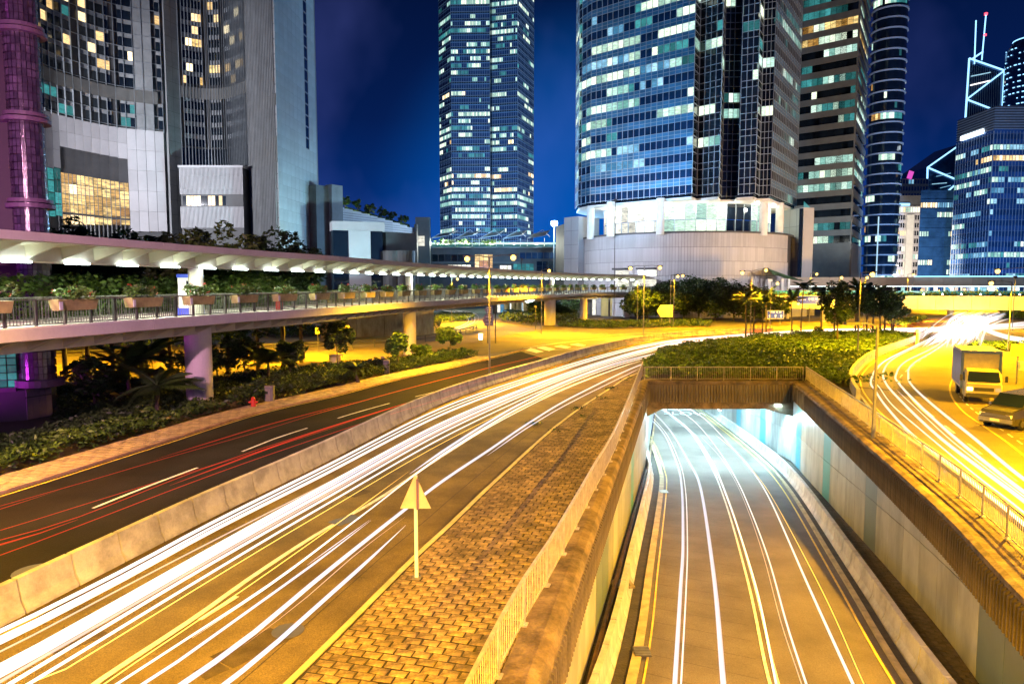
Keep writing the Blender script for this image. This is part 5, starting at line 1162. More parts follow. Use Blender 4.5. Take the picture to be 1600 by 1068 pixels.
# ================================================================== BUILDINGS
def lit_pick(kinds, p):
    """runs of lit windows along a floor"""
    state = {'m': None}
    def f(new=False):
        if new: state['m'] = None
        if random.random() < .3 or new: state['m'] = random.choices(kinds, k=1)[0] if random.random() < p else None
        return state['m']
    return f
def seglen(path): return [ (path[i + 1] - path[i]).length for i in range(len(path) - 1)]
def v2(path): return [Vector(p[:2]) for p in path]
def curtain(root, A, B, z0, z1, fh, ncol, lo, hi, p_lit, kinds, dark, span=None, mull='mull', mw=.12, pan=None, floor_p=None, skip_h=False, recess=.12, hband=True):
    """glazed wall between A and B: panes, spandrels, mullions. Returns the collectors filled"""
    A = Vector(A[:2]); B = Vector(B[:2]); nf = int(round((z1 - z0) / fh)); n = nrm(A, B)
    mb_m = root_m[root.name]; mb_s = root_s[root.name]
    for i in range(nf):
        zb = z0 + i * fh; pf = p_lit if floor_p is None else floor_p(i); pick = lit_pick(kinds, pf); pick(True)
        for j in range(ncol):
            a = A.lerp(B, j / ncol); b = A.lerp(B, (j + 1) / ncol); d = (b - a).normalized() * mw * .5; m = pick()
            pan.add(a + d, b - d, zb + lo * fh, zb + hi * fh, M[m] if m else M[dark], -recess)
            if span:
                mid_f = (hi + 1 + lo) / 2; mb_s.slab(a + d, b - d, zb + hi * fh + .08, zb + mid_f * fh - .05, .1, -.03); mb_s.slab(a + d, b - d, zb + mid_f * fh + .05, zb + (1 + lo) * fh - .07, .1, -.03)
        if hband:
            for f in (lo, hi): mb_m.slab(A, B, zb + f * fh - .05, zb + f * fh + .05, .05, .04)
            if span: mb_m.slab(A, B, zb + (hi + (1 + lo - hi) / 2) * fh - .04, zb + (hi + (1 + lo - hi) / 2) * fh + .04, .05, .04)
    for j in range(ncol + 1):
        a = A.lerp(B, j / ncol); t = (B - A).normalized() * mw * .5
        mb_m.slab(a - t, a + t, z0, z0 + nf * fh, .05, .08)
root_m, root_s, root_w = {}, {}, {}
def bldg(name, loc, label, cat='building'):
    r = empty(name, loc, label, cat); root_m[r.name] = MB(); root_s[r.name] = MB(); root_w[r.name] = MB(); return r
def finish(r, mull='mull', span='span_b', wall='glass'):
    if root_m[r.name].f: root_m[r.name].build('mullion_grid', M[mull], r, kind='stuff')
    if root_s[r.name].f: root_s[r.name].build('spandrel_field', M[span], r, kind='stuff')
    if root_w[r.name].f: root_w[r.name].build('wall', M[wall], r)
def wall(mat, r, A, B, z0, z1, back=.4, front=0.0, name='wall'): return MB().slab(Vector(A[:2]), Vector(B[:2]), z0, z1, back, front).build(name, M[mat], r)
def seams(r, A, B, z0, z1, nv, nh, mat='seam', w=.05, name='seam_grid', front=.012):
    b = MB(); A = Vector(A[:2]); B = Vector(B[:2]); t = (B - A).normalized() * w / 2
    for j in range(1, nv): a = A.lerp(B, j / nv); b.slab(a - t, a + t, z0, z1, .0, front)
    for i in range(1, nh): z = z0 + (z1 - z0) * i / nh; b.slab(A, B, z - w / 2, z + w / 2, .0, front + .003)
    return b

# ---------------- big blue glass tower on the round podium
Yc = 172.0
t2 = bldg('glass_tower', (42, 165, 0), 'big blue glass office tower with stepped corners standing over a round stone podium')
pn = Panes(t2)
pts = [XY(898, 192), XY(902, 184), XY(907, 182), XY(921, 178), XY(1078, 160), XY(1086, 164), XY(1120, 160), XY(1124, 166), XY(1146, 166), XY(1150, 162), XY(1176, 160), XY(1182, 164), XY(1200, 163), XY(1240, 186)]
zt0 = Zat(303, 160, 1078); ztop = zt0 + 3.55 * 21
core = [p.copy() for p in pts] + [Vector((pts[-1].x - 8, 204)), Vector((pts[0].x + 8, 208))]
cx = sum(p.x for p in core) / len(core); cy = sum(p.y for p in core) / len(core)
core = [Vector((cx + (p.x - cx) * .985, cy + (p.y - cy) * .985 + .25)) for p in core]
MB().prism(core, zt0 - .5, ztop).build('core', M['glass'], t2)
cols = [2, 1, 2, 18, 1, 4, 1, 3, 1, 3, 1, 3, 20]; hot = {3: .95, 4: .3, 5: .85, 6: .85, 7: .5, 8: .9, 9: .8, 10: .4, 11: .6, 12: .8, 13: .3, 14: .7, 15: .3, 16: .6, 17: .5}
for i in range(len(pts) - 1):
    a, b = pts[i], pts[i + 1]; front = i in (0, 2, 3); dark_col = i in (4, 5, 6, 7, 8, 9, 10, 11)
    if i == 12:
        curtain(t2, a, b, zt0, ztop, 3.55, 16, .06, .62, .18, ['lit_c', 'lit_t'], 'glass', True, pan=pn, mw=.20, floor_p=lambda f: {6: .5, 7: .4, 8: .6, 11: .6, 12: .5, 14: .4}.get(f, .12))
    else:
        curtain(t2, a, b, zt0, ztop, 3.55, cols[i], .06, .60 if front else .66, .1, ['lit_c', 'lit_g', 'lit_g', 'lit_t'] if not front else ['lit_g', 'lit_c', 'lit_g', 'lit_b', 'lit_t'], 'glass' if dark_col else 'glass_b', front, pan=pn, mw=.09,
                floor_p=(lambda f: hot.get(f, .12) * (0.9 if f > 1 else 0.1)) if not dark_col else (lambda f: hot.get(f, .05) * .35 if f > 1 else 0))
pn.flush(8); finish(t2, 'mull', 'span_b')
# projecting fins on the brown right face
fn = MB(); a, b = pts[12], pts[13]
for j in range(17): q = a.lerp(b, j / 16); n = nrm(a, b); fn.slab(q - (b - a).normalized() * .12, q + (b - a).normalized() * .12, zt0, ztop, 0, .10)
fn.build('fin_field', M['mull_t'], t2, kind='stuff')
# lobby behind columns
dc = Vector((0, 0)); cX = XY(1067, 190); Rr = 27.0; zp = Zat(363, 163); cxy = Vector((cX.x, 190.0))
def arc(cx_, r, a0, a1, n): return [Vector((cx_.x + r * math.cos(a0 + (a1 - a0) * i / n), cx_.y + r * math.sin(a0 + (a1 - a0) * i / n))) for i in range(n + 1)]
lob = arc(cxy, 21.5, math.pi * 1.03, math.pi * 1.97, 26); pl2 = Panes(t2, 120, 'lobby_window')
for i in range(26):
    a, b = lob[i], lob[i + 1]; dkb = 15 <= i <= 17
    pl2.add(a, b, zp, zp + 3.4, M['glass'] if dkb else M['lit_g' if i > 8 else 'lit_sh'], 0)
    pl2.add(a, b, zp + 3.5, zt0 - .3, M['glass'] if dkb else M['lit_sh' if i < 9 else 'lit_g'], .25)
    MB().slab(a - (b - a).normalized() * .06, a + (b - a).normalized() * .06, zp, zt0, 0, .3).build('lobby_mullion', M['mull'], t2)
pl2.flush(8)
MB().prism(core[:14] + core[14:], zt0 - 1.1, zt0 - .5).build('soffit', M['white'], t2)
for x, Y in ((953, 171), (1030, 164), (1190, 166), (1215, 173), (922, 180)):
    q = XY(x, Y); MB().cyl((q.x, q.y, zp - .5), .95, zt0 - zp, 20).build('column', M['white'], t2)
for k in range(7):      # extra point lights under the tower soffit, without fixtures
    q = lob[3 + k * 3]; d = (q - cxy).normalized() * 2.2
    ld = bpy.data.lights.new('soffit_light', 'POINT'); ld.energy = 130 * KB; ld.color = (.95, 1, .85); ld.shadow_soft_size = .5; lo = bpy.data.objects.new('soffit_light', ld); C.objects.link(lo); lo.parent = t2; lo.location = Vector((q.x + d.x, q.y + d.y, zt0 - 2.2)) - t2.location
# round podium: stone panels in rings
pod = bldg('round_podium', (cxy.x, cxy.y, 0), 'round drum of pale stone panels under the big blue glass tower')
ring = arc(cxy, Rr, math.pi * .98, math.pi * 2.02, 64)
MB().prism([Vector((cxy.x + (p.x - cxy.x) * .992, cxy.y + (p.y - cxy.y) * .992)) for p in ring] + [cxy + Vector((Rr, 14)), cxy + Vector((-Rr, 14))], 0, zp - .02).build('core', M['seam'], pod)
me_c = {}; rows = 6; hh = (zp - 0) / rows; side = (ring[1] - ring[0]).length
panb = MB(); cnt = 0
for r_ in range(rows):
    for i in range(64):
        for h_ in range(2):
            a = ring[i].lerp(ring[i + 1], h_ / 2); b = ring[i].lerp(ring[i + 1], (h_ + 1) / 2); m = (a + b) / 2; n = nrm(a, b); pr = proj((m.x, m.y, r_ * hh + 1))
            if pr[0] < 905 or pr[0] > 1230 or (a.y > 192): continue
            if r_ >= 2 and cnt < 300:
                k = 'pp'
                if k not in me_c:
                    w = (b - a).length - .05; me = bpy.data.meshes.new('stone_panel'); bb = MB().box((0, 0, 0), (w, .08, hh - .06)); me.from_pydata(bb.v, [], bb.f); me.materials.append(M['stone_w']); me_c[k] = me
                inst('stone_panel', me_c[k], pod, (m.x, m.y, (r_ + .5) * hh), math.atan2(n.x, -n.y)); cnt += 1
            else: d = (b - a).normalized() * .025; panb.slab(a + d, b - d, r_ * hh + .03, (r_ + 1) * hh - .03, .04, .04)
panb.build('stone_panel_field', M['stone_w'], pod, kind='stuff')
rr_ = [Vector((p.x, p.y, 0)) for p in arc(cxy, Rr + .25, math.pi * .98, math.pi * 2.02, 64)]
MB().sweep(rr_, [(-.6, zp - .05), (-.6, zp + .35), (.12, zp + .35), (.12, zp - .05)]).build('rim', M['stone_d'], pod)
for x0, x1 in ((920, 955), (990, 1022)):      # bright slots above the footbridge
    a = XY(x0, 166); b = XY(x1, 164); a = cxy + (a - cxy).normalized() * (Rr + .3); b = cxy + (b - cxy).normalized() * (Rr + .3)
    MB().slab(a, b, Zat(431, 166), Zat(422, 166), .1, 0).build('lit_slot', M['lit_sh'], pod); MB().slab(a, b, Zat(421, 166), Zat(418, 166), .2, 1.6).build('slot_hood', M['stone_d'], pod)
    MB().slab(a, b, Zat(447, 166), Zat(436, 166), .1, 0).build('lit_slot', M['lit_sh'], pod)
# green roofed stair at the right foot of the podium
t = empty('covered_stair', (XY(1212, 160).x, 160, 0), 'covered stair with a small green pitched roof at the end of the elevated walkway', 'stair')
a = D(1203, 428, 160); b = D(1232, 436, 166); c_ = D(1205, 418, 166)
MB().add([(a.x, 158, a.z), (b.x + 1.5, 160, b.z - .4), (b.x - .5, 168, b.z + .5), (c_.x, 168, c_.z)], [(0, 1, 2, 3)]).add([(a.x, 158, a.z - .2), (b.x + 1.5, 160, b.z - .6), (b.x - .5, 168, b.z + .3), (c_.x, 168, c_.z - .2)], [(3, 2, 1, 0)]).build('roof', M['green_rf'], t)
for x, h in ((1203, 0), (1222, 0), (1232, 0)): q = XY(x, 160); MB().box((q.x, q.y, 4.5), (.9 if x < 1210 else .5, .5, 9.0)).build('wall_pier', M['white'], t)
a = XY(1208, 166); b = XY(1262, 172); MB().slab(a, b, 0, Zat(448, 168), 1, 0).build('back_wall', M['stone_w'], t)

# ---------------- grey wings left and right of the podium
w1 = bldg('stone_wing', (XY(893, 190).x, 190, 0), 'tall plain grey stone wing between the terrace block and the round podium')
a, b = XY(881, 190), XY(903, 186); wall('stone_w', w1, a, b, 0, Zat(340, 190), 8); seams(w1, a, b, 0, Zat(340, 190), 2, 7).build('seam_grid', M['seam'], w1, kind='stuff')
a2, b2 = XY(868, 200), XY(881, 190); wall('stone_d', w1, a2, b2, 0, Zat(352, 195), 4); c2 = XY(909, 200); wall('stone_d', w1, XY(903.5, 189), c2, 0, Zat(342, 190), 2)
w2 = bldg('stone_wing', (XY(1243, 185).x, 185, 0), 'pale concrete block with a teal glass edge right of the round podium')
a, b = XY(1221, 186), XY(1252, 178); wall('stone_w', w2, a, b, 0, Zat(328, 184), 3); seams(w2, a, b, 0, Zat(328, 184), 3, 6).build('seam_grid', M['seam'], w2, kind='stuff')
pn = Panes(w2); c2 = XY(1267, 200)
for k in range(14): z = 2 + k * 1.9; pn.add(b, c2, z, z + 1.7, M['lit_t' if k % 3 else 'glass_b'], 0)
pn.flush(); wall('glass', w2, b, c2, 0, Zat(333, 190), 1, -.1)

# ---------------- tall slender tower in the centre
t1 = bldg('slender_tower', (XY(760, 400).x, 400, 0), 'tall slender dark glass skyscraper with rows of lit offices at the centre')
pn = Panes(t1, 300); P_ = [XY(689, 415), XY(707, 401), XY(766, 400), XY(770, 404), XY(808, 400), XY(833, 428)]
z0 = 10; fh = 3.75; nf = 46
MB().prism([p + Vector((0, .4)) for p in P_] + [XY(820, 450), XY(700, 450)], 0, z0 + nf * fh).build('core', M['glass'], t1)
litf = {f: random.choice([.3, .5, .75, .9]) for f in range(nf)}
for f in range(nf):
    if f % 11 == 6: litf[f] = .02
kinds_f = {f: (['lit_c', 'lit_c', 'lit_g', 'lit_t'] if random.random() < .7 else ['lit_w', 'lit_g', 'lit_g']) for f in range(nf)}
mm = root_m[t1.name]; ss = root_s[t1.name]
for i, nc in ((0, 7), (1, 22), (3, 14), (4, 12)):
    a, b = P_[i], P_[i + 1]; n = nrm(a, b)
    for f in range(nf):
        zb = z0 + f * fh; pk = lit_pick(kinds_f[f], litf[f] * (.8 if i != 4 else .35)); pk(True)
        for j in range(nc):
            p, q = a.lerp(b, (j + .06) / nc), a.lerp(b, (j + .94) / nc); m = pk(); pn.add(p, q, zb + 1.0, zb + 3.1, M[m] if m else M['glass_b'], .06)
        ss.slab(a, b, zb + 3.15, zb + 3.55, .1, .10); mm.slab(a, b, zb + .75, zb + .9, .1, .35); mm.slab(a, b, zb + 3.12, zb + 3.2, .1, .22)
    for j in range(nc + 1): q = a.lerp(b, j / nc); d = (b - a).normalized() * .09; mm.slab(q - d, q + d, z0, z0 + nf * fh, .1, .16)
wall('glass', t1, P_[2], P_[3], 0, z0 + nf * fh, .3)
pn.flush(99); finish(t1, 'mull_t', 'span_b')

# ---------------- curved hotel on the left
ho = bldg('curved_hotel', (XY(250, 165).x, 165, 0), 'tall curved hotel with concave window walls, white stone base and lit atrium')
pn = Panes(ho, 300)
def bez(a, b, c, t): return a * (1 - t) ** 2 + b * 2 * t * (1 - t) + c * t * t
def pxpath(l, n):
    P = smooth_path([Vector((XY(x, Y).x, Y, 0)) for x, Y in l], 2.0); L = plen(P); return [at_len(P, L * i / n)[0].to_2d() for i in range(n + 1)]
F1 = [(52, 146), (110, 157), (190, 168), (272, 174)]
fp = smooth_path([Vector((XY(x, Y).x, Y, 0)) for x, Y in F1], 1.0)
def at_px(path, px):      # point of a path seen at a given picture column
    best = min(range(len(path) - 1), key=lambda i: abs(proj((path[i].x, path[i].y, 20))[0] - px)); return path[best].to_2d()
zsb = Zat(207, 174, 272); ztp = zsb + 62
FHH = 3.05
pf = [p.to_2d() for p in fp]; stepc = 3
core = pf + [pf[-1] + Vector((2, 14)), pf[0] + Vector((-14, 20))]
MB().prism([p + Vector((0, .5)) for p in core], 0, ztp).build('core', M['stone_d'], ho)
bays = [(66, 121, 5), (135, 186, 4), (200, 229, 3), (233, 260, 3)]; nfl = int((ztp - zsb) / FHH)
spots = {(3, 10, 0): 1}
mm = root_m[ho.name]
for bi, (x0, x1, nc) in enumerate(bays):
    for j in range(nc):
        a = at_px(fp, x0 + (x1 - x0) * j / nc + .3); b = at_px(fp, x0 + (x1 - x0) * (j + 1) / nc - .3)
        if (b - a).length < .5: continue
        for f in range(nfl):
            zb = zsb + f * FHH
            if f == 2: continue
            r_ = random.random(); m = 'glass'
            if f > 3 and r_ < .17: m = 'lit_w'
            elif f > 3 and r_ < .13: m = 'lit_y'
            if bi == 0 and f > 3 and 4 < f < 12 and random.random() < .45: m = random.choice(['lit_y', 'lit_g', 'lit_t', 'lit_w'])
            if f < 2 and r_ < .25: m = 'lit_t'
            pn.add(a, b, zb + .55, zb + 2.55, M[m], .06)
            ho_s = root_s[ho.name]; ho_s.slab(a, b, zb + 2.62, zb + 3.5, 0, .05)
pf2 = [p.to_2d() for p in fp[::4]]
for i in range(len(pf2) - 1):       # pale piers between the bays and thin vertical fins
    a, b = pf2[i], pf2[i + 1]; xm = proj(((a.x + b.x) / 2, (a.y + b.y) / 2, 30))[0]
    if not any(x0 - 1 < xm < x1 + 1 for x0, x1, _ in bays): MB().slab(a, b, zsb, ztp, .2, .14).build('pier', M['stone_g'], ho)
for i in range(0, len(fp) - 1, 2):
    a = fp[i].to_2d(); d = (fp[i + 1].to_2d() - a).normalized() * .05; mm.slab(a - d, a + d, zsb - .2, ztp, 0, .42)
for i in range(0, len(fp) - 3, 3):
    for f in range(nfl): mm.slab(fp[i].to_2d(), fp[i + 3].to_2d(), zsb + f * FHH + .40, zsb + f * FHH + .48, 0, .30)
    MB().slab(fp[i].to_2d(), fp[min(i + 3, len(fp) - 1)].to_2d(), zsb + 2 * FHH + .2, zsb + 3 * FHH, .1, .36).build('stone_band', M['stone_br'], ho)
# white stone base under it, with a dark recess and the amber atrium
segs = [i for i in range(0, len(fp) - 2, 2)]
atr = Panes(ho, 200, 'atrium_window')
for i in segs:
    a, b = fp[i].to_2d(), fp[min(i + 2, len(fp) - 1)].to_2d(); xm = proj(((a.x + b.x) / 2, (a.y + b.y) / 2, 20))[0]; Ym = (a.y + b.y) / 2
    in_r = 96 < xm < 199
    zr0, zr1 = Zat(243 + (xm - 97) * .37 - 2, Ym), Zat(228 + (xm - 97) * .20, Ym)
    za1 = Zat(268 + (xm - 92) * .17, Ym); za0 = Zat(352, Ym)
    def panelrow(z0, z1, n):
        for k in range(n): MB().slab(a + (b - a) * .02, b - (b - a) * .02, z0 + (z1 - z0) * k / n + .04, z0 + (z1 - z0) * (k + 1) / n, .3, .2).build('stone_panel', M['stone_w'], ho)
    if in_r:
        panelrow(zr1, zsb, 2); MB().slab(a, b, za1 + .1, zr1, .1, -.2).build('recess_panel', M['stone_d'], ho)
        for k in range(5):
            z = za1 - (k + 1) * (za1 - za0) / 5; atr.add(a + (b - a) * .04, b - (b - a) * .04, z + .15, z + (za1 - za0) / 5, M['lit_y' if k % 3 != 1 or xm > 150 else 'lit_w'], .1)
    elif xm < 96 and xm > 60:
        panelrow(Zat(262, Ym), zsb, 3)
        for k in range(4): z = Zat(262, Ym) - (k + 1) * 2.6; atr.add(a + (b - a) * .06, b - (b - a) * .06, z + .15, z + 2.5, M['lit_t'], .1)
    else: panelrow(Zat(362, Ym), zsb, 5)
atr.flush(6)
am = MB()
for px_ in range(93, 200, 6):
    q = at_px(fp, px_); d = Vector((.10, .02)); am.slab(q - d, q + d, 4, Zat(268 + (px_ - 92) * .17, q.y), 0, .18)
for i in range(0, len(fp) - 2, 2):
    a, b = fp[i].to_2d(), fp[i + 2].to_2d(); xm = proj((a.x, a.y, 20))[0]
    if 92 < xm < 199:
        for k in range(1, 10): z_ = Zat(268 + (xm - 92) * .17, a.y) * (1 - k * .088); am.slab(a, b, z_ - (.45 if k % 3 == 0 else .06), z_, 0, .16)
am.build('atrium_frame', M['stone_d'], ho, kind='stuff')
# grey pier, second concave wall, slab end
a, b = XY(272, 174), XY(292, 178); wall('stone_g', ho, a, b, 0, ztp, 1); seams(ho, a, b, 0, ztp, 2, 30, 'seam').build('seam_grid', M['stone_d'], ho, kind='stuff')
F2 = [(292, 178), (330, 181), (365, 180), (396, 174)]; f2 = smooth_path([Vector((XY(x, Y).x, Y, 0)) for x, Y in F2], .8)
MB().prism([p.to_2d() + Vector((0, .5)) for p in f2] + [f2[-1].to_2d() + Vector((0, 16)), f2[0].to_2d() + Vector((0, 16))], 0, ztp).build('core', M['stone_d'], ho)
zs2 = Zat(230, 178); nf2 = int((ztp - zs2) / FHH)
for x0, x1, nc in ((293, 328, 4), (336, 354, 2), (362, 394, 4)):
    for j in range(nc):
        a = at_px(f2, x0 + (x1 - x0) * j / nc + .2); b = at_px(f2, x0 + (x1 - x0) * (j + 1) / nc - .2)
        if (b - a).length < .4: continue
        for f in range(nf2):
            if f == 4: continue
            m = 'glass' if f < 5 or random.random() > .22 else random.choice(['lit_w', 'lit_w', 'lit_y'])
            if x0 == 293 and f > 5 and random.random() < .12: m = 'lit_w'
            pn.add(a, b, zs2 + f * FHH + .5, zs2 + f * FHH + 2.3, M[m], .06); root_s[ho.name].slab(a, b, zs2 + f * FHH + 2.4, zs2 + f * FHH + 3.5, 0, .05)
for i in range(0, len(f2) - 1, 1):
    a = f2[i].to_2d(); d = (f2[i + 1].to_2d() - a).normalized() * .05; mm.slab(a - d, a + d, Zat(262, 178), ztp, 0, .5)
for i in range(0, len(f2) - 3, 3):
    a, b = f2[i].to_2d(), f2[i + 3].to_2d()
    MB().slab(a, b, Zat(262, 178), zs2, .1, .05).build('dark_band', M['glass'], ho)
    MB().slab(a, b, zs2 + 4 * FHH, zs2 + 5 * FHH - .3, .1, .3).build('stone_band', M['stone_br'], ho)
# projecting striped box
a, b = XY(288, 170), XY(384, 170); zt_b = Zat(262, 170); MB().slab(a, b, 0, zt_b, 5, 0).build('bay_box', M['stone_d'], ho)
pb = Panes(ho, 60, 'bay_window')
for k in range(12): p, q = a.lerp(b, .03 + k * .058), a.lerp(b, .03 + (k + .9) * .058); pb.add(p, q, Zat(321, 170), Zat(306, 170), M['lit_w' if k in (1, 2, 3, 4, 7, 8, 10) else 'glass'], .03)
pb.flush(3)
fnb = MB()
for k in range(49):
    q = a.lerp(b, k / 48); d = Vector((.09, 0))
    for y0, y1 in (((304, 262)) , ((356, 323))): fnb.slab(q - d, q + d, Zat(y0, 170), Zat(y1, 170), 0, .30)
fnb.build('fin_field', M['stone_w'], ho, kind='stuff')
MB().slab(a, b, Zat(295, 170), Zat(275, 170), 0, .12).build('pale_panel', M['stone_g'], ho); MB().slab(a - Vector((.3, 0)), b + Vector((.3, 0)), zt_b, zt_b + .5, 5, .5).build('box_cap', M['stone_w'], ho)
c = XY(400, 176); wall('stone_d', ho, b, c, 0, zt_b, .4)
# slab end: ribbed grey flank and smooth pale flank
a, b, c = XY(396, 174), XY(439, 160), XY(499, 186)
MB().prism([a, b, c, c + Vector((-4, 16)), a + Vector((0, 16))], 0, ztp + 4).build('end_core', M['stone_g'], ho)
rb = MB(); 
for k in range(18): q = a.lerp(b, (k + .3) / 18); d = (b - a).normalized() * .12; rb.slab(q - d, q + d, 0, ztp + 4, 0, .38)
rb.build('rib_field', M['stone_g'], ho, kind='stuff')
sb = seams(ho, a, b, 0, ztp + 4, 1, 34, w=.12, front=.1); sb.build('seam_grid', M['seam'], ho, kind='stuff')
for y0, y1 in ((176, 158), (262, 222)): MB().slab(a, b, Zat(y0, 167), Zat(y1, 167), 0, .15).build('brown_band', M['stone_br'], ho)
sp_ = MB(); cnt = 0; n1, n2 = 10, 40; zz1 = ztp + 4; me_ = None; n = nrm(b, c); hgt = zz1 / n2
wp = (c - b).length / n1; bb = MB().box((0, 0, 0), (wp - .05, .06, hgt - .05)); me_ = bpy.data.meshes.new('stone_panel'); me_.from_pydata(bb.v, [], bb.f); me_.materials.append(mk('pale blue grey stone', (.48, .54, .56), .55, .1, .3, .03, objrand=.06))
for i in range(n2):
    for j in range(n1):
        q = b.lerp(c, (j + .5) / n1); z = (i + .5) * hgt
        pr = proj((q.x, q.y, z))
        if j == 7 and 14 < i: continue
        if pr[1] > -30 and pr[1] < 410: inst('stone_panel', me_, ho, (q.x + n.x * .03, q.y + n.y * .03, z), math.atan2(n.x, -n.y))
pw = Panes(ho, 60, 'slot_window')
for i in range(15, n2):
    q0, q1 = b.lerp(c, 7.1 / n1), b.lerp(c, 7.9 / n1); pw.add(q0, q1, i * hgt + .2, (i + 1) * hgt - .2, M['lit_b' if i == 34 else 'glass_b'], .02)
pw.flush(3)
pn.flush(6); finish(ho, 'mull_t', 'stone_g')
# podium of the hotel: pale striped stone wall stepping down behind the bridge
sp = bldg('stone_podium', (XY(560, 190).x, 190, 0), 'long low podium of striped pale stone with roof planting, right of the curved hotel')
a, b = XY(497, 180), XY(648, 215); za = Zat(296, 180); zb_ = Zat(345, 215); n = nrm(a, b)
nrow = 20; sm = MB()
for k in range(12):
    p, q = a.lerp(b, k / 12), a.lerp(b, (k + 1) / 12); z1 = za + (zb_ - za) * 0 ; 
    yt = 315 + (358 - 315) * (k / 12); ztt = Zat(yt, 180 + 35 * (k / 12))
    MB().slab(p, q, 0, ztt, 3, 0).build('wall', M['stone_w'], sp)
    r0 = int(ztt / .62)
    for r_ in range(8, r0): sm.slab(p, q, r_ * .62, r_ * .62 + .09, 0, .02)
sm.build('seam_field', M['seam'], sp, kind='stuff')
a_, b_ = XY(497, 178), XY(530, 184); wall('stone_br', sp, a_, b_, 0, Zat(290, 180), 5); wall('stone_g', sp, XY(520, 181), XY(537, 184), 0, Zat(288, 181), 2, .3)
wall('stone_d', sp, XY(648, 214), XY(652, 214), 0, Zat(350, 214), 3)
# rounded pale bay with two dark windows in front
by = bldg('rounded_bay', (XY(560, 168).x, 168, 0), 'pale stone bay block with two tall dark windows below the striped podium')
A0, A1 = XY(522, 164), XY(600, 168)
for x0, x1, y0, m in ((522, 546, 352, 'glass'), (546, 580, 349, 'stone_w'), (580, 599, 351, 'glass')):
    MB().slab(XY(x0, 164 + (x0 - 522) * .05), XY(x1, 164 + (x1 - 522) * .05), 0, Zat(360 if m == 'glass' else 347, 165), 4, .0 if m == 'glass' else .15).build('dark_window' if m == 'glass' else 'stone_face', M[m], by)
MB().slab(A0 - Vector((.3, 0)), A1 + Vector((.3, 0)), Zat(360, 165), Zat(346, 165), 5, .5).build('top_band', M['stone_w'], by)
MB().slab(XY(604, 170), XY(652, 176), 0, Zat(363, 172), 4, 0).build('dark_annex', M['stone_d'], by)
for x in (616, 632):
    q = XY(x, 167); MB().cyl((q.x, q.y, 0), 2.6, Zat(392, 167) , 20).build('round_hood', M['stone_d'], by)
# terrace mall in the centre
ml = bldg('terrace_mall', (XY(770, 230).x, 230, 0), 'low dark mall block with bright white terrace awnings and lit shop fronts in the centre')
Ym = 226; zz = lambda y: Zat(y, Ym)
a, b = XY(648, Ym), XY(868, Ym); MB().slab(a, b, 0, zz(387), 14, 0).build('body', M['stone_d'], ml)
MB().slab(XY(660, Ym), XY(872, Ym), zz(387), zz(384), 10, .8).build('terrace_edge', M['stone_w'], ml)
pm = Panes(ml, 200, 'shop_window')
for x0, x1, y0, y1, m, n_ in ((700, 736, 424, 413, 'lit_sh', 5), (742, 770, 428, 397, 'lit_y', 4), (781, 799, 428, 414, 'lit_sh', 3), (802, 834, 428, 412, 'lit_t', 5), (655, 735, 408, 397, 'glass', 8), (812, 868, 404, 394, 'glass_b', 6), (838, 866, 430, 408, 'glass', 3)):
    for k in range(n_):
        p, q = XY(x0 + (x1 - x0) * (k + .05) / n_, Ym), XY(x0 + (x1 - x0) * (k + .95) / n_, Ym)
        nr = 1 if y0 - y1 < 16 else 3
        for r_ in range(nr): pm.add(p, q, zz(y0 + (y1 - y0) * r_ / nr), zz(y0 + (y1 - y0) * (r_ + .95) / nr), M[m], .06)
pm.flush(5)
for x0, x1 in ((648, 700), (700, 742), (770, 812)): MB().slab(XY(x0, Ym), XY(x1, Ym), zz(412), zz(409), 0, .6).build('ledge', M['stone_br'], ml)
MB().slab(XY(672, Ym + 6), XY(868, Ym + 6), zz(386), zz(377), .2, 0).build('terrace_glow_wall', M['lit_g'], ml)
gl = MB().slab(XY(655, Ym - 1), XY(868, Ym - 1), zz(386), zz(382), .03, 0).build('glass_parapet', M['lit_t'], ml)
for k in range(5):       # tilted awnings on posts
    x0 = 673 + k * 37.5; p, q = XY(x0, Ym - 3), XY(x0 + 36, Ym - 3); z0_, z1_ = zz(373), zz(362)
    MB().add([(p.x, Ym - 3, z0_), (q.x - 1.5, Ym - 3, z0_ + 1.0), (q.x + .6, Ym + 9, z1_ + 1.2), (p.x + 2.5, Ym + 9, z1_), (p.x, Ym - 3, z0_ - .2), (q.x - 1.5, Ym - 3, z0_ + .8), (q.x + .6, Ym + 9, z1_ + 1.0), (p.x + 2.5, Ym + 9, z1_ - .2)], [(0, 1, 2, 3), (7, 6, 5, 4), (0, 4, 5, 1), (1, 5, 6, 2), (2, 6, 7, 3), (3, 7, 4, 0)]).build('awning', M['awning'], ml)
    for xx in (p.x + .2, q.x - 1.7): MB().box((xx, Ym - 2.8, (zz(385) + z0_) / 2), (.18, .18, z0_ - zz(385))).build('awning_post', M['white'], ml)
    MB().bar((p.x + .5, Ym - 3.1, z0_), (p.x + 5.0, Ym - 3.0, z0_ + 2.6), .16).build('strut', M['white'], ml); MB().bar((p.x + 5.0, Ym - 3.0, z0_ + 2.6), (q.x, Ym - 3, z0_ + .5), .16).build('strut', M['white'], ml)
    ld = bpy.data.lights.new('terrace_light', 'POINT'); ld.energy = 1800 * KB; ld.color = (.95, 1, .85); ld.shadow_soft_size = .4; lo = bpy.data.objects.new('terrace_light', ld); C.objects.link(lo); lo.parent = ml; lo.location = Vector(((p.x + q.x) / 2, Ym - .5, zz(380))) - ml.location  # extra point light without a fixture, brightens the awnings
wall('stone_br', ml, XY(650, 222), XY(672, 222), 0, zz(341), 3); MB().slab(XY(652, 219), XY(664, 219), zz(386), zz(371), .1, 0).build('lit_sign', M['lit_sh'], ml)
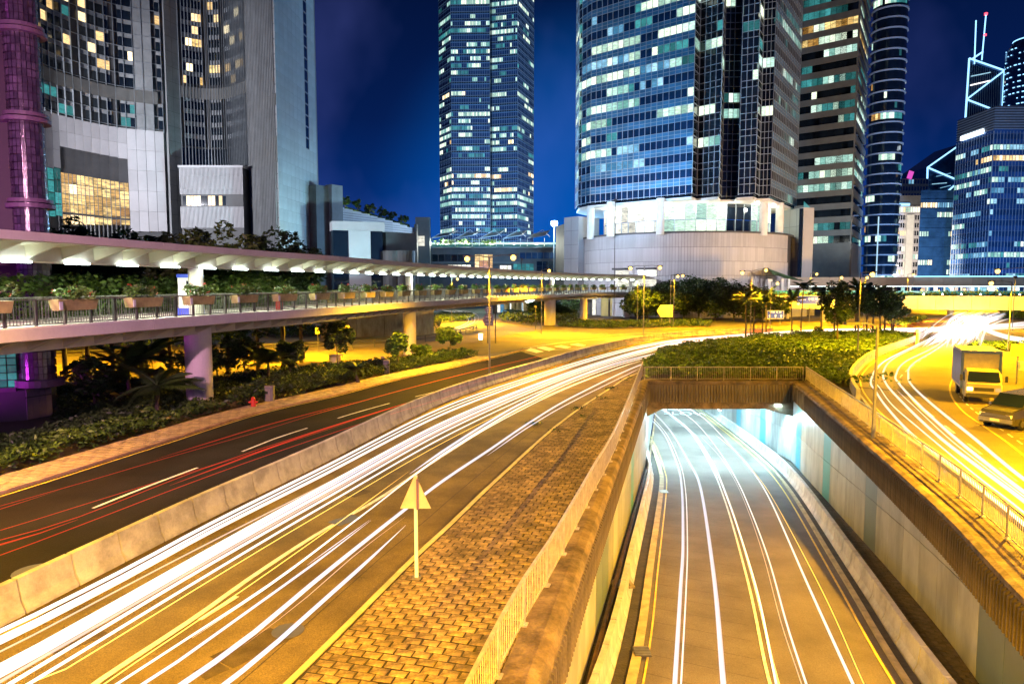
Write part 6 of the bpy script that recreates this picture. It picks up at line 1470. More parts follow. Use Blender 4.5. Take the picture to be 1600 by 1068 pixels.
for i, x in enumerate((697, 728, 762)):
    q = D(x, 378, Ym - 1.5); leaves('terrace_plant', np.array(q) + rng.normal(size=(260, 3)) * (1.6, .5, .45), .35, M['leaf_br'], kind='stuff')
# floodlight on a mast beside the tower
q = D(866, 349, 205); t = empty('floodlight', (q.x, q.y, 0), 'dazzling blue white floodlight on a roof mast beside the glass tower', 'floodlight')
MB().cyl((q.x, q.y + .6, 0), .18, q.z + .5, 10).build('mast', M['steel'], t); MB().box((q.x, q.y + .3, q.z), (1.8, .5, 1.5)).build('housing', M['steel_dk'], t)
MB().cyl((q.x, q.y - .4, q.z - .65), .65, .45, 16, .9).cyl((q.x, q.y - .4, q.z - .2), .9, .45, 16, .55).build('lens', M['flood'], t)
for (dx, dy, dz, e_, c_) in ((0, -1.4, 0, 16000, (.25, .58, 1.0)),):
    ld = bpy.data.lights.new('floodlight_beam', 'POINT'); ld.energy = e_ * KB; ld.color = c_; ld.shadow_soft_size = .6; lo = bpy.data.objects.new('floodlight_beam', ld); C.objects.link(lo); lo.parent = t; lo.location = (0 + dx, dy, q.z + dz)

# ---------------- purple building at the left edge
pu = bldg('purple_building', (-31, 42, 0), 'dark purple lit building with a rounded glass block stair column at the left edge')
cn_ = XY(88, 41.0, 600); c0 = Vector((cn_.x - 1.5, cn_.y - .2)); far_l = Vector((-44, 33.5)); back = Vector((-30, 56))
front_end = XY(74, 40.2, 350) + Vector((-1.75, -.2))
MB().prism([far_l, front_end, XY(74, 40.2, 350) + Vector((-.5, .6)), c0 + Vector((-10.5, 14)), back + Vector((-18, 0))], 2.8, 38).build('upper_wall', M['purple'], pu)
MB().prism([far_l, front_end + Vector((.1, 0)), c0 + Vector((.9, .6)), c0 + Vector((-10, 14)), back + Vector((-18, 0))], 0, 2.75).build('lower_wall', M['stone_d'], pu)
gb = MB(); rr2 = .88; ctr = XY(74, 40.2, 350) - Vector((.88, 0)); A0_, A1_ = R(195), R(375); nb = 12; zc0, zc1 = 2.35, 38; nz = int((zc1 - zc0) / .42)
MB().cyl((ctr.x, ctr.y, zc0), rr2 - .12, zc1 - zc0, 24).build('column_core', M['purple'], pu)
for i in range(nb):
    a0 = A0_ + (A1_ - A0_) * i / nb; a1 = A0_ + (A1_ - A0_) * (i + .86) / nb
    pa_, pb_ = Vector((ctr.x + rr2 * math.cos(a0), ctr.y + rr2 * math.sin(a0))), Vector((ctr.x + rr2 * math.cos(a1), ctr.y + rr2 * math.sin(a1)))
    for k in range(nz): z = zc0 + k * .42; gb.add([(p.x, p.y, zz_) for zz_ in (z, z + .36) for p in (pa_, pb_)], [(0, 1, 3, 2)])
gb.build('glass_block_field', M['glassblock'], pu, kind='stuff')
for yv in (54, 190, 322): z = Zat(yv, 40.5, 70); MB().cyl((ctr.x, ctr.y, z - .18), rr2 + .32, .22, 26).cyl((ctr.x, ctr.y, z + .12), rr2 + .22, .2, 26).build('ring_ledge', M['purple_t'], pu)
MB().cyl((ctr.x, ctr.y, 2.0), rr2 + .35, .4, 26).build('ring_ledge', M['purple_t'], pu)
# lower stone panels and the second glass block window
a, b = far_l, front_end + Vector((.1, 0)); d_ = c0 + Vector((.9, .6)); 
for k in range(4):
    p, q = b.lerp(d_, k / 4), b.lerp(d_, (k + 1) / 4)
    for r_ in range(2): MB().slab(p + (q - p) * .02, q - (q - p) * .02, .05 + r_ * 1.3, 1.28 + r_ * 1.3, .1, .06).build('stone_panel', mk('mauve stone', (.20, .16, .20), .6, .2, .8, .05) if k == 0 and r_ == 0 else bpy.data.materials['mauve stone'], pu)
w = MB(); p0, p1 = b.lerp(a, .02), b.lerp(a, .16)
for i in range(5):
    for k in range(6): p, q = p0.lerp(p1, i / 5 + .01), p0.lerp(p1, (i + .88) / 5); w.slab(p, q, 2.0 + k * .42, 2.36 + k * .42, .02, .08)
w.build('glass_block_window', M['lit_t'], pu, kind='stuff')
MB().slab(p0, p1, 1.75, 1.98, 0, .4).build('window_ledge', M['purple_t'], pu)
# magenta and pink facade floodlights beside the building (housing and mast modelled)
def spot(loc, target, energy, color, size=60, label=None, blend=.6, r=.3):  # also builds the added fill lights, with made-up housings and masts
    t = empty('facade_fill_light', loc, label, 'floodlight'); MB().box((0, 0, 0), (.5, .35, .4)).build('housing', M['steel_dk'], t, world=False); MB().cyl((0, 0, -loc[2]), .06, loc[2] - .2, 6).build('mast', M['steel_dk'], t, world=False)
    ld = bpy.data.lights.new('facade_light', 'SPOT'); ld.energy = energy; ld.color = color; ld.spot_size = R(size); ld.spot_blend = blend; ld.shadow_soft_size = r
    lo = bpy.data.objects.new('facade_light', ld); C.objects.link(lo); lo.parent = t; d = Vector(target) - Vector(loc); lo.rotation_euler = d.to_track_quat('-Z', 'Y').to_euler(); lo.location = d.normalized() * .5
spot((-33, 33, 1.2), (-30, 42, 9), 500 * KB, (.75, .05, .9), 110, 'magenta floodlight low at the foot of the purple building')
spot((-19, 4, 13.5), (-20, 34, 8), 9000 * KB, (1.0, .45, .72), 70, 'pink floodlight above the near end of the footbridge')
spot((-40, 30, 30), (-29, 41, 22), 160 * KB, (.75, .08, .7), 90, 'magenta floodlight high beside the purple building')
# fill lights added to brighten the hotel, podium and towers, on made-up masts
spot((-100, 112, 30), (-72, 170, 30), 44000 * KB, (.92, .92, 1.0), 95, 'added cool fill light on an unseen mast before the curved hotel', r=1.5)
spot((4, 120, 4), (-50, 172, 34), 75000 * KB, (.48, .90, 1.0), 36, 'added cyan fill light aimed at the pale end of the hotel', r=1.5)
spot((2, 146, 13), (34, 168, 12), 9000 * KB, (.80, .86, 1.0), 80, 'added cool fill light aimed at the round podium', r=1.2)
spot((20, 138, 24), (22, 172, 52), 13000 * KB, (.25, .62, 1.0), 120, 'added blue fill light on a mast aimed at the tall glass tower', r=1.5)

# ---------------- banded brown tower, right
bt_ = bldg('banded_tower', (XY(1300, 220).x, 220, 0), 'brown stone office tower with horizontal window bands right of the blue glass tower')
pn = Panes(bt_, 300); A_1, A_2, A_3 = XY(1222, 236, 300), XY(1332, 222, 300), XY(1348, 250, 300); FH = 4.15; zb0 = Zat(388, 222); nf = 24
zt9 = zb0 + nf * FH; MB().prism([A_1, A_2, A_3, A_3 + Vector((-20, 18)), A_1 + Vector((2, 25))], 0, zt9).build('core', M['glass'], bt_)
for f in range(-3, nf):
    zb = zb0 + f * FH
    for a, b, nc in ((A_1, A_2, 13), (A_2, A_3, 9)):
        hb = 1.85 if f >= 0 else 4.15
        MB().slab(a, b, zb, zb + hb - .01, .2, .4).build('stone_band', M['stone_br'], bt_)
        if f < 0: continue
        pk = lit_pick(['lit_c', 'lit_c', 'lit_g', 'lit_t', 'lit_t'], (.78 if nc == 13 else .5) * (1.0 if f not in (2, 3, 7, 8) else .15)); pk(True)
        if f in (15, 16): pk = lit_pick(['lit_y', 'lit_g'], .9); pk(True)
        for j in range(nc):
            p, q = a.lerp(b, (j + .03) / nc), a.lerp(b, (j + .97) / nc); m = pk(); pn.add(p, q, zb + hb + .05, zb + FH - .05, M[m] if m else M['glass'], 0)
pn.flush(6)
for a in (A_1.lerp(A_2, .0), A_2): MB().cyl((a.x, a.y, 0), .3, zt9, 8).build('corner_post', M['stone_br'], bt_)
a = XY(1338, 249, 430); ld_ = MB().box((A_3.x + .3, A_3.y, Zat(360, 250)), (.4, .4, 45))
# green sign glow on that tower
# ---------------- round ringed tower
rt = bldg('round_tower', (XY(1372, 270).x, 270, 0), 'slim round tower with pale ring ledges and a bright light line')
c = XY(1374, 282, 420); r_ = (XY(1396, 282).x - XY(1349, 282).x) / 2 * 1.06; MB().cyl((c.x, c.y, 0), r_ - .35, 150, 40).build('core', M['glass'], rt)
pn = Panes(rt, 300); FH = 3.9; nfl = 38; ringp = arc(c, r_ - .2, math.pi * .95, math.pi * 2.05, 22)
for f in range(nfl):
    zb = f * FH; pk = lit_pick(['lit_c', 'lit_g', 'lit_y', 'lit_t'], random.choice([.05, .2, .5])); pk(True)
    for j in range(22): p, q = ringp[j], ringp[j + 1]; m = pk(); pn.add(p, q, zb + 1.0, zb + 3.3, M[m] if m else M['glass'], 0)
    MB().cyl((c.x, c.y, zb + 3.4), r_ + .25, .45, 40).build('ring_ledge', M['stone_w'], rt)
for y in (math.pi * 1.30,):
    q = c + Vector((math.cos(y), math.sin(y))) * (r_ + .35); MB().box((q.x, q.y, 17), (.3, .4, 34)).build('light_line', mk('window light line', (.3, .3, .3), .5, emit=(.6, .9, 1), estr=.8), rt)
pn.flush(99)
# ---------------- cream hotel block, magenta signed block, dark block
def block(name, label, x0, x1, yt, Y, fh, nc, wallm, dark, kinds, p, depth=20, lo=.25, hi=.85, top=None, Y2=None, sp_=.15, gl=None, mul=None, limit=300):
    r = bldg(name, (XY((x0 + x1) / 2, Y).x, Y, 0), label); a, b = XY(x0, Y, 300), XY(x1, Y2 or Y, 300); zt = Zat(yt, Y); MB().prism([a, b, b * (1 + depth / Y), a * (1 + depth / Y)], 0, zt).build('wall', M[wallm], r)
    pn = Panes(r, limit); nf = int(zt / fh)
    for f in range(nf):
        pk = lit_pick(kinds, p if not callable(p) else p(f, nf)); pk(True)
        for j in range(nc):
            m = pk(); pn.add(a.lerp(b, (j + sp_) / nc), a.lerp(b, (j + 1 - sp_) / nc), zt - (f + 1) * fh + lo * fh, zt - (f + 1) * fh + hi * fh, M[m] if m else M[dark], .08)
    pn.flush(9)
    mm = MB()
    for f in range(nf): mm.slab(a, b, zt - (f + 1) * fh, zt - (f + 1) * fh + .25, 0, .3)
    if mul:
        for j in range(nc + 1): q = a.lerp(b, j / nc); d = (b - a).normalized() * .12; mm.slab(q - d, q + d, 0, zt, 0, .2)
    mm.build('ledge_field', M[mul or wallm], r, kind='stuff'); return r, a, b, zt
r, a, b, zt = block('cream_hotel', 'cream hotel block with rows of small windows, right of the round tower', 1386, 1446, 322, 330, 3.6, 16, 'stone_w', 'glass', ['lit_w', 'lit_g'], .3)
wall('awning', r, a.lerp(b, .52), a.lerp(b, .70), 0, zt - 4, 1, 1.2, 'pale_pier'); MB().slab(a, a.lerp(b, .6), zt + .2, zt + 1.3, .3, .4).build('roof_light_line', M['led'], r); MB().slab(a.lerp(b, .05), b, zt, zt + 5, 10, -1).build('roof_storey', M['stone_d'], r)
r, a, b, zt = block('signed_block', 'hazy blue block with magenta roof signs behind the cream hotel', 1396, 1450, 279, 420, 4.0, 12, 'stone_g', 'glass_b', ['lit_b'], .1)
for f, z in ((.45, 1.0), (.02, -9)): q = a.lerp(b, f); MB().box((q.x, q.y - .6, zt + z + 1), (2.8, .5, 4.5), rot=Matrix.Rotation(.3, 3, 'Y')).build('magenta_sign', M['led_p'], r)
r, a, b, zt = block('dark_office_block', 'dark blue office block with a few lit rows left of the wide blue tower', 1439, 1492, 297, 300, 4.0, 14, 'glass_b', 'glass_b', ['lit_w', 'lit_b', 'lit_g'], lambda f, nf: .75 if f in (1, 7, 8, 10, 14, 17, nf - 4, nf - 7) else .08, lo=.2, hi=.7)
# wide blue tower at the right edge, two faces
wt = bldg('wide_blue_tower', (XY(1560, 250).x, 250, 0), 'wide dark blue glass tower with lit office rows at the right edge')
pn = Panes(wt, 300); a, b, c_ = XY(1478, 290, 300), XY(1530, 258, 300), XY(1680, 262, 300); FH = 3.9
a = XY(1491, 285, 300); b = XY(1548, 262, 300)
nf = 16; zt = nf * FH + 1; MB().prism([a, b, c_, c_ + Vector((10, 30)), a * 1.13], 0, zt).build('core', M['glass_b'], wt)
for f in range(nf):
    for p0, p1, nc in ((a, b, 14), (b, c_, 26)):
        pr_ = {14: .9, 13: .55, 10: .6, 11: .7, 12: .6, 8: .3, 7: .4, 5: .9, 4: .8, 6: .3, 9: .5, 3: .4, 2: .5}.get(f, .12); pk = lit_pick(['lit_b', 'lit_c', 'lit_b', 'lit_t'] if f not in (13,) else ['lit_y', 'lit_w'], pr_ if f != 13 else .75); pk(True)
        for j in range(nc): p, q = p0.lerp(p1, (j + .06) / nc), p0.lerp(p1, (j + .94) / nc); m = pk(); pn.add(p, q, 1 + f * FH + 1.2, 1 + f * FH + 3.0, M[m] if m else M['glass_b'], .06)
        root_s[wt.name].slab(p0, p1, 1 + f * FH + 3.15, 1 + f * FH + 4.9, 0, .05); root_m[wt.name].slab(p0, p1, 1 + f * FH + 3.05, 1 + f * FH + 3.12, 0, .15)
        if f == 0:
            for j in range(nc + 1): q = p0.lerp(p1, j / nc); d = (p1 - p0).normalized() * .07; root_m[wt.name].slab(q - d, q + d, 0, zt, 0, .2)
pn.flush(9); M['span_d'] = mk('deep blue spandrel', (.03, .09, .24), .25, .2, .2, 0, metal=.4, spec=1, island=.2); finish(wt, 'mull_t', 'span_d')
MB().prism([a, b, c_, c_ + Vector((10, 30)), a * 1.13], zt, zt + 9).build('roof_storey', M['stone_d'], wt)
lv = MB()
for k in range(9): 
    for p0, p1 in ((a, b), (b, c_)): lv.slab(p0, p1, zt + .6 + k * .95, zt + .9 + k * .95, 0, .3)
lv.build('louvre_field', M['mull_t'], wt, kind='stuff')
p, q = a.lerp(b, .15), a.lerp(b, .75); MB().slab(p, q, zt + .4, zt + 2.0, 0, .7).build('white_roof_sign', M['led_w'], wt)
# faceted tower outlined with light lines
fa_ = bldg('prism_tower', (XY(1537, 480).x, 480, 0), 'faceted blue tower outlined by white light lines with two roof masts'); YY = 480
def W3(x, y, dY=0): return D(x, y, YY + dY)
A3, B3, C3, D3 = W3(1513, 92), W3(1568, 111), W3(1562, 215), W3(1505, 215); P3 = W3(1509, 156)
MB().add([A3, B3, C3, D3, W3(1516, 100, 30), W3(1566, 111, 30), W3(1562, 215, 30), W3(1508, 215, 30)], [(0, 3, 2, 1), (4, 5, 6, 7), (0, 4, 7, 3), (1, 2, 6, 5), (0, 1, 5, 4)]).build('upper_body', M['glass_b'], fa_)
f_ = lambda l, w=.75, nm='light_line', m='led': [MB().bar(p + Vector((0, -1, 0)), q + Vector((0, -1, 0)), w).build(nm, M[m], fa_) for p, q in l]
f_([(A3, B3), (A3, D3), (B3, C3), (B3, P3), (P3, W3(1556, 174)), (P3 + Vector((0, 0, 0)), D3)])
f_([(W3(1521, 101), W3(1523.5, 33))], .55, 'mast'); f_([(W3(1532.5, 95), W3(1539, 24))], .55, 'mast'); f_([(W3(1519, 92), W3(1534, 82))], .9)
MB().box(W3(1539, 23) + Vector((0, -1, 0)), (1.4, 1.4, 1.4)).build('red_beacon', M['led_r'], fa_); MB().box(W3(1537, 56) + Vector((0, -1.4, 0)), (1.4, 1, 1)).build('red_beacon', M['led_r'], fa_)
f_([(W3(1515, 134), W3(1545, 127))], .7, 'amber_row', 'tr_w'); f_([(W3(1511, 199), W3(1534, 191))], 1.0, 'lit_row', 'lit_b'); f_([(W3(1513, 205), W3(1543, 193))], .6, 'lit_row', 'lit_b'); f_([(W3(1516, 120), W3(1546, 114))], .5, 'lit_row', 'lit_b')
vv = MB()
for k in range(16): x = 1512 + k * 3.4; vv.bar(W3(x, 96 + (x - 1513) * .33 + 2) + Vector((0, -.3, 0)), W3(x - 2, 212) + Vector((0, -.3, 0)), .25)
vv.build('mullion_field', M['mull_t'], fa_, kind='stuff')
L1_, L2_, L3_, L4_ = W3(1448, 262), W3(1502, 224), W3(1502, 330), W3(1446, 330)
MB().add([L1_, L2_, L3_, L4_] + [v + Vector((0, 30, 0)) for v in (L1_, L2_, L3_, L4_)], [(0, 3, 2, 1), (4, 5, 6, 7), (0, 1, 5, 4), (0, 4, 7, 3), (1, 2, 6, 5)]).build('lower_body', M['glass_b'], fa_)
f_([(L1_, L2_), (L1_, W3(1447, 305)), (L1_, W3(1498, 283)), (W3(1498, 283), W3(1474, 304))]); f_([(W3(1455, 288), W3(1478, 286)), (W3(1462, 276), W3(1484, 271)), (W3(1468, 294), W3(1484, 290))], .45, 'lit_row', 'lit_b')
# round glittering tower at the far right edge
rg = bldg('glittering_tower', (XY(1600, 430).x, 430, 0), 'round tower covered in glittering blue white lights at the top right edge')
c = XY(1606, 440, 200); r_ = 13.5; zt = Zat(80, 440); MB().cyl((c.x, c.y, 0), r_, zt, 28).cyl((c.x, c.y, zt), r_, 6, 28, r_ * .75).build('core', M['glass_b'], rg); dm = MB(); rowp = arc(c, r_ + .3, math.pi * .9, math.pi * 2.1, 20)
for f in range(34):
    z = zt - f * 3.3
    for j in range(20):
        if random.random() < .6: dm.slab(rowp[j].lerp(rowp[j + 1], .15), rowp[j].lerp(rowp[j + 1], random.uniform(.3, .85)), z, z + .55, 0, .2)
dm.build('light_dot_field', M['led'], rg, kind='stuff'); MB().cyl((c.x, c.y, zt + 5.9), r_ * .76, .6, 28).build('crown_light', M['led'], rg)

# concrete wall and columns below the footbridge in the distance
lw = bldg('bridge_abutment', (XY(600, 100).x, 100, 0), 'long concrete wall lit yellow behind the back road below the footbridge', 'wall')
for x0, x1, Y0, Y1 in ((556, 600, 104, 106), (600, 648, 106, 108), (648, 678, 108, 112), (500, 556, 102, 104)):
    MB().slab(XY(x0, Y0), XY(x1 - .6, Y1), 0, 4.3, .5, 0).build('concrete_panel', M['concrete'], lw)
sh = bldg('shop_passage', (XY(925, 175).x, 175, 0), 'yellow lit arcade with square columns and bright doorways at the end of the footbridge', 'arcade')
MB().slab(XY(880, 178), XY(1030, 178), Zat(468, 178), Zat(455, 178), 6, 0).build('beam', M['bridge_in'], sh)
for x in (912, 945, 963, 978, 996): MB().box((XY(x, 174).x, 174, Zat(465, 174) / 2), (1.7 if x != 963 else 3.0, 1.2, Zat(465, 174))).build('square_column', mk('yellow stone', (.5, .4, .15), .7, .15, .6) if x == 912 else bpy.data.materials['yellow stone'], sh)
pn = Panes(sh, 40, 'doorway')
for k, (x0, x1, m) in enumerate(((926, 933, 'lit_sh'), (934, 941, 'lit_t'), (950, 957, 'lit_sh'), (982, 989, 'lit_sh'), (989, 995, 'lit_t'))): pn.add(XY(x0, 179), XY(x1, 179), 0, Zat(468, 179), M[m], 0)
pn.flush(2); MB().slab(XY(880, 181), XY(1030, 181), 0, Zat(455, 181), 1, 0).build('back_wall', M['stone_br'], sh)
gl = bldg('glass_lobby', (XY(800, 190).x, 190, 0), 'blue lit glass lobby with columns below the centre of the footbridge', 'building')
pn = Panes(gl, 60, 'window')
for k in range(16): x0 = 777 + k * 5; pn.add(XY(x0, 188), XY(x0 + 4.6, 188), 0.3, Zat(462, 188), M['lit_b' if k % 4 else 'lit_sh'] if k < 9 else M['glass'], 0)
pn.flush(2); MB().slab(XY(770, 189), XY(870, 189), 0, Zat(458, 189), 3, -.1).build('wall', M['stone_d'], gl)
for x in (792, 803, 810, 822): MB().cyl((XY(x, 176).x, 176, 0), .7, Zat(463, 176), 12).build('column', bpy.data.materials['yellow stone'], gl)
# low street-level frontage seen between flyover and walkway
lf = bldg('far_frontage', (XY(1500, 230).x, 230, 0), 'far row of lit street frontages seen between the flyover and the walkway')
pn = Panes(lf, 120, 'window'); MB().slab(XY(1400, 232), XY(1690, 232), 0, Zat(446, 232), 8, -.1).build('wall', M['stone_d'], lf)
for k in range(44):
    x0 = 1402 + k * 6.4; m = random.choice(['lit_sh', 'lit_y', 'lit_c', 'glass', 'glass', 'lit_t', 'glass', 'lit_w']); pn.add(XY(x0, 232), XY(x0 + 5.6, 232), Zat(random.choice([456, 458, 454]), 232), Zat(449, 232), M[m], 0)
    m = random.choice(['lit_w', 'lit_sh', 'glass', 'glass', 'lit_y', 'red_w']); 
    if m != 'red_w': pn.add(XY(x0, 231), XY(x0 + 5.6, 231), 0.2, Zat(470, 231), M[m], 0)
pn.flush(2)

spot((30, 250, 8), (-10, 400, 90), 380000 * KB, (.30, .55, 1.0), 80, 'added blue fill light aimed at the slender tower', r=2)  # added to brighten the slender tower, no such lamp on the mall
spot((96, 192, 12), (104, 222, 45), 7000 * KB, (.85, .88, .85), 90, 'added pale fill light behind the walkway aimed at the banded tower', r=2)  # added to lift the banded tower out of the dark
spot((68, 124, .8), (76, 145, 5), 9000 * KB, (1.0, .50, .04), 140, 'added sodium fill light on the ground aimed at the flyover panels', r=.5)  # added so the flyover panels turn bright yellow
spot((93, 116, .8), (100, 138, 5), 9000 * KB, (1.0, .50, .04), 140, 'added sodium fill light beside the crossing aimed at the flyover panels', r=.5)  # second light added for the right part of the flyover
spot((140, 200, 10), (165, 262, 40), 60000 * KB, (.25, .5, 1.0), 110, 'added blue fill light at the foot of the wide blue tower', r=2)  # added to brighten the faces of the wide blue tower

spot((2.5, -7, 12.5), (-9, 27, 0.5), 1500 * KB, (.85, .5, 1.0), 42, 'added lilac fill light behind the viewer above the roads', r=.6)  # unseen light added to turn the median barrier lilac

spot((150, 268, 8), (192, 330, 25), 60000 * KB, (1.0, .85, .70), 80, 'added warm fill light at the foot of the cream hotel block', r=2)  # added because the cream hotel walls get no other light

spot((9, -6, 12), (6.5, 26, -5), 3000 * KB, (.92, .66, 1.0), 48, 'added pale lilac fill light behind the viewer above the underpass', r=.6)  # unseen light added to make the underpass paler and pinker

spot((84, 118, 9), (60, 176, 45), 16000 * KB, (.95, .85, .80), 90, 'added pale fill light by the crossing aimed at the glass tower flank', r=1.5)  # added to brighten the finned right face of the glass tower
# ================================================================== PLANTS
def in_poly(pts, poly):
    x, y = pts[:, 0], pts[:, 1]; inside = np.zeros(len(pts), bool); j = len(poly) - 1
    for i in range(len(poly)):
        xi, yi = poly[i]; xj, yj = poly[j]; c = ((yi > y) != (yj > y)) & (x < (xj - xi) * (y - yi) / (yj - yi + 1e-12) + xi); inside ^= c; j = i
    return inside
def bed(name, poly, h, n, size, mat, bumps=1.3, soil=True, amp=.35):
    poly = [(p[0], p[1]) for p in poly]; A = np.array(poly); lo, hi = A.min(0), A.max(0); P = rng.uniform(lo, hi, (n * 3, 2)); P = P[in_poly(P, poly)][:n]
    hn = np.array([noise.noise(Vector((x / bumps, y / bumps, 1.7))) for x, y in P]) * amp + h
    hn += np.array([noise.noise(Vector((x * 1.6, y * 1.6, 4.7))) for x, y in P]) * amp * .5
    u = rng.uniform(0, 1, len(P)) ** .35
    z = np.maximum(.05, hn * u)
    if soil: MB().add([(x, y, .03) for x, y in poly], [tuple(range(len(poly)))]).build('planted_bed', M['soil'], kind='structure')
    return leaves(name, np.column_stack([P, z]), size, mat, kind='stuff')
# hedge island behind the tunnel portal
hed = P2([(1004, 577), (1030, 560), (1062, 549), (1110, 540), (1165, 534), (1240, 529), (1330, 526), (1400, 525), (1428, 532)]) + [p for p in offs(dl, -0.6) if 53 < p.y < 97][::-1]
hed += [Vector((PR.x + 6.5, 50.5, 0)), Vector((PR.x + 1.2, PR.y - 1.5, 0)), Vector((PR.x + .8, PR.y + .7, 0)), Vector((PL.x, PL.y + .9, 0))]
bed('hedge', hed, 1.0, 90000, .17, M['leaf'], 2.5, amp=.5)
# strip between right parapet and the bend
# planting beds on the left
b1 = [p for p in offs([p for p in al if 12 < p.y < 76], -2.2)]
b1b = P2([(700, 556), (640, 566), (560, 576), (450, 586), (330, 600), (250, 618), (190, 640), (120, 668), (60, 690), (-60, 700)])
bed('shrub_bed', [(p.x, p.y) for p in b1] + [(p.x, p.y) for p in b1b], .75, 60000, .14, M['leaf_dk'], 1.2, amp=.45)
bed('shrub_bed', [(p.x, p.y) for p in P2([(90, 612), (200, 600), (330, 592), (330, 640), (220, 668), (120, 690), (60, 700), (90, 650)])], .5, 16000, .14, M['leaf_dk'], 1.2, amp=.4, soil=False)
for poly, h, n in (([(430, 528), (560, 523), (640, 517), (690, 513), (680, 506), (640, 508), (560, 512), (400, 520)], .9, 9000), ([(640, 512), (700, 505), (742, 500), (738, 494), (690, 493), (640, 498)], 1.0, 6000), ([(870, 511), (960, 514), (1030, 512), (1110, 511), (1112, 504), (1030, 503), (960, 506), (880, 502)], .7, 9000), ([(780, 503), (830, 510), (862, 507), (905, 502), (900, 494), (840, 497), (790, 492)], 1.6, 9000), ([(1520, 497), (1600, 500), (1680, 502), (1680, 492), (1600, 490)], .8, 5000), ([(1512, 545), (1560, 547), (1600, 552), (1640, 558), (1640, 545), (1590, 540), (1530, 538)], .6, 5000), ([(1385, 510), (1420, 512), (1436, 507), (1450, 498), (1420, 500)], .8, 4000), ([(0, 556), (200, 549), (380, 541), (380, 534), (180, 536), (0, 540)], 2.4, 9000)):
    bed('shrub_bed', [(p.x, p.y) for p in P2(poly)], h, n, .25, M['leaf_dk' if h != .6 else 'leaf'], 2.0, soil=True)

def tree(name, base, H_, Rc, label, group, n=3500, leaf=.22, mat='leaf_dk', trunk_r=.16, cat='tree', crown_h=.55, clumps=40, limbs=6):
    base = Vector(base); root = empty(name, base, label, cat, group); zc = H_ * (1 - crown_h * .5); hc = H_ * crown_h * .5
    lean = Vector((random.uniform(-.3, .3), random.uniform(-.3, .3), 0)); top = Vector((lean.x, lean.y, H_ * (1 - crown_h * .75)))
    b = MB().tube([(0, 0, -.1), (lean.x * .4, lean.y * .4, top.z * .5), top], [trunk_r * 1.3, trunk_r, trunk_r * .75], 8)
    for k in range(limbs):
        an = 2 * math.pi * k / limbs + random.uniform(-.4, .4); rr = Rc * random.uniform(.5, .8); e_ = Vector((math.cos(an) * rr, math.sin(an) * rr, zc + random.uniform(-.2, .7) * hc))
        b.tube([top, top.lerp(e_, .5) + Vector((0, 0, -.15 * hc)), e_], [trunk_r * .6, trunk_r * .35, trunk_r * .12], 5)
    b.build('trunk', M['bark'], root, world=False)
    d = rng.normal(size=(clumps, 3)); d /= np.linalg.norm(d, axis=1)[:, None]; cs = d * rng.uniform(.35, .95, (clumps, 1)) * (Rc, Rc, hc) + (0, 0, zc)
    P = clump_points(cs, rng.uniform(.16, .34, clumps) * Rc, n); leaves('crown', P, leaf, M[mat], root, world=False); return root
def frond_mesh(L, droop, w, name='frond', n=15):
    b = MB(); pts = []
    for i in range(n + 1): t = i / n; pts.append(Vector((L * (t - .12 * t * t), 0, L * (.35 * t - droop * t * t))))
    b.tube(pts, [.03 * (1 - .8 * i / n) for i in range(n + 1)], 3)
    for i in range(1, n + 1):
        t = i / n; p = pts[i]; l_ = w * math.sin(math.pi * min(1, t * .9 + .12)) + .08
        for s in (-1, 1):
            for dd in (0, .5):
                q = p.lerp(pts[i - 1], dd); e_ = q + Vector((l_ * .55, s * l_, -.35 * l_)); v = Vector((.06, 0, .01)); b.add([q - v, q + v, e_], [(0, 1, 2)])
    me = bpy.data.meshes.new(name); me.from_pydata(b.v, [], b.f); me.materials.append(M['leaf_dk']); return me
FR = [frond_mesh(2.6, .45, .5), frond_mesh(2.3, .75, .45), frond_mesh(2.7, .25, .5)]
FRS = [frond_mesh(1.2, .5, .3, n=9), frond_mesh(1.1, .8, .28, n=9)]
def palm(base, H_, label, group='palms on the hedge island', fr=FR, nf=15, r=.11, name='palm_tree', s=1.0):
    base = Vector(base); root = empty(name, base, label, 'palm', group); ln = Vector((random.uniform(-.35, .35), random.uniform(-.2, .2), H_))
    MB().tube([(0, 0, -.05), (ln.x * .3, ln.y * .3, H_ * .5), ln], [r * 1.35, r, r * .8], 8).build('trunk', M['bark'], root, world=False)
    MB().tube([ln - Vector((0, 0, .1)), ln + Vector((0, 0, .7))], [r * .9, r * .4], 7).build('crown_shaft', M['leaf'], root, world=False)
    for k in range(nf): inst('frond', random.choice(fr), root, ln + Vector((0, 0, .45)), world=False, rot=(random.uniform(-.2, .2), random.uniform(-.75, .35), 2 * math.pi * k / nf + random.uniform(-.2, .2)), scale=(s * random.uniform(.85, 1.15),) * 3)
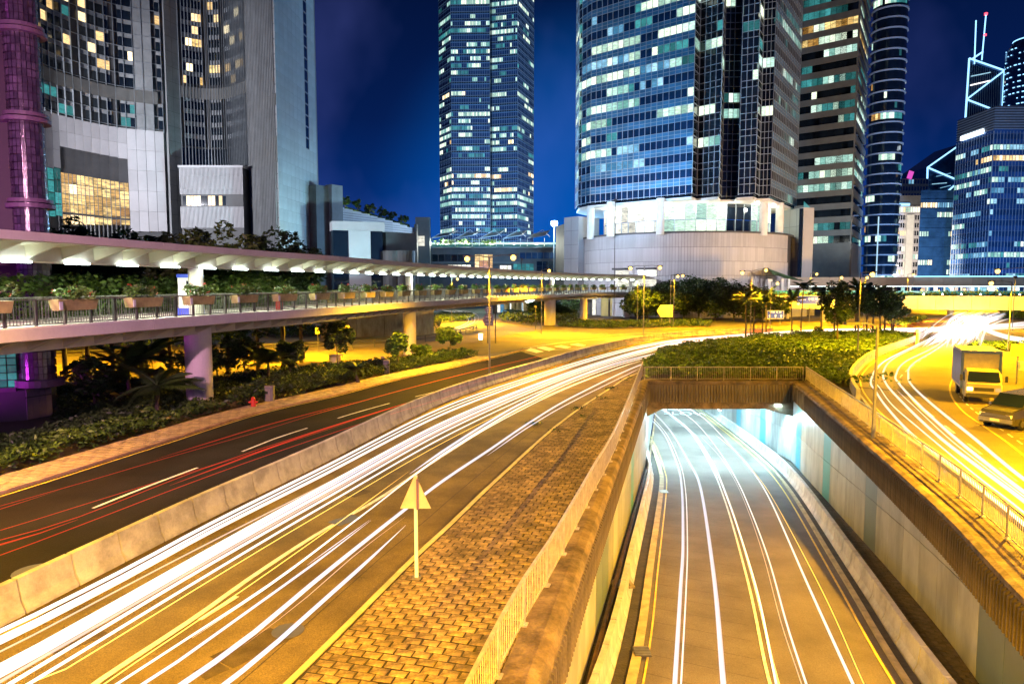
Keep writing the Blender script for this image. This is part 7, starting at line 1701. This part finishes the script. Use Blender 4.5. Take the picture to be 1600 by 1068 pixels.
# palms and broad trees on the hedge island (base column, base row, crown row)
PALMS = [(1165, 531, 468), (1177, 528, 472), (1197, 525, 460), (1191, 529, 476), (1237, 522, 470), (1251, 523, 450), (1283, 524, 455), (1336, 524, 450), (1303, 524, 462), (1354, 524, 456), (1363, 523, 458), (1382, 522, 462), (1393, 522, 470)]
for i, (x, yb, yt) in enumerate(PALMS):
    q = G(x, yb); palm(q, Zat(yt, q.y) - .4, f'slim palm on the hedge island, {nth(i)} palm from the left', s=.95)
for x, yb, yt, Rc, lab in ((1308, 545, 440, 2.4, 'broad leafy tree on one slim trunk in the middle of the hedge island'), (1341, 527, 446, 2.3, 'leafy tree right of the broad tree on the hedge island'), (1376, 526, 455, 2.6, 'low rounded leafy tree near the tip of the hedge island'), (1395, 524, 458, 2.2, 'last leafy tree at the right end of the hedge island row')):
    q = G(x, yb); hh = Zat(yt, q.y); tree('street_tree', q, hh, Rc, lab, 'leafy trees on the hedge island', 4500, .2, crown_h=.62, trunk_r=.11)
q = G(1278, 527); tree('small_bush', q, 1.6, .8, 'small dark bush at the far edge of the hedge island', None, 700, .16, 'leaf_dk', .04, 'bush', .9)
# dark tree group before the podium
for i, (x, yb, yt, Rc) in enumerate(((1012, 500, 452, 4.0), (1040, 497, 447, 4.6), (1068, 500, 440, 5.0), (1092, 499, 436, 5.4), (1118, 500, 443, 5.2), (1146, 502, 450, 4.8), (1172, 503, 455, 4.2), (1200, 503, 462, 3.6), (1000, 499, 462, 3.2))):
    q = G(x, yb); tree('dense_tree', q, Zat(yt - 4, q.y), Rc * 1.25, f'dense dark tree in front of the round podium, {nth((1, 2, 3, 4, 5, 6, 7, 8, 0)[i])} from the left', 'dark trees before the podium', 6500, .34, crown_h=.80, clumps=60)
# trees behind the footbridge on the left
for i, (x, yt, Y, Rc) in enumerate(((95, 340, 58, 3.4), (130, 350, 60, 3.0), (170, 352, 57, 3.2), (215, 358, 60, 3.2), (262, 362, 62, 3.0), (310, 358, 60, 3.4), (352, 350, 58, 3.6), (400, 366, 64, 3.2), (440, 356, 66, 3.6), (468, 372, 70, 2.8))):
    b = XY(x, Y); tree('dark_tree', (b.x, b.y, 0), Zat(yt, Y), Rc, f'dark leafy tree rising behind the footbridge canopy, {nth(i)} from the left', 'trees behind the footbridge', 6500, .26, mat='leaf_dk' if i not in (6, 3) else 'leaf', crown_h=.75, clumps=60)
# yellow-lit hedge behind the deck
hb_ = offs(fb0, -6.8); hb_ = [p for p in hb_ if 33 < p.y < 78]
pp = np.array([(q_.x + random.uniform(-.6, .6), q_.y + random.uniform(-.5, .5), 4.6 + (3.6 if q_.y < 62 else 2.4) * random.random() ** .7 + random.uniform(-.3, .3)) for q_ in (random.choice(hb_) for _ in range(15000))])
leaves('hedge', pp, .2, M['leaf'], kind='stuff')
tag(MB().sweep(zpath(hb_, 0), [(-.4, 4.2), (-.4, 4.9), (.4, 4.9), (.4, 4.2)]).build('planter_wall', M['concrete']), 'long raised concrete planter under the hedge behind the footbridge deck', 'planter')
# palms below the bridge, left
for i, (x, yb, h) in enumerate(((205, 640, 3.6), (245, 655, 2.6), (236, 620, 4.0), (420, 600, 2.2), (560, 600, 1.2))):
    q = G(x, yb); palm(q, h * .6, f'bushy low palm under the footbridge, {nth(i)} from the purple building', 'low palms under the footbridge', FR if i < 4 else FRS, 18, .13, 'low_palm', 1.1)
for i, (x, yb, yt, Rc, nme) in enumerate(((385, 600, 512, 1.6, 'slim dark tree right of the big bridge pillar'), (455, 595, 530, 1.5, 'small leaning tree in front of the back road'), (528, 583, 500, 1.5, 'small tree between the two parking plates'), (622, 578, 520, 1.3, 'leafy tropical shrub beside the narrow brown box'), (702, 560, 508, 1.4, 'spreading young tree above the end of the planting bed'), (660, 566, 538, 1.2, 'low glossy shrub in the planting bed'), (300, 610, 540, 2.2, 'dark bush behind the big bridge pillar'), (340, 600, 545, 2.4, 'dark spreading bush under the footbridge'), (150, 650, 560, 1.8, 'dark bush in front of the low curved wall'))):
    q = G(x, yb); tree('young_tree', q, max(1.5, Zat(yt, q.y)), Rc, nme, None, 1500, .2, 'leaf_dk' if i not in (3, 4, 5) else 'leaf', .06, 'tree', .6, 22, 5)
for i, (x, yb, yt) in enumerate(((845, 500, 470), (872, 499, 468), (890, 497, 466))):
    q = G(x, yb); tree('dense_tree', q, Zat(yt, q.y), 3.0, f'dark tree under the far part of the footbridge, {nth(i)} from the left', 'trees under the far footbridge', 3000, .3, crown_h=.8)
# roof palms on the striped podium
for i, x in enumerate((541, 558, 579, 597, 613, 631)):
    f = (x - 497) / 151; Y = 181 + 34 * f; b = XY(x, Y); zt_ = Zat(316 + 42 * f, Y); tree('roof_tree', (b.x, b.y + 1, zt_ - .6), 5.0 - f, 1.7, f'small round tree on the roof edge of the striped podium, {nth(i)} from the left', 'roof trees on the striped podium', 700, .3, trunk_r=.12, crown_h=.65, clumps=18)
    ld = bpy.data.lights.new('roof_tree_fill', 'POINT'); ld.energy = 40 * KB; ld.color = (.8, 1, .2); ld.shadow_soft_size = .1; lo = bpy.data.objects.new('roof_tree_fill', ld); C.objects.link(lo); lo.location = (b.x, b.y - .8, zt_ + .3)  # extra point light without a fixture, added to brighten the roof tree
rp_ = np.array([(lambda f: (XY(497 + 151 * f, 181 + 34 * f).x, 181 + 34 * f + random.uniform(0, 1.5), Zat(316 + 42 * f, 181 + 34 * f) + random.uniform(0, 1)))(random.uniform(.3, .95)) for _ in range(2500)]); leaves('hedge', rp_, .3, M['leaf_dk'], kind='stuff')
# far trees at the right
for i, (x, yt, Y) in enumerate(((1573, 480, 168), (1592, 484, 160), (1612, 478, 158))):
    b = XY(x, Y); tree('far_tree', (b.x, b.y, 0), max(3, Zat(yt, Y)), 2.2, f'small roadside tree at the right beyond the far crossing, {nth(i)} from the left', 'far right trees', 1500, .25, 'leaf', crown_h=.7)
# weeds growing on the podium rim
